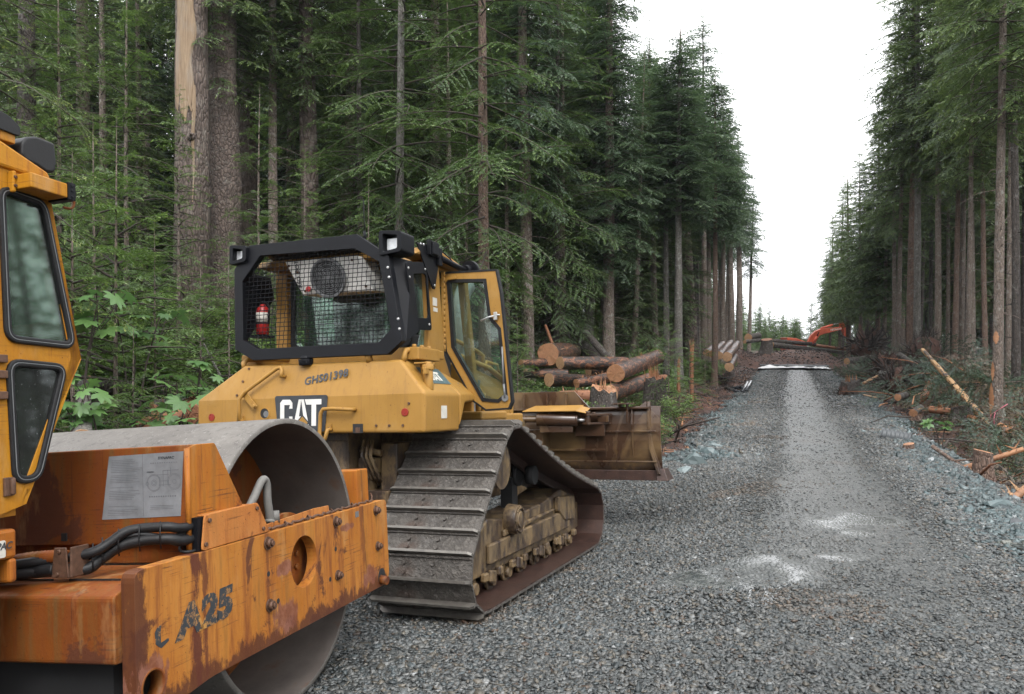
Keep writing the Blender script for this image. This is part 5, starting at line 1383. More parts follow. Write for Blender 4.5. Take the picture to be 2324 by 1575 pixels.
# ---- blade
bl=MB()
def bcurve(z): # rear face x at height z above blade bottom
    t=z/.92; return 4.40+.16*(t-.55)**2*2.2-.02
for y0,y1 in ((-2.0,2.0),):
    secs=[]
    for k in range(9):
        z=.02+.86*k/8; x=bcurve(z); secs.append([(x,y0,.70+z),(x+.03,y0,.70+z),(x+.03,y1,.70+z),(x,y1,.70+z)])
    bl.loft(secs,0,False)
bl.bx(4.36,4.44,-1.86,1.86,1.545,1.572)
bl.bx(4.33,4.36,-1.3,1.3,1.02,1.05); bl.bx(4.33,4.36,-1.95,1.95,.88,.90); bl.bx(4.34,4.365,-1.95,1.95,1.26,1.275)
bl.bx(4.28,4.345,-1.31,-.93,1.21,1.36); bl.bx(4.28,4.345,.93,1.31,1.21,1.36)
bl.prism([(4.37,1.545),(4.33,1.36),(4.36,1.0),(4.37,.95)],'y',-1.66,-1.64)
bl.bx(4.10,4.37,-.55,.55,.85,1.30)
blade=bl.build('blade',M['blade'],doz,.006,1)
for s in (-1,1):
    m = MB(); e=[(4.34,.74),(4.36,1.05),(4.37,1.38),(4.39,1.58),(4.43,1.64),(4.48,1.64),(4.52,1.58),(4.54,1.3),(4.58,1.0),(4.66,.78),(4.63,.70),(4.44,.69)]
    vs=[(x,s*(1.87 if z>1.2 else 1.87+.13*((1.2-z)/.5)**1.3),z) for x,z in e]; vs2=[(x,y-s*.035,z) for x,y,z in vs]
    k=len(e); fs=[tuple(range(k)),tuple(range(k,2*k))[::-1]]+[(i,k+i,k+(i+1)%k,(i+1)%k) for i in range(k)]
    m.add(vs+vs2,fs); m.hexa([(4.36,s*1.70,1.545),(4.44,s*1.70,1.545),(4.44,s*1.835,1.545),(4.36,s*1.835,1.545),(4.38,s*1.815,1.635),(4.44,s*1.815,1.635),(4.44,s*1.834,1.64),(4.38,s*1.834,1.64)])
    m.build('end_plate',M['blade'],blade,.006)
    m = MB(); m.prism(rounded([(4.24,s*1.43),(4.24,s*1.64),(4.47,s*1.68),(4.47,s*1.47)],.03),'z',1.605,1.625); m.bx(4.36,4.42,s*1.50-.02,s*1.50+.02,1.572,1.606); m.bx(4.30,4.36,s*1.60-.012,s*1.60+.012,1.38,1.606)
    m.build('step_ledge',M['blade'],blade,.004)
    m = MB(); m.cyl((4.41,s*(1.84),1.60),(4.45,s*1.84,1.60),.02,None,10) ; 
m = MB(); m.bx(4.39,4.43,-1.98,1.98,.655,.78); m.hexa([(4.36,-2.08,.655),(4.66,-2.10,.66),(4.66,-1.99,.66),(4.36,-1.94,.655),(4.40,-2.03,.80),(4.62,-2.04,.80),(4.62,-1.99,.80),(4.40,-1.94,.80)])
m.build('cutting_edge',M['inner'],blade,.006)
# spill plate on top centre
m = MB()
sp=[(-.86,1.60),(-1.08,1.605),(-.87,1.785),(.87,1.785),(1.08,1.605),(.86,1.60)]
m.prism([(-1.08,1.573),(-.88,1.79),(.88,1.79),(1.08,1.573)],'x',4.43,4.46)
for y in (-.78,-.52,-.20,.1,.4,.7): m.bx(4.36,4.43,y-.012,y+.012,1.573,1.765)
m.build('spill_guard',M['blade'],blade,.003)
# angle cylinder with cover plate on the right, bracket
for s in (-1,1):
    m = MB(); a,b=Vector((3.55,s*.30,1.44)),Vector((4.12,s*.97,1.425))
    A=Vector((4.02,s*.50,1.435)); B=Vector((4.13,s*.985,1.42))
    m.cyl(A,B,.084,None,20); m.cyl(B,B+(B-A).normalized()*.02,.086,None,20); m.cyl(Vector((3.9,s*.05,1.44)),A,.042,None,14)
    m.box((A+B)/2+Vector((-.01,0,-.10)),(.03,.42,.12),Matrix.Rotation(math.atan2((B-A).y,(B-A).x)-math.pi/2,3,'Z'))
    for t in (.35,.65): m.bolt(A.lerp(B,t)+Vector((-.03,0,-.10)),(-1,0,0),.014)
    cy=m.build('angle_cylinder',M['blade'],doz,.004)
    m = MB(); m.cyl(B,Vector((4.17,s*1.10,1.415)),.024,None,12); m.build('rod',M['steel'],cy)
    m = MB(); m.prism([(4.14,s*1.06),(4.10,s*1.14),(4.36,s*1.40),(4.36,s*1.05)],'z',1.47,1.495); m.prism([(4.14,s*1.06),(4.12,s*1.14),(4.36,s*1.38),(4.36,s*1.10)],'z',1.36,1.385)
    m.cyl((4.18,s*1.12,1.35),(4.18,s*1.12,1.53),.045,None,16); m.bolt((4.20,s*1.20,1.495),(0,0,1),.03,.02); m.bolt((4.14,s*1.14,1.495),(0,0,1),.03,.03); m.bx(4.26,4.34,s*1.30-.07,s*1.30+.07,1.386,1.469)
    m.build('cylinder_bracket',M['blade'],blade,.004)
    m = MB(); m.hexa([(3.92,s*.34,1.53),(4.02,s*1.02,1.53),(4.38,s*1.02,1.60),(4.38,s*.36,1.60),(3.92,s*.34,1.54),(4.02,s*1.02,1.54),(4.38,s*1.02,1.61),(4.38,s*.36,1.61)] if s<0 else
           [(3.92,s*.34,1.53),(4.38,s*.36,1.60),(4.38,s*1.02,1.60),(4.02,s*1.02,1.53),(3.92,s*.34,1.54),(4.38,s*.36,1.61),(4.38,s*1.02,1.61),(4.02,s*1.02,1.54)])
    m.hexa([(4.02,s*1.02,1.53),(4.10,s*1.12,1.50),(4.32,s*1.12,1.56),(4.30,s*1.02,1.59),(4.02,s*1.02,1.538),(4.10,s*1.12,1.508),(4.32,s*1.12,1.568),(4.30,s*1.02,1.598)])
    m.build('cylinder_cover',M['yellow'],doz,.003)
m = MB(); m.bx(3.2,4.2,-.62,-.40,.55,.78); m.bx(3.2,4.2,.40,.62,.55,.78); m.bx(3.85,4.15,-.62,.62,.58,.95); m.bx(3.42,4.0,-.36,.36,.8,1.45)
m.build('push_frame',M['dusty'],doz,.01)

# ---- fire extinguisher strapped inside the screen (a thing of its own)
Rd=Euler((R(-2.6),R(4.3),R(88.01))).to_matrix()
fe=empty('fire_extinguisher', Vector((-3.986,5.608,-.147))+Rd@Vector((.10,.655,2.245)), (R(-2.6),R(4.3),R(88.01)))
tag(fe,'red fire extinguisher strapped behind the black wire screen of the bulldozer','fire extinguisher')
m = MB(); m.loft([m.ringpts((0,0,z),(0,0,1),r_,18) for z,r_ in ((0,.045),(.01,.055),(.20,.055),(.235,.048),(.26,.025),(.27,.02))]); m.build('cylinder',M['red'],fe)
m = MB(); m.cyl((0,0,.27),(0,0,.30),.018,None,10); m.box((-.03,0,.315),(.10,.02,.012)); m.box((-.035,0,.335),(.09,.018,.008),Matrix.Rotation(.25,3,'Y')); m.tube([(0,-.02,.29),(0,-.07,.25),(0,-.065,.1)],.008,6); m.build('valve',M['black'],fe)
m = MB(); m.ring((0,0,.11),(0,0,.195),.0565,.0555,18); m.build('paper_label',M['offwhite'],fe)
m = MB(); m.ring((0,0,.095),(0,0,.108),.058,.0555,18); m.build('strap',M['black'],fe)
m = MB(); m.box((.02,.03,-.012),(.16,.16,.02)); m.build('bracket',M['black'],fe)
# ================================================================== ROAD ROLLER
rol = empty('road_roller', (-3.952, 3.616, -.032), (R(-4.64), R(4.05), R(93.92)))
tag(rol, 'rusty orange road roller with smooth steel drum and yellow cab at left', 'road roller')
DR=.762; AZ=.762
m = MB()
n=96; secs=[]
for r_,y in ((DR-.028,-1.065),(DR-.004,-1.067),(DR,-1.060),(DR,1.060),(DR-.004,1.067),(DR-.028,1.065)):
    secs.append([(r_*math.cos(2*math.pi*i/n),y,AZ+r_*math.sin(2*math.pi*i/n)) for i in range(n)])
m.loft(secs,0,True,False)
drum=m.build('drum', M['drum'], rol, 0, fixn=False)
m = MB(); ri=DR-.028
secs=[[(ri*math.cos(2*math.pi*i/n),y,AZ+ri*math.sin(2*math.pi*i/n)) for i in range(n)] for y in (-1.065,-.5,.5,1.065)]
m.loft(secs,0,True,False)
m.build('inner_shell', M['drum_in'], drum, 0, fixn=False)
for s in (-1,1):
    m = MB(); m.cyl((0,s*.52,AZ),(0,s*.50,AZ),ri-.002,None,64)
    m.cyl((0,s*.95,AZ),(0,s*.52,AZ),.17,.22,28)
    m.prism([(-.36,.30),(-.30,1.42),(-.14,1.42),(-.10,.30)],'y',s*.62,s*.60)
    m.build('drum_bulkhead', M['roller_dirty'], drum)
# yoke plates
def plate(s):
    y0,y1=s*1.20,s*1.138
    out=rounded([(-1.352,.36),(-.9,.418),(.93,.418),(.985,.47),(.99,.958),(-1.352,.958)],.045,4)
    out=[(p[0],p[1]) for p in out]
    holes=[circ2((-.089,.756),.135,36), circ2((-1.262,.503),.062,24)]
    m = MB(); holed(m,out,holes,'y',y0,y1); return m.build('side_plate', M['plate'] if s<0 else M['roller_dirty'], rol, .006, 2)
pr=plate(-1); pl=plate(1)
for x,z,r_ in ((-.434,.91,.026),(.276,.912,.026),(.818,.905,.026),(.823,.678,.024),(.273,.608,.024),(-.435,.609,.026)):
    m = MB(); m.cyl((x,-1.2,z),(x,-1.206,z),r_*1.25,None,18); m.bolt((x,-1.206,z),(0,-1,0),r_,.020); m.cyl((x,-1.226,z),(x,-1.236,z),r_*.5,None,10); m.build('bolt', M['bolt'], pr)
for x,z in ((-.434,.761),(.184,.604),(.263,.758),(-.356,.612)):
    m = MB(); m.cyl((x,-1.198,z),(x,-1.2015,z),.013,None,14); m.build('bolt_hole', M['dark'], pr)
m = MB(); m.bx(.53,.575,-1.2,-1.2015,.90,.935); m.build('sticker', M['grey'], pr)
# lug hole lining, corner pocket with pin at the front
m = MB(); m.ring((-1.262,-1.205,.503),(-1.262,-1.14,.503),.066,.060,24); m.build('hole_lining', M['roller_dirty'], pr)
m = MB(); m.cyl((.865,-1.199,.478),(.865,-1.2025,.478),.052,None,24); m.build('pin_pocket', M['dark'], pr)
m = MB(); m.cyl((.848,-1.20,.462),(.842,-1.25,.455),.030,.026,14); m.build('pin', M['roller_dirty'], pr)
# what shows through the big hole: inner mount disc
m = MB(); m.cyl((-.089,-1.10,.756),(-.089,-1.07,.756),.26,None,36)
for a in range(8): m.bolt((-.089+.09*math.cos(a*.785+.3),-1.10,.756+.09*math.sin(a*.785+.3)),(0,-1,0),.018,.016)
m.build('vibration_mount', M['roller_dirty'], rol)
# lettering, worn
n_=N('worn_black_lettering'); ff=n_.noise(9,6,.72); pk=n_.noise(46,4,.7)
cc=n_.mix(n_.ramp(ff,.56,.60),(.026,.030,.034),(.40,.20,.045)); cc=n_.mix(n_.ramp(pk,.54,.60,0,.8),cc,(.30,.15,.05))
M['worn']=n_.done(cc,.6)
lettering('A25', .170, (-1.108,-1.2008,.638), (1,0,.04), (0,0,1), (0,-1,0), M['worn'], pr, 'plate_lettering', .011, .10, .0006, 1.0, 1.30)
m = MB()
for poly in ([(-1.243,.655),(-1.225,.640),(-1.212,.648),(-1.214,.690),(-1.208,.722),(-1.232,.716),(-1.246,.700)],[(-1.225,.640),(-1.21,.631),(-1.185,.640),(-1.165,.648),(-1.168,.660),(-1.19,.655),(-1.212,.652)]):
    m.prism(poly,'y',-1.2001,-1.2014)
m.build('plate_lettering', M['worn'], pr)
# wire along the plate's top edge
m = MB(); pts=[]
for k in range(40):
    t=k/39; pts.append((-.46+1.30*t,-1.165+.006*math.sin(k*1.9),.968+.006*math.sin(k*2.6)))
m.tube(pts,.0075,6); 
for k in (7,14,22,30): m.tube([(-.46+1.3*k/39,-1.165,.955),(-.45+1.3*k/39,-1.185,.972),(-.44+1.3*k/39,-1.165,.985),(-.43+1.3*k/39,-1.15,.965)],.005,5)
m.tube([(.84,-1.165,.968),(.88,-1.15,.99),(.90,-1.13,1.01)],.005,5)
m.build('wire', M['bolt'], rol)
m = MB(); m.prism([(-.40,.90),(.36,.90),(.34,1.0),(.16,1.005),(-.38,.985)],'y',-1.125,-1.12); m.build('inner_flange', M['pale_orange'], rol, .003)
# front cross member and scraper post
m = MB(); m.bx(.86,.985,-1.137,1.137,.50,.90); m.bx(.845,.86,-1.0,1.0,.62,.80); m.build('front_beam', M['roller_dirty'], rol, .015)
for s in (-1,1):
    m = MB(); m.bx(.80,.97,s*.905,s*1.085,.902,1.168); m.build('scraper_post', M['roller'], rol, .006)
m = MB(); m.bx(.78,.90,-1.02,.9,.92,.95); m.build('scraper_blade', M['dark'], rol)
# rear beam
m = MB(); o=rounded([(-1.39,.615),(-1.39,.872),(-1.30,.902),(-.93,.908),(-.93,.615)],.018,3); m.prism(o,'y',-1.137,1.137)
rb=m.build('rear_beam', M['roller_dirty'], rol, .006, 2)
m = MB(); m.bx(-1.255,-1.25,-.72,-.50,.905,.912); m.bx(-1.255,-1.25,-1.05,-.80,.905,.912); m.build('weld_slot', M['dark'], rb)
m = MB(); m.bx(-1.30,-.80,-1.05,1.05,.40,.613); m.build('under_beam_shade', M['dark'], rol)  # dark box added below the rear beam to stand for the shade there
# bulkhead panel behind the drum
m = MB(); m.prism([(1.10,1.0),(1.10,1.40),(-1.147,1.41),(-1.147,1.0)],'x',-.95,-.935)
m.prism([(1.10,.909),(1.10,1.0),(-1.147,1.0),(-1.147,.909)],'x',-.915,-.905)
m.prism(rounded([(-.95,1.40),(-.95,1.425),(-.90,1.425),(-.90,1.405)],.006),'y',-1.147,1.10)
panel=m.build('drum_guard_panel', M['roller_dirty'], rol, .004)
m = MB(); m.prism(rounded([(-.95,.962),(-.95,1.412),(-.90,1.424),(-.76,1.424),(-.56,1.125),(-.56,.962)],.012),'y',-1.150,-1.138)
m.build('side_gusset', M['roller'], panel, .003)
m = MB(); m.bx(-.957,-.951,-.50,-.47,1.02,1.055); m.build('panel_latch', M['dark'], panel)
m = MB(); m.cyl((-.955,-1.1475,.965),(-.955,-1.1475,1.41),.012,None,8); m.build('panel_seam', M['roller'], panel)
# instruction decal with drawing
m = MB(); m.prism([(-.735,1.391),(-1.128,1.398),(-1.105,1.117),(-.692,1.110)],'x',-.9505,-.952); dc=m.build('instruction_decal', M['decal'], panel)
m = MB(); X_=-.9522
def strip(y0,y1,z,h=.0016): m.bx(X_-.0004,X_,y0,y1,z-h/2,z+h/2)
rr=random.Random(3)
for k in range(34):
    z=1.372-.0076*k; t=k/34
    y0=-.742+.028*t-.008; L_=rr.uniform(.10,.165)
    if rr.random()<.86: strip(y0,y0-L_,z)
m.bx(X_-.0004,X_,-.9145,-.913,1.12,1.395)
for k in range(12): strip(-.955-.012*k,-.955-.012*k-.006,1.352,.004); strip(-.945-.012*k,-.945-.012*k-.007,1.205,.006)
for k in range(3): strip(-.95,-1.07,1.165-.007*k)
def ringflat(cy,cz,r_,w=.002,k0=0,k1=36):
    for k in range(k0,k1):
        a,b=2*math.pi*k/36,2*math.pi*(k+1)/36
        m.add([(X_-.0003,cy+q*math.cos(t),cz+q*math.sin(t)) for t in (a,b) for q in (r_,r_-w)],[(0,2,3,1)])
for r_ in (.038,.034,.014,.008): ringflat(-.972,1.265,r_)
for r_ in (.036,.031,.010): ringflat(-1.078,1.268,r_)
ringflat(-.937,1.262,.008)
for y0,y1,z in ((-.99,-1.05,1.30),(-1.0,-1.06,1.255),(-1.0,-1.05,1.272),(-1.02,-1.10,1.318)): strip(y0,y1,z,.002)
for y,z0,z1 in ((-1.02,1.25,1.318),(-1.045,1.255,1.32),(-1.06,1.30,1.33),(-1.0,1.25,1.29)): m.bx(X_-.0004,X_,y-.001,y+.001,z0,z1)
m.build('decal_drawing', M['decal_ink'], dc)
lettering('DYNAPAC', .0155, (-.9523,-.994,1.368), (0,-1,0), (0,0,1), (-1,0,0), M['charcoal'], dc, 'decal_lettering', .0006, .25, .0002, 1.0, 1.15)
lettering('DYNAPAC', .007, (-.9523,-.935,1.311), (0,-1,0), (0,0,1), (-1,0,0), M['charcoal'], dc, 'decal_lettering', .0003, .25, .0002, 1.0, 1.15)
# hose cover on the plate
m = MB(); o=rounded([(-.931,.960),(-.905,1.112),(-.492,1.118),(-.395,.963)],.02,3)
m.prism(o,'y',-1.192,-1.184); m.bx(-.90,-.50,-1.184,-1.03,1.105,1.113)
hc=m.build('hose_cover', M['pale_orange'], rol, .005)
for x,z in ((-.875,1.085),(-.905,.985),(-.505,1.09),(-.455,.985)):
    m = MB(); m.bolt((x,-1.192,z),(0,-1,0),.011,.008); m.build('bolt', M['bolt'], hc)
m = MB(); m.bx(-.94,-.90,-1.18,-1.10,.962,1.105); m.build('hose_plate', M['black'], rol)
# hoses
def smooth(pts,k=6):
    P=[Vector(p) for p in pts]; out=[]
    for i in range(len(P)-1):
        a,b,c,d=P[max(i-1,0)],P[i],P[i+1],P[min(i+2,len(P)-1)]
        for t in range(k):
            t/=k; out.append(.5*((2*b)+(c-a)*t+(2*a-5*b+4*c-d)*t*t+(3*b-3*c+d-a)*t**3))
    out.append(P[-1]); return out
for path,r_,nm in (([(-.88,-1.14,1.068),(-1.0,-1.14,1.072),(-1.042,-1.107,1.084),(-1.083,-1.004,1.085),(-1.125,-.962,1.076),(-1.167,-.92,1.039),(-1.208,-.879,1.011),(-1.25,-.783,.999),(-1.34,-.6,.985)],.021,'rubber'),
                ([(-.88,-1.14,1.015),(-1.0,-1.14,1.018),(-1.042,-1.115,1.033),(-1.083,-1.023,1.036),(-1.125,-.941,1.020),(-1.167,-.879,.976),(-1.208,-.849,.944),(-1.25,-.772,.947),(-1.34,-.6,.95)],.024,'rubber'),
                ([(-.88,-1.13,1.043),(-1.0,-1.13,1.043),(-1.045,-1.11,1.043),(-1.085,-1.02,1.060),(-1.12,-.955,1.055),(-1.16,-.885,1.022),(-1.20,-.80,.965),(-1.24,-.62,.935),(-1.30,-.40,.91)],.010,'rubber'),
                ([(-.93,-1.10,1.02),(-.98,-1.12,.975),(-.96,-1.16,.965),(-.90,-1.16,.97)],.007,'rubber')):
    m = MB(); m.tube(smooth(path),r_,10); m.build('hydraulic_hose', M[nm], rol)
m = MB(); pts=smooth([(-1.30,-.40,.97),(-1.285,-.631,1.0),(-1.27,-.749,1.005),(-1.26,-.80,1.0)],14)
m.tube(pts,[.026+.003*(i%2) for i in range(len(pts))],10); m.build('corrugated_hose', M['roller_dirty'], rol)
m = MB(); pts=smooth([(-1.32,-.40,.94),(-1.30,-.62,.95),(-1.28,-.76,.955)],10); m.tube(pts,.028,10); m.build('hydraulic_hose', M['rubber'], rol)
for t in ((-1.075,-1.02,1.045),(-1.12,-.955,1.035),(-1.155,-.905,1.005),(-1.18,-.88,.985),(-1.045,-1.10,1.05)):
    m = MB(); c=Vector(t); m.tube([c+Vector((-.03,.0,.062)),c+Vector((-.035,0,.0)),c+Vector((-.03,0,-.052))],.003,5); m.build('cable_tie', M['rubber'], rol)
m = MB(); m.hexa([(-1.30,-.756,.925),(-1.30,-.842,.925),(-1.292,-.842,.925),(-1.292,-.756,.925),(-1.30,-.772,1.045),(-1.30,-.830,1.045),(-1.292,-.830,1.045),(-1.292,-.772,1.045)])
m.bx(-1.292,-1.20,-.85,-.842,.925,1.045); m.bolt((-1.30,-.80,1.03),(-1,0,0),.01,.008); m.bolt((-1.30,-.79,.94),(-1,0,0),.01,.008)
m.build('hose_clamp', M['bolt'], rol, .003)
m = MB(); pts=smooth([(-.50,-1.10,1.03),(-.46,-1.10,1.06),(-.38,-1.10,1.135),(-.32,-1.10,1.20),(-.285,-1.10,1.212),(-.265,-1.10,1.18),(-.262,-1.10,1.10),(-.245,-1.10,1.0),(-.225,-1.09,.90)],6)
m.tube(pts,.021,10); gh=m.build('hydraulic_hose', M['hose'], rol)
m = MB(); m.tube(smooth([(-.48,-1.09,1.0),(-.42,-1.10,1.04),(-.36,-1.10,1.03),(-.33,-1.09,.96),(-.33,-1.09,.88)],6),.021,10); m.build('hydraulic_hose', M['hose'], rol)
m = MB(); m.ring((-.25,-1.1,.985),(-.245,-1.1,1.0),.026,.02,12); m.ring((-.375,-1.10,1.02),(-.365,-1.10,1.05),.027,.02,12); m.bolt((-.20,-1.10,.98),(0,0,1),.03,.06); m.build('hose_fitting', M['hose'], gh)
# ---- cab
m = MB()
W1=rounded([(-1.560,2.462),(-1.362,2.452),(-1.222,1.872),(-1.535,1.880)],.045,5)
W2=rounded([(-1.530,1.788),(-1.268,1.778),(-1.405,1.335),(-1.505,1.335)],.05,5)
outc=[(-1.175,1.82),(-1.322,2.47),(-1.335,2.545),(-1.66,2.575),(-1.64,1.20),(-1.455,1.24)]
holed(m,outc,[W1,W2],'y',-.80,-.775)
m.prism([(-1.64,1.20),(-1.66,2.57),(-2.9,2.58),(-2.9,1.20)],'y',-.80,-.775)
# front faces and far side
m.hexa([(-1.175,-.80,1.82),(-1.20,-.80,1.82),(-1.20,.80,1.82),(-1.175,.80,1.82),(-1.212,-.80,1.98),(-1.237,-.80,1.98),(-1.237,.80,1.98),(-1.212,.80,1.98)])
m.hexa([(-1.455,-.80,1.24),(-1.48,-.80,1.24),(-1.48,.80,1.24),(-1.455,.80,1.24),(-1.43,-.80,1.30),(-1.455,-.80,1.30),(-1.455,.80,1.30),(-1.43,.80,1.30)])
for y in (-.80,.74):
    m.hexa([(-1.455,y,1.24),(-1.50,y,1.24),(-1.50,y+.06,1.24),(-1.455,y+.06,1.24),(-1.175,y,1.82),(-1.23,y,1.82),(-1.23,y+.06,1.82),(-1.175,y+.06,1.82)])
    m.hexa([(-1.175,y,1.82),(-1.23,y,1.82),(-1.23,y+.06,1.82),(-1.175,y+.06,1.82),(-1.335,y,2.545),(-1.385,y,2.545),(-1.385,y+.06,2.545),(-1.335,y+.06,2.545)])
m.bx(-2.9,-1.48,-.775,.80,1.20,1.24); m.bx(-2.93,-2.9,-.8,.8,1.2,2.58)
cabr=m.build('cab', M['roller_cab'], rol, .008, 2)
for poly,mat in ((W1,'glass'),(W2,'glass_dark')):
    m = MB(); frame2d(m,inset(poly,-.016),inset(poly,.014),'y',-.812,-.785); wn=m.build('window_seal', M['rubber'], cabr, .006, 2)
    m = MB(); frame2d(m,inset(poly,-.003),inset(poly,.000),'y',-.8135,-.810); m.build('seal_lip', M['grey'], wn)
    m = MB(); m.prism(inset(poly,.010),'y',-.797,-.793); m.build('pane', M[mat], wn)
m = MB(); m.prism([(-1.25,1.98),(-1.24,2.0),(-1.37,2.53),(-1.38,2.53)],'y',-.74,.74); m.build('windscreen', M['glass'], cabr)
m = MB(); m.prism([(-1.44,1.32),(-1.43,1.32),(-1.21,1.80),(-1.22,1.80)],'y',-.74,.74); m.build('lower_windscreen', M['glass_dark'], cabr)
m = MB(); m.prism([(-1.325,2.545),(-1.345,2.585),(-1.60,2.66),(-2.95,2.66),(-2.95,2.56)],'y',-.815,.815); m.build('cab_roof', M['roller_cab'], cabr, .012, 2)
m = MB(); m.bx(-1.515,-1.335,-.90,-.80,2.468,2.528); m.bx(-1.53,-1.515,-.83,-.80,2.455,2.54); bx_=m.build('indicator_bracket', M['roller_cab'], cabr, .005)
for z in (2.48,2.515):
    m = MB(); m.bolt((-1.522,-.83,z),(0,-1,0),.007,.006); m.build('bolt', M['bolt'], bx_)
m = MB(); m.bx(-1.335,-1.298,-.905,-.79,2.462,2.535); m.bx(-1.298,-1.27,-.86,-.82,2.495,2.515)
for z in (2.475,2.50,2.522): m.bolt((-1.318,-.905,z),(0,-1,0),.007,.005)
m.build('bracket_end', M['black'], bx_, .004)
m = MB(); m.tube(smooth([(-1.285,-.85,2.51),(-1.262,-.85,2.505),(-1.252,-.85,2.47),(-1.27,-.85,2.445),(-1.30,-.84,2.445)],5),.006,6); m.build('cable_loop', M['roller_dirty'], bx_)
m = MB(); pr_=[(-1.470,2.625),(-1.468,2.675),(-1.445,2.705),(-1.40,2.722),(-1.305,2.722),(-1.296,2.64),(-1.305,2.595),(-1.345,2.585),(-1.40,2.600),(-1.45,2.605)]
m.prism(rounded(pr_,.012,3),'y',-.81,-.66); m.box((-1.36,-.73,2.59),(.04,.05,.06))
m.build('work_light', M['rubber'], cabr, .014, 3)
m = MB(); m.prism(rounded([(-1.475,2.695),(-1.475,2.735),(-1.53,2.765),(-1.85,2.80),(-1.85,2.70)],.012,3),'y',-.81,-.6); vb=m.build('roof_vent', M['rubber'], cabr, .012, 2)
m = MB(); m.bx(-1.85,-1.49,-.80,-.61,2.66,2.70); m.build('vent_base', M['roller_cab'], vb, .004)
m = MB(); m.cyl((-1.527,-.812,1.285),(-1.527,-.812,1.345),.011,None,10); m.bx(-1.56,-1.515,-.81,-.80,1.28,1.35); m.build('door_hinge', M['bolt'], cabr, .003)
for z in (1.66,1.74,1.80):
    m = MB(); m.bx(-1.60,-1.545,-.815,-.80,z-.015,z+.015); m.build('door_hinge', M['bolt'], cabr, .003)
m = MB(); m.bx(-2.4,-1.75,-.45,.45,1.24,1.30); m.bx(-2.3,-1.9,-.25,.25,1.30,1.75); m.prism([(-2.3,1.7),(-2.42,2.25),(-2.32,2.25),(-2.2,1.75)],'y',-.24,.24); m.cyl((-1.62,0,1.24),(-1.66,0,1.78),.05,.04,10); m.ring((-1.66,0,1.80),(-1.67,0,1.82),.19,.17,24); m.bx(-1.62,-1.5,-.4,.4,1.3,1.72)
m.build('operator_seat', M['dark'], cabr, .02)
m = MB(); m.tube([(-1.30,-.1,2.0),(-1.335,-.28,2.18),(-1.36,-.12,2.34)],.006,5); m.build('wiper_arm', M['black'], cabr)
# chassis behind the joint
m = MB(); m.bx(-3.9,-1.50,-.80,.80,1.045,1.155); m.bx(-3.9,-1.56,-.78,.78,.80,1.045); m.bx(-1.56,-1.40,-.25,.25,.62,.95); m.bx(-1.535,-1.50,-.802,-.72,.955,1.045)
ch=m.build('rear_chassis', M['roller'], rol, .012, 2)
m = MB(); m.prism(rounded([(-1.68,1.055),(-1.552,1.055),(-1.552,1.118),(-1.68,1.118)],.008),'y',-.8005,-.803); np_=m.build('name_sticker', M['offwhite'], ch)
lettering('DYNAPAC', .036, (-1.692,-.8035,1.085), (1,0,0), (0,0,1), (0,-1,0), M['charcoal'], np_, 'sticker_lettering', .001, .25, .0003, 1.0, .98)
m = MB(); m.bx(-4.6,-2.95,-.70,.70,1.155,1.95); m.build('engine_cover', M['roller_cab'], rol, .03, 2)
for s in (-1,1):
    m = MB(); yw=s*.86
    pr2=[(.30,-.20),(.62,-.22),(.72,-.19),(.76,-.10),(.76,.10),(.72,.19),(.62,.22),(.30,.20)]
    secs=[[(-3.3+r_*math.cos(2*math.pi*i/40),yw+w,.72+r_*math.sin(2*math.pi*i/40)) for i in range(40)] for r_,w in pr2]
    m.loft(secs,0,True,False); wh=m.build('wheel', M['rubber'], rol)
    m = MB(); m.cyl((-3.3,yw-.12,.72),(-3.3,yw+.12,.72),.32,None,28); m.build('rim', M['roller_cab'], wh)
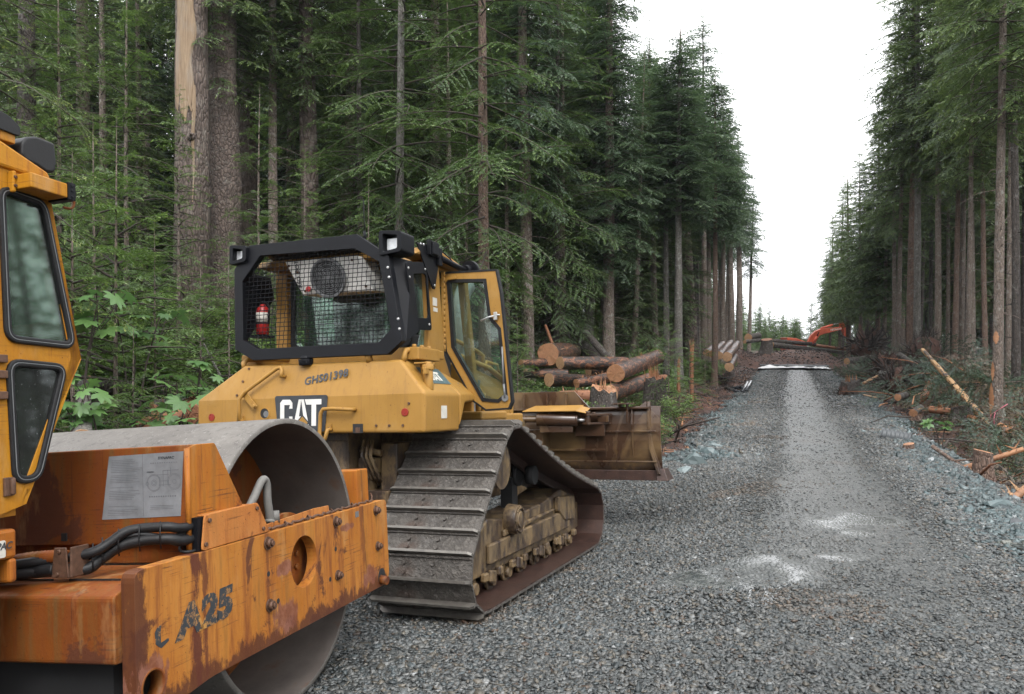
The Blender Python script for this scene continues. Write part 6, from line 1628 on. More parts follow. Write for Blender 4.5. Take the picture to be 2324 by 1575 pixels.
# ================================================================== LOGS, STUMPS, SLASH, PIPES, EXCAVATOR
H0=770*.44062
def pt(dx,dy,d):
    """world point seen at (dx,dy) of the 2324 px wide view at depth d"""
    x,y=at(dx,d); return Vector((x,y,2.0-(dy-770)*.44062*d/FPX))
def on(dx,d,up=0.):
    x,y=at(dx,d); return Vector((x,y,float(ground_z(np.array(x),np.array(y)))+up))
def log(p0,p1,r0,r1,label,group='logs of the near log pile',mat='log',cut='cut',name='log',split=0,seed=0,cat='log',rough=.05,ends=(1,1),ns=22):
    p0,p1=Vector(p0),Vector(p1); L=(p1-p0).length
    r=empty(name,p0); X=(p1-p0).normalized(); Z=Vector((0,0,1)); Z=(Z-X*Z.dot(X)).normalized(); Y=Z.cross(X)
    r.rotation_euler=Matrix((X,Y,Z)).transposed().to_euler()
    g=np.random.default_rng(seed+int(abs(p0.x*100))); m=MB(); nz=max(6,int(L/.22)); secs=[]
    f1,f2=g.uniform(0,6,2)
    for i in range(nz+1):
        x=L*i/nz; rr=r0+(r1-r0)*i/nz
        secs.append([(x+(g.normal(0,.004) if i in(0,nz) and split else 0),math.cos(a)*rr*(1+rough*math.sin(2*a+f1+x)+g.normal(0,rough*.4)),math.sin(a)*rr*(1+rough*math.sin(3*a+f2+x*1.3)+g.normal(0,rough*.4))) for a in np.arange(ns)*2*math.pi/ns])
    m.loft(secs,0,True,False); m.build('bark',M[mat],r,fixn=False)
    for k,(sec,dx_) in enumerate(((secs[0],-.004),(secs[-1],.004))):
        if not ends[k]: continue
        m=MB(); c=np.mean(sec,axis=0); ring=[c+(np.array(q)-c)*.965+np.array([dx_,0,0]) for q in sec]; mid=[c+(np.array(q)-c)*.4+np.array([dx_*1.5,0,0]) for q in sec]
        n=len(ring); m.add(list(sec)+ring+mid+[c+np.array([dx_*2,0,0])],[(i,(i+1)%n,n+(i+1)%n,n+i) for i in range(n)]+[(n+i,n+(i+1)%n,2*n+(i+1)%n,2*n+i) for i in range(n)]+[(2*n+i,2*n+(i+1)%n,3*n) for i in range(n)],0)
        m.build('cut_end',M[cut],r)
    if split:
        m=MB()
        for _ in range(split):
            x=g.uniform(.1,L*.9); a=g.uniform(.3,2.8); q=Vector((x,math.cos(a)*r0*.93,math.sin(a)*r0*.93)); d=Vector((g.normal(0,.5),math.cos(a)*.8,math.sin(a)*.8)).normalized()
            l=g.uniform(.06,.22); w=g.uniform(.01,.03); s=Vector((1,0,0))
            m.add([q-s*w,q+s*w,q+d*l],[(0,1,2)]); m.add([q-s*w*.5+d*.01,q+d.cross(s)*w,q+d*l*.8],[(0,1,2)])
        m.build('splinter',M[cut],r)['kind']='stuff'
    return tag(r,label,cat,group)
# near log pile
log(pt(1244,800,23),pt(1300,795,26.5),.32,.28,'thickest log of the near pile, its big orange butt facing the bulldozer door',split=14,cut='cut_orange')
log(pt(1182,821,22.5),pt(1300,816,23.8),.125,.13,'thin log at the far left of the near pile with a small round cut end')
log(pt(1271,820,21.2),pt(1420,822,22.6),.17,.20,'straight log with a round pale cut end resting on top of the near pile')
log(pt(1246,858,21.6),pt(1330,860,22.6),.185,.18,'bottom log of the near pile with a pale round cut end low at left',cut='cut')
log(pt(1308,866,20.6),pt(1392,852,21.4),.115,.15,'splintered log lying crosswise in the middle of the near pile',split=22,cut='cut_orange')
log(pt(1397,844,20.2),pt(1492,806,23.5),.235,.21,'big front log of the near pile with a wide round cut end',split=6,cut='cut_orange')
log(pt(1385,890,20.0),pt(1475,858,22.0),.22,.20,'wet dark log under the big front log of the near pile',split=4)
log(pt(1335,836,22.6),pt(1440,832,23.2),.19,.19,'dark barked log wedged behind the straight pale-ended log')
log(pt(1190,842,23.2),pt(1290,846,23.0),.15,.16,'dark mossy log under the thin far left log',ends=(1,0))
log(pt(1270,894,19.4),pt(1336,896,19.8),.11,.16,'broken slab of orange bark and wood left of the cut stump',split=18,cut='cut_orange',mat='splinter',group='broken wood by the near log pile')
# stumps
def stump(p,h,r,label,group='cut stumps',mat='bark',cut='cut_orange',jag=0.,seed=0,flare=1.45,cat='stump',slope=.06):
    e=empty('stump',p,(0,0,seed)); g=np.random.default_rng(seed+3); m=MB(); ns=28; secs=[]
    zs=[-.25,0,.12*h,.3*h,.6*h,.85*h,h]
    fl=[1+.16*math.sin(5*a+seed)+.10*math.sin(3*a+2*seed) for a in np.arange(ns)*2*math.pi/ns]
    jg=g.normal(0,1,ns)
    for z in zs:
        k=1+(flare-1)*math.exp(-max(z,0)/(.3*h+.05)); secs.append([(math.cos(a)*r*(1+(k-1)*fl[i]*1.4+.04*g.normal()),math.sin(a)*r*(1+(k-1)*fl[i]*1.4+.04*g.normal()),z+(slope*math.cos(a-.6)*r*4 + jag*jg[i]*.14 if z==h else 0)) for i,a in enumerate(np.arange(ns)*2*math.pi/ns)])
    m.loft(secs,0,True,False); m.build('bark',M[mat],e,fixn=False)
    m=MB(); top=secs[-1]; c=np.mean(top,axis=0); n=len(top)
    ring=[c+(np.array(q)-c)*.93+np.array([0,0,.006]) for q in top]; mid=[c+(np.array(q)-c)*.5+np.array([0,0,.008+jag*.12*g.uniform(0,1)]) for q in top]
    m.add(list(top)+ring+mid+[c+np.array([0,0,.012])],[(i,(i+1)%n,n+(i+1)%n,n+i) for i in range(n)]+[(n+i,n+(i+1)%n,2*n+(i+1)%n,2*n+i) for i in range(n)]+[(2*n+i,2*n+(i+1)%n,3*n) for i in range(n)])
    m.build('cut_face',M[cut],e)
    if jag:
        m=MB()
        for _ in range(int(60*jag)+4):
            a=g.uniform(0,6.28); q=c+np.array([math.cos(a),math.sin(a),0])*r*g.uniform(.1,.9); l=g.uniform(.05,.3)*(1+jag*2); w=g.uniform(.01,.03)
            m.add([q+np.array([w,0,-.03]),q+np.array([-w,w,-.03]),q+np.array([0,-w,-.03]),q+np.array([g.normal(0,.04),g.normal(0,.04),l])],[(0,1,3),(1,2,3),(2,0,3)])
        m.build('splinter',M['cut' if cut=='cut' else 'cut_orange'],e)['kind']='stuff'
    return tag(e,label,cat,group)
x,y=at(1370,18.6); stump(on(1370,18.6,-.05),.72,.28,'mossy cut stump with a pale splinter standing on its face, behind the blade',mat='bark_dark',jag=.18,seed=2)
stump(on(1487,20.4,-.05),1.15,.27,'tall stump with a torn red top right of the near log pile',mat='bark_dark',cut='splinter',jag=.4,seed=5)
stump(on(1740,64,-.05),1.15,.42,'dark flared stump on the rise beside the logs across the road end',mat='bark_dark',cut='splinter',seed=7,flare=1.5)
stump(pt(2232,1093,13.0),.52,.135,'red-brown cut stump close to the right road shoulder',mat='bark_red',seed=9,flare=1.35)
stump(on(2183,19.5,0),.36,.21,'low stump with a bright orange rim behind the broad-leaved plant',mat='bark_dark',seed=11)
stump(on(1930,31,-.05),.62,.33,'dark muddy stump beside the right road shoulder',mat='bark_dark',jag=.12,seed=13,cut='bark_dark')
stump(on(1978,29.5,-.1),.16,.26,'flat pale-topped stump just right of the dark muddy stump',mat='bark_dark',cut='cut',seed=15)
stump(on(1655,46,-.05),.30,.24,'small low stump below the second log deck',mat='bark_dark',cut='cut',seed=17)
stump(on(1540,28,0),.95,.05,'thin red broken post standing among the left saplings',mat='splinter',cut='splinter',jag=.3,seed=19,cat='post')
stump(on(1570,25,0),1.6,.06,'tall splintered red post right of the near log pile',mat='splinter',cut='splinter',jag=.4,seed=21,cat='post',flare=1.1)
stump(on(2078,21.5,-.05),.22,.14,'small orange-faced stump deep in the slash heap',mat='bark_red',seed=23)
stump(on(2063,15.0,-.1),.30,.09,'small dark stump on the slope below the scraped tree',mat='bark_red',seed=25)
# second log deck further up on the left
for i,(a,b,r_,lab) in enumerate(((pt(1655,829,36),pt(1668,806,42),.20,'lowest log of the second deck with a pale round end'),(pt(1651,806,36.5),pt(1672,777,44),.22,'brightest log of the second deck with peeled patches'),(pt(1632,803,37),pt(1658,774,44),.19,'grey log beside the brightest one of the second deck'),(pt(1617,800,37.5),pt(1640,776,44),.18,'middle log of the second deck'),(pt(1604,797,38),pt(1622,776,44),.17,'leftmost log of the second deck'))):
    log(a,b,r_,r_*.9,lab,'logs of the second deck',split=3,seed=i)
# logs across the far end, brush pile there
log(pt(1752,779,66),pt(1913,796,69),.24,.14,'longest felled trunk lying across the end of the road','felled trunks at the road end','bark_dark',split=3)
log(pt(1750,770,70),pt(1850,777,72),.20,.16,'second felled trunk lying behind the longest one at the road end','felled trunks at the road end','bark_dark',split=3)
log(pt(1846,779,74),pt(1930,790,70),.14,.12,'red-brown broken trunk at the road end by the excavator','felled trunks at the road end','splinter')
log(pt(1698,762,63),pt(1722,758,66),.30,.26,'short thick log lying on the rise with its red cut end showing','felled trunks at the road end','bark_dark','cut',split=8)
log(pt(1690,772,60),pt(1724,768,62),.14,.14,'pale broken piece of wood below the thick log on the rise','felled trunks at the road end','bark_dark','cut',split=6)
# leaning and fallen wood inside the left forest
log(pt(1385,815,25),pt(1329,750,26),.12,.10,'short dark log leaning against the forest behind the near pile','fallen trunks in the left forest','bark_dark')
log(pt(1365,812,27),pt(1150,662,29),.22,.16,'long fallen trunk slanting down behind the near log pile','fallen trunks in the left forest','bark_dark')
log(pt(1268,815,25),pt(1238,735,26),.06,.05,'thin red splintered pole leaning behind the thickest log','fallen trunks in the left forest','splinter')
log(pt(530,440,22),pt(474,386,21.3),.05,.02,'bare broken branch sticking out of the thick trunks','fallen trunks in the left forest','twig')
# rotten wood on the left edge of the landing
log(pt(318,972,9.6),pt(452,912,10.2),.10,.13,'split rotten orange log on the bank beyond the drum','rotten wood left of the landing','splinter','splinter',split=26,rough=.16)
log(pt(432,936,9.9),pt(470,915,10.4),.12,.09,'torn dark root end of the rotten orange log','rotten wood left of the landing','splinter','splinter',split=20,rough=.2)
log(pt(186,990,8.2),pt(190,872,10.3),.095,.085,'grey mossy log running back from the drum beside the cab','rotten wood left of the landing','bark_pale',cut='cut')
log(pt(200,868,10.5),pt(300,878,10.9),.12,.10,'dark mossy log lying behind the grey one on the left bank','rotten wood left of the landing','bark_dark')
log(pt(345,918,10.8),pt(440,906,11.2),.085,.07,'mossy brown log behind the split rotten one','rotten wood left of the landing','bark_dark')
log(pt(500,850,12.5),pt(462,775,13),.022,.012,'thin pale dead branch leaning in the thicket by the bulldozer tank','rotten wood left of the landing','bark_pale',ends=(0,0),ns=8)
# ---- right slash heap
log(pt(2251,966,18.7),pt(2094,790,23.5),.085,.058,'long half-debarked pole leaning across the slash heap','poles and logs of the slash heap','peeled','cut_orange',split=10,seed=3)
log(pt(1922,816,38),pt(1984,806,40),.15,.13,'dark log sticking out of the left side of the slash heap','poles and logs of the slash heap','bark_dark','cut')
log(pt(2100,905,24),pt(2120,848,26),.15,.11,'chunk of rotten red-brown log in the middle of the slash heap','poles and logs of the slash heap','splinter','splinter',split=14,rough=.16)
log(pt(2042,802,30),pt(2098,838,27),.11,.06,'blackened crooked root arching at the top of the slash heap','poles and logs of the slash heap','bark_dark',ends=(0,0))
log(pt(2160,928,20),pt(2215,950,19),.07,.09,'reddish log lying behind the orange-rimmed stump','poles and logs of the slash heap','splinter','cut_orange',split=6)
log(pt(2038,898,23),pt(2056,893,23.6),.10,.10,'short log whose round orange cut end faces the road','poles and logs of the slash heap','bark_dark','cut_orange')
log(pt(2073,934,20.5),pt(2090,922,21),.10,.09,'round-ended orange block low in the slash heap','poles and logs of the slash heap','bark_dark','cut_orange',split=5)
log(pt(2000,842,31),pt(2068,860,28),.09,.07,'grey weathered log lying across the middle of the slash heap','poles and logs of the slash heap','bark_pale','cut')
log(pt(1960,866,31),pt(1998,846,32.5),.05,.04,'pale split branch standing out of the left slash heap','poles and logs of the slash heap','cut','cut',split=4)
log(pt(2150,876,24),pt(2196,862,25),.08,.07,'dark log lying behind the middle of the pole','poles and logs of the slash heap','bark_dark','cut_orange')
log(pt(2112,925,20),pt(2160,930,19.6),.09,.08,'broken orange log end under the pole','poles and logs of the slash heap','splinter','cut_orange',split=16)
log(pt(2186,1060,13.6),pt(2324,1016,13.2),.05,.04,'split yellow branch passing behind the red-brown stump','poles and logs on the right slope','cut_orange','cut_orange',split=8)
log(pt(2205,1095,12.8),pt(2172,1090,13.4),.05,.02,'torn yellow root at the foot of the red-brown stump','poles and logs on the right slope','cut_orange','cut_orange',split=5)
log(pt(2128,1055,13.8),pt(2204,1062,13.4),.04,.03,'dark bent branch leading to the red-brown stump','poles and logs on the right slope','bark_dark')
log(pt(2118,1010,14.5),pt(2190,1060,13.5),.035,.03,'forked dark branch lying on the slope below the scraped tree','poles and logs on the right slope','bark_red')
log(pt(2250,1118,11.0),pt(2324,1135,10.6),.035,.04,'orange split branch at the right picture edge','poles and logs on the right slope','splinter','cut_orange',split=8)
log(pt(2290,1140,10.4),pt(2330,1105,10.6),.05,.05,'pale broken stick standing up at the right picture edge','poles and logs on the right slope','cut_orange','cut',split=6)
log(pt(2212,1100,11.6),pt(2225,1072,11.5),.018,.008,'dark forked twig standing on the flat grey slab','poles and logs on the right slope','twig',ends=(0,0),ns=8)
log(pt(2270,962,18.2),pt(2292,975,17.9),.07,.07,'orange chunk of wood lying at the foot of the scraped tree','poles and logs on the right slope','cut_orange','cut_orange',split=10)
# smaller branches, sticks: one thing each
g_=np.random.default_rng(77)
for k in range(150):
    side=k%4
    if side<2: dx=g_.uniform(1930,2250); d=g_.uniform(18,38); up=g_.uniform(.05,.55); gr='loose sticks in the slash heap'; lab='thin broken stick tangled in the slash heap'
    elif side==2: dx=g_.uniform(2080,2320); d=g_.uniform(11,18); up=.05; gr='loose sticks on the right slope'; lab='broken stick lying on the slope at right'
    else: dx=g_.uniform(1490,1640); d=g_.uniform(13.5,24); up=.04; gr='loose sticks on the left bank'; lab='broken stick on the dark bank behind the blade'
    p=on(dx,d,up); px,dd=cam_px(p.x,p.y)
    if road_left(p.y)-.3<p.x<road_right(p.y)+.3: continue
    a=g_.uniform(0,6.28); L=g_.uniform(.4,1.9); q=Vector((math.cos(a),math.sin(a),g_.normal(0,.22)))*L; w=p+q*.5+Vector((g_.normal(0,.08),g_.normal(0,.08),g_.uniform(0,.1)))
    m=MB(); r_=g_.uniform(.010,.034); m.tube([Vector((0,0,0)),w-p,q],[r_,r_*.8,r_*.4],6)
    o=m.build('stick',M[['bark_dark','splinter','cut_orange','bark_red','twig'][g_.integers(0,5)]],None,loc=p); tag(o,lab,'stick',gr)
# slash boughs as stuff: cut conifer sprays strewn over heap and slope
SS=sprays(.07); SS2=sprays(.05)
def strew(name,n,region,mat,Ls,S,zup,kd=.5):
    KV=[];KT=[];KH=[]; g=np.random.default_rng(len(name))
    c=0
    while c<n:
        x,y=region(g); 
        px,d=cam_px(x,y)
        if px<480 or px>1300: c+=.2; continue
        c+=1; key=Ls[g.integers(0,len(Ls))]; V,T_,sk=S[key][g.integers(0,3)]
        a=g.uniform(0,6.28); pi_=g.normal(.05,.42); ro=g.normal(0,.8)
        A=np.array(Euler((ro,-pi_,a)).to_matrix()); z=gz(np.array(x),np.array(y))+fbm(np.array(x*.55),np.array(y*.55),3)*.45+g.uniform(0,1)**1.6*zup(x,y)
        KV.append(V@A.T+np.array([x,y,float(z)])); KT.append(T_*.9); KH.append(np.full(len(T_),g.random()))
    V=np.concatenate(KV).reshape(-1,3); T_=np.repeat(np.concatenate(KT),4); Hh=np.repeat(np.concatenate(KH),4)
    tag(link(name,npmesh(name,V,kite_faces(len(V)//4),[M[mat]],False,{'tip':T_,'hue':Hh})),kind='stuff')
def reg_heap(g): y=g.uniform(17,52); return road_right(y)+1.0+abs(g.normal(1.3,1.2)),y
def reg_slope(g): y=g.uniform(5.5,30); return road_right(y)+1.1+abs(g.normal(0,4.2)),y
def reg_bank(g): y=g.uniform(13,60); return road_left(y)-1.0-abs(g.normal(0,2.)),y
strew('slash_boughs',640,reg_heap,'bough',(.5,1.0,1.7),SS,lambda x,y:.42*math.exp(-((x-float(road_right(y))-2.6)/1.3)**2)+.08)
strew('bough_litter',300,reg_slope,'bough',(.5,1.0),SS2,lambda x,y:.08)
strew('dry_litter',640,reg_slope,'brownfol',(.5,1.0),SS2,lambda x,y:.06)
strew('brown_slash',300,reg_heap,'brownfol',(.5,1.0),SS,lambda x,y:.55*math.exp(-((x-float(road_right(y))-2.6)/1.3)**2)+.06)
n=30000; y=4.5+47*rng.random(n)**1.2; x=road_right(y)+1.6+10*rng.random(n)**1.4; k=visible(x,y)&(fbm(x*.9,y*.9,43)>.0); x,y=x[k],y[k]
cover('forest_floor_plants',x,y,ground_z(x,y),.05,'under',.16,.5)
# twig litter
n=5200; y=8+45*rng.random(n); sd=rng.random(n)<.62; x=np.where(sd,road_right(y)+.6+np.abs(rng.normal(0,3.2,n)),road_left(y)-.5-np.abs(rng.normal(0,1.8,n))); k=visible(x,y); x,y=x[k],y[k]; n=len(x)
z=ground_z(x,y)+.015+rng.random(n)*.05; a=rng.uniform(0,6.28,n); L=rng.uniform(.12,.6,n); D=np.stack([np.cos(a),np.sin(a),rng.normal(0,.12,n)],1); S=np.stack([-np.sin(a),np.cos(a),np.zeros(n)],1)*rng.uniform(.004,.012,n)[:,None]; P=np.stack([x,y,z],1); U=np.array([0,0,1.])*np.linalg.norm(S,axis=1)[:,None]
V=np.stack([P-S,P+S,P+U*1.5,P-S*.6+D*L[:,None],P+S*.6+D*L[:,None],P+U+D*L[:,None]],1).reshape(-1,3)
b=np.arange(n)[:,None]*6; Q=np.concatenate([b+np.array([0,1,4,3]),b+np.array([1,2,5,4]),b+np.array([2,0,3,5])])
C=CH[rng.choice(6,n,p=[.22,.22,.2,.16,.06,.14])]; C=np.repeat(np.concatenate([C,np.ones((n,1))],1)[:,None],6,1).reshape(-1,4)
tag(link('twig_litter',npmesh('twig_litter',V,Q,[M['stone']],False,{'col':C})),kind='stuff')
# root wads
def rootwad(p,r,lab,seed):
    e=empty('root_wad',p,(0,0,seed)); g=np.random.default_rng(seed); m=MB()
    m.sphere((0,0,r*.55),r*.55,14,0,(1,.7,1))
    v=[Vector(q) for q in m.v]; m.v=[tuple(q*(1+g.normal(0,.14))) for q in v]
    m.build('soil_plate',M['soil'],e)
    m=MB()
    for k in range(90):
        d=Vector(g.normal(0,1,3)).normalized(); d.z=abs(d.z)*.9+.05; b=Vector((0,0,r*.5)); q=[b+d*r*.4]
        for s in range(4): d=(d+Vector(g.normal(0,.38,3))).normalized(); q.append(q[-1]+d*r*g.uniform(.08,.26))
        r0=g.uniform(.008,.035)*r/.7; m.tube(q,[r0,r0*.8,r0*.6,r0*.4,r0*.15],5,0,False)
    m.build('roots',M['bark_dark'],e)
    return tag(e,lab,'root wad','root wads of the slash heap')
rootwad(on(2010,33,.0),1.15,'black upturned root wad in front of the slash heap',3)
rootwad(on(1968,44,.2),1.7,'largest dark root wad on top of the heap under the excavator arm',4)
rootwad(on(2035,27,.1),.9,'dark tangled root wad in front of the bent blackened root',11)
rootwad(on(2095,31,.2),1.1,'dark root wad at the back of the slash heap under the pale trunk',12)
rootwad(on(2120,26.5,-.1),.75,'red-brown root mass beneath the upper end of the pole',6)
rootwad(on(1915,30,-.3),.55,'small spiky root wad on the road side of the dark muddy stump',8)
# flagging ribbon on the scraped tree, scars on its bark
for o in [o for o in COL.objects if o.get('label','').startswith('nearest slender trunk')]:
    bx_,by_=o.location.x,o.location.y; cd=math.atan2(CAM.y-by_,CAM.x-bx_)-o.rotation_euler.z
    m=MB()
    for z0,z1,w,a0 in ((.35,1.1,.5,-.75),(1.15,1.6,.3,-.55),(2.0,2.3,.45,-.1)):
        V=[];F=[]; r_=.165
        for i in range(13):
            z=z0+(z1-z0)*i/12; ww=w*math.sin(math.pi*(i+.6)/13.2)*(1+.2*math.sin(i*2.1)); rr=.135*(1+.35*math.exp(-z/.45))*1.1*(1-.03*z)+.006
            for j in range(5): a=cd+a0+ww*(j/2-1)*.9; V.append((math.cos(a)*rr,math.sin(a)*rr,z))
        for i in range(12):
            for j in range(4): F.append((i*5+j,i*5+j+1,i*5+j+6,i*5+j+5))
        m.add(V,F,0,True)
    m.build('bark_scar',M['cut_orange'],o,fixn=False)
pk=plain('pink_ribbon',(.60,.16,.22),.5)
p=on(2262,18.5); c=Vector((CAM.x-p.x,CAM.y-p.y,0)).normalized(); s_=Vector((-c.y,c.x,0)); p=p+c*.20
m=MB(); m.tube([s_*-.02+Vector((0,0,.36)),s_*-.10+Vector((0,0,.30)),s_*-.13+Vector((0,0,.12))],.010,5); m.tube([s_*-.02+Vector((0,0,.36)),s_*.12+Vector((0,0,.47)),s_*.22+Vector((0,0,.55))],.008,5); m.tube([s_*-.02+Vector((0,0,.36)),s_*-.05+Vector((0,0,.2)),s_*-.04+Vector((0,0,.05))],.008,5)
tag(m.build('flagging_ribbon',pk,None,loc=p),'pale pink flagging ribbon tied round the scraped tree foot','ribbon')
# ---- pipes
def pipe(p0,p1,r_,lab,gr,mat='pipe',rib=0):
    p0,p1=Vector(p0),Vector(p1); m=MB(); d=p1-p0
    if rib:
        n=int(d.length/.02); m.tube([d*i/n for i in range(n+1)],[r_*(1+.06*(1 if (i//2)%2 else -1)) for i in range(n+1)],24,0,False)
        m.tube([d*i/4 for i in range(5)],r_*.88,24,1,False)
        return tag(m.build('culvert_pipe',[M[mat],M['dark']],None,loc=p0,fixn=False),lab,'culvert pipe',gr)
    m.ring(Vector((0,0,0)),d,r_,r_*.86,20); return tag(m.build('drain_pipe',M[mat],None,loc=p0),lab,'pipe',gr)
gp='drain pipes dumped at the left shoulder'
pipe(pt(1684,889,31.5),pt(1696,866,36),.095,'glossy black pipe, left of the two lying along the left road shoulder',gp)
pipe(pt(1692,886,32),pt(1704,864,37),.095,'glossy black pipe, right of the two lying along the left road shoulder',gp)
pipe(pt(1680,877,33.5),pt(1648,878,35),.085,'dull black pipe pointing into the bank behind the glossy pair',gp)
pipe(pt(1684,890,31.8),pt(1648,878,34),.085,'dull black pipe slanting into the bank in front of the glossy pair',gp)
a,b=pt(1750,824.5,59.6),pt(1867,826.5,59.2); za=max(float(gz(np.array(a.x),np.array(a.y))),float(gz(np.array(b.x),np.array(b.y))))
a=Vector((-2.45,61.2,0)); b=Vector((2.25,61.0,0)); a.z=b.z=max(float(ground_z(np.array(q_),np.array(61.1))) for q_ in (-2.4,-1.2,0.,1.2,2.2))+.08; pipe(a,b,.10,'long grey pipe lying across the end of the gravel','long pipe at the road end','grey')
# geotextile sheet at the end of the gravel
m=MB(); V=[];F=[]; nx_,ny_=40,10
for j in range(ny_+1):
    for i in range(nx_+1):
        x=-2.55+4.9*i/nx_; y=58.7+2.3*j/ny_+.12*math.sin(i*1.1); V.append((x,y,max(float(ground_z(np.array(x),np.array(y))),float(road_z(np.array(x),np.array(y)))+.02)+.07+.05*abs(math.sin(i*.9+j*.8))*(1 if i>24 else .4)+ (.05 if j in(0,) else 0)))
for j in range(ny_):
    for i in range(nx_): F.append((j*(nx_+1)+i,j*(nx_+1)+i+1,(j+1)*(nx_+1)+i+1,(j+1)*(nx_+1)+i))
m.add(V,F,0,True); tag(m.build('geotextile_sheet',M['fabric'],None,fixn=False),'white fabric sheet lying under the end of the gravel','fabric sheet')
# corrugated culvert ends at the right shoulder
gq='culvert ends on the right shoulder'
pipe(pt(1974,976,17.0)+Vector((.22,0,-.07)),pt(1974,976,17.0)+Vector((.78,-.10,-.15)),.165,'corrugated culvert end poking out of the rock near the slash heap',gq,'culvert',1)
pipe(pt(2278,1182,8.7)+Vector((.06,0,-.05)),pt(2278,1182,8.7)+Vector((.50,-.12,-.12)),.115,'corrugated culvert end at the right picture edge',gq,'culvert',1)
# ---- excavator at the far end
cx=lambda x,y:(1645.5+x*.1621,652.5+y*.1621)
DE=72.
def ex(x,y,off=0.): return pt(*cx(x,y),DE+off)
ro=Vector(ex(1140,770)); exr=empty('excavator',(ro.x,ro.y,gzf(ro.x,ro.y)),(0,0,YAW))
tag(exr,'orange red excavator with raised bent boom at the far end of the road','excavator')
inv=exr.matrix_basis if False else (Matrix.Translation(exr.location)@Euler((0,0,YAW)).to_matrix().to_4x4())
inv=inv.inverted()
def exl(x,y): p=inv@Vector(ex(x,y)); return (p.x,p.z)
def slab(poly,y0,y1,name,mat='exc',parent=exr,bev=.03):
    m=MB(); m.prism([exl(*p) for p in poly],'y',y0,y1); return m.build(name,M[mat],parent,bev,2)
boom=slab([(1135,775),(1200,640),(1260,585),(1330,555),(1480,540),(1600,528),(1625,545),(1610,570),(1480,600),(1380,625),(1310,650),(1240,780),(1200,785)],-.2,.2,'boom')
stick=slab([(1600,470),(1625,455),(1655,475),(1690,540),(1700,600),(1712,670),(1690,678),(1660,660),(1625,570),(1600,520)],-.15,.15,'stick')
m=MB(); f=lambda x,y,o=0:Vector((exl(x,y)[0],o,exl(x,y)[1]))
m.cyl(f(1340,550),f(1505,500),.10,None,14); st1=m.build('arm_cylinder',M['exc'],boom)
m=MB(); m.cyl(f(1505,500),f(1600,472),.055,None,12); m.build('rod',M['steel'],st1)
for s in (-1,1):
    m=MB(); m.cyl(f(1205,770,s*.26),f(1270,660,s*.26),.08,None,12); bc=m.build('boom_cylinder',M['exc'],boom); m=MB(); m.cyl(f(1270,660,s*.26),f(1300,600,s*.26),.045,None,12); m.build('rod',M['black'],bc)
m=MB(); m.tube([f(1615,500,-.17),f(1640,560,-.17),f(1655,600,-.17),f(1640,610,-.17)],.03,6); m.build('hydraulic_hose',M['black'],stick)
slab([(1655,600),(1712,560),(1740,620),(1720,640),(1700,610)],-.15,.15,'bucket_link','exc',stick)
p0=exl(1465,575); lettering('HITACHI',.23,(p0[0],-.203,p0[1]-.05),(1,0,.13),(-.13,0,1),(0,-1,0),M['white'],boom,'boom_lettering',.008,0,.002,1.0,1.1)
m=MB(); b=[exl(860,676),exl(985,686),exl(1135,738),exl(1135,800),exl(860,800)]; zb=.95
zb=.55; m.prism([(b[0][0],b[0][1]),(b[1][0],b[1][1]),(b[2][0],b[2][1]),(b[2][0],zb),(b[0][0],zb)],'y',-.2,1.7); m.prism([(b[2][0]-.1,zb),(b[2][0]+.6,zb),(b[2][0]+.6,zb+.35),(b[2][0]-.1,zb+.3)],'y',-.2,1.7)
m.build('house',M['exc'],exr,.05,2)
m=MB(); q=exl(945,700); m.bx(q[0]-.35,q[0]+.35,.2,.9,q[1]-.05,q[1]+.07); m.build('engine_lid',M['grey'],exr,.03)
for s in (.0,1.3):
    m=MB(); xm=b[1][0]; m.prism(rounded([(xm-1.3,.0),(xm-1.5,.25),(xm-1.3,.5),(xm+1.3,.5),(xm+1.5,.25),(xm+1.3,.0)],.12),'y',s,s+.45); m.build('crawler_track',M['inner'],exr,.03)
m=MB(); m.cyl((b[1][0],.9,.25),(b[1][0],.9,.6),.45,None,20); m.build('undercarriage',M['black'],exr)
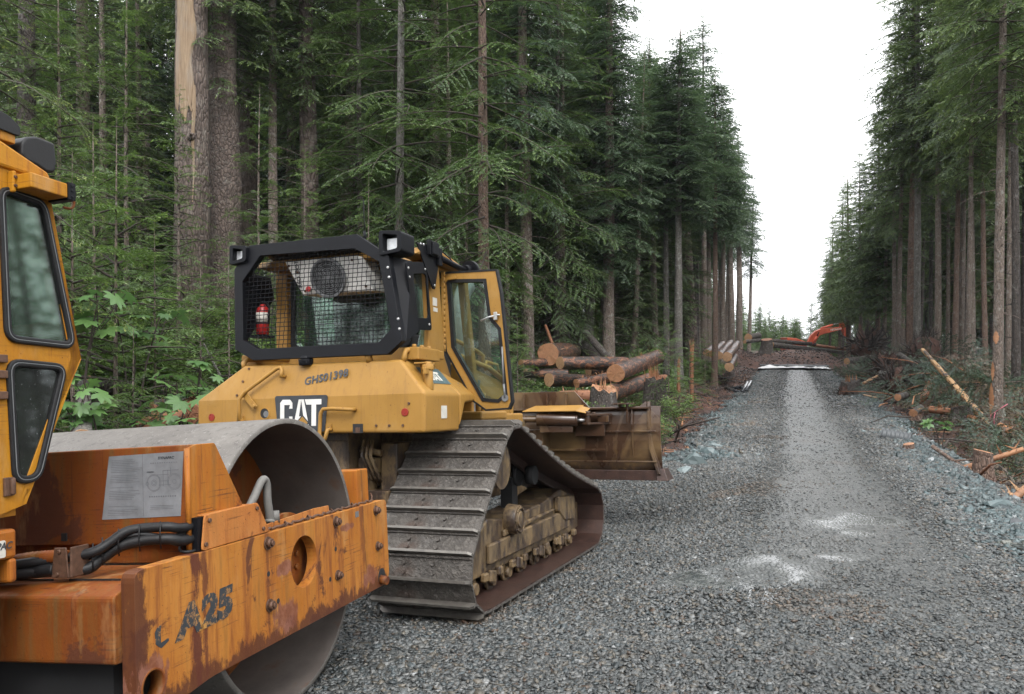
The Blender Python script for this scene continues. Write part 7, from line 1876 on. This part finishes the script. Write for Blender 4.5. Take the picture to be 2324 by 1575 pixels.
# ================================================================== LIGHT, AIR, CAMERA
w=bpy.data.worlds.new('World'); scn.world=w; w.use_nodes=True; nt=w.node_tree
bg=nt.nodes['Background']; sky=nt.nodes.new('ShaderNodeTexSky'); sky.sky_type='NISHITA'; sky.sun_disc=False
SUN_EL,SUN_AZ=R(52),R(150)
sky.sun_elevation=SUN_EL; sky.sun_rotation=SUN_AZ; sky.altitude=200; sky.air_density=1.0; sky.dust_density=6.0; sky.ozone_density=1.0
hs=nt.nodes.new('ShaderNodeHueSaturation'); hs.inputs['Saturation'].default_value=.10
nt.links.new(sky.outputs[0],hs.inputs['Color'])
tint=nt.nodes.new('ShaderNodeMix'); tint.data_type='RGBA'; tint.blend_type='MIX'; tint.inputs[0].default_value=.7; tint.inputs[7].default_value=(11.3,11.4,11.7,1)
nt.links.new(hs.outputs[0],tint.inputs[6]); nt.links.new(tint.outputs[2],bg.inputs['Color']); bg.inputs['Strength'].default_value=.15
sl=bpy.data.lights.new('sun','SUN'); sl.energy=1.0; sl.angle=R(25); sl.color=(1,.97,.93)
so=bpy.data.objects.new('sun',sl); COL.objects.link(so)
# sun behind the camera to the right; direction the light travels
az=SUN_AZ; so.rotation_euler=Vector((-math.sin(az)*math.cos(SUN_EL),-math.cos(az)*math.cos(SUN_EL),-math.sin(SUN_EL))).to_track_quat('-Z','Y').to_euler()
HAZE=0.00028
if HAZE>0:
    m=MB(); m.bx(-425,425,-65,625,-4,46); n=bpy.data.materials.new('haze'); n.use_nodes=True; n.node_tree.nodes.clear()
    out=n.node_tree.nodes.new('ShaderNodeOutputMaterial'); pv=n.node_tree.nodes.new('ShaderNodeVolumePrincipled'); pv.inputs['Density'].default_value=HAZE; pv.inputs['Color'].default_value=(.80,.90,1,1); pv.inputs['Anisotropy'].default_value=.3
    n.node_tree.links.new(pv.outputs[0],out.inputs['Volume']); tag(m.build('haze',n),kind='stuff')
cam=bpy.data.cameras.new('camera'); cam.lens=FPX/1024*36; cam.sensor_width=36; cam.clip_start=.05; cam.clip_end=2000
co=bpy.data.objects.new('camera',cam); COL.objects.link(co); co.location=CAM; co.rotation_euler=(R(90)+PITCH,0,YAW); scn.camera=co
scn.view_settings.view_transform='Standard'; scn.view_settings.look='None'; scn.view_settings.exposure=1.13; scn.view_settings.gamma=1; scn.view_settings.use_curve_mapping=False
scn.cycles.max_bounces=6; scn.cycles.diffuse_bounces=3; scn.cycles.glossy_bounces=3; scn.cycles.transparent_max_bounces=10; scn.cycles.transmission_bounces=4
scn.cycles.use_denoising=True; scn.cycles.caustics_reflective=False; scn.cycles.caustics_refractive=False; scn.cycles.sample_clamp_indirect=6
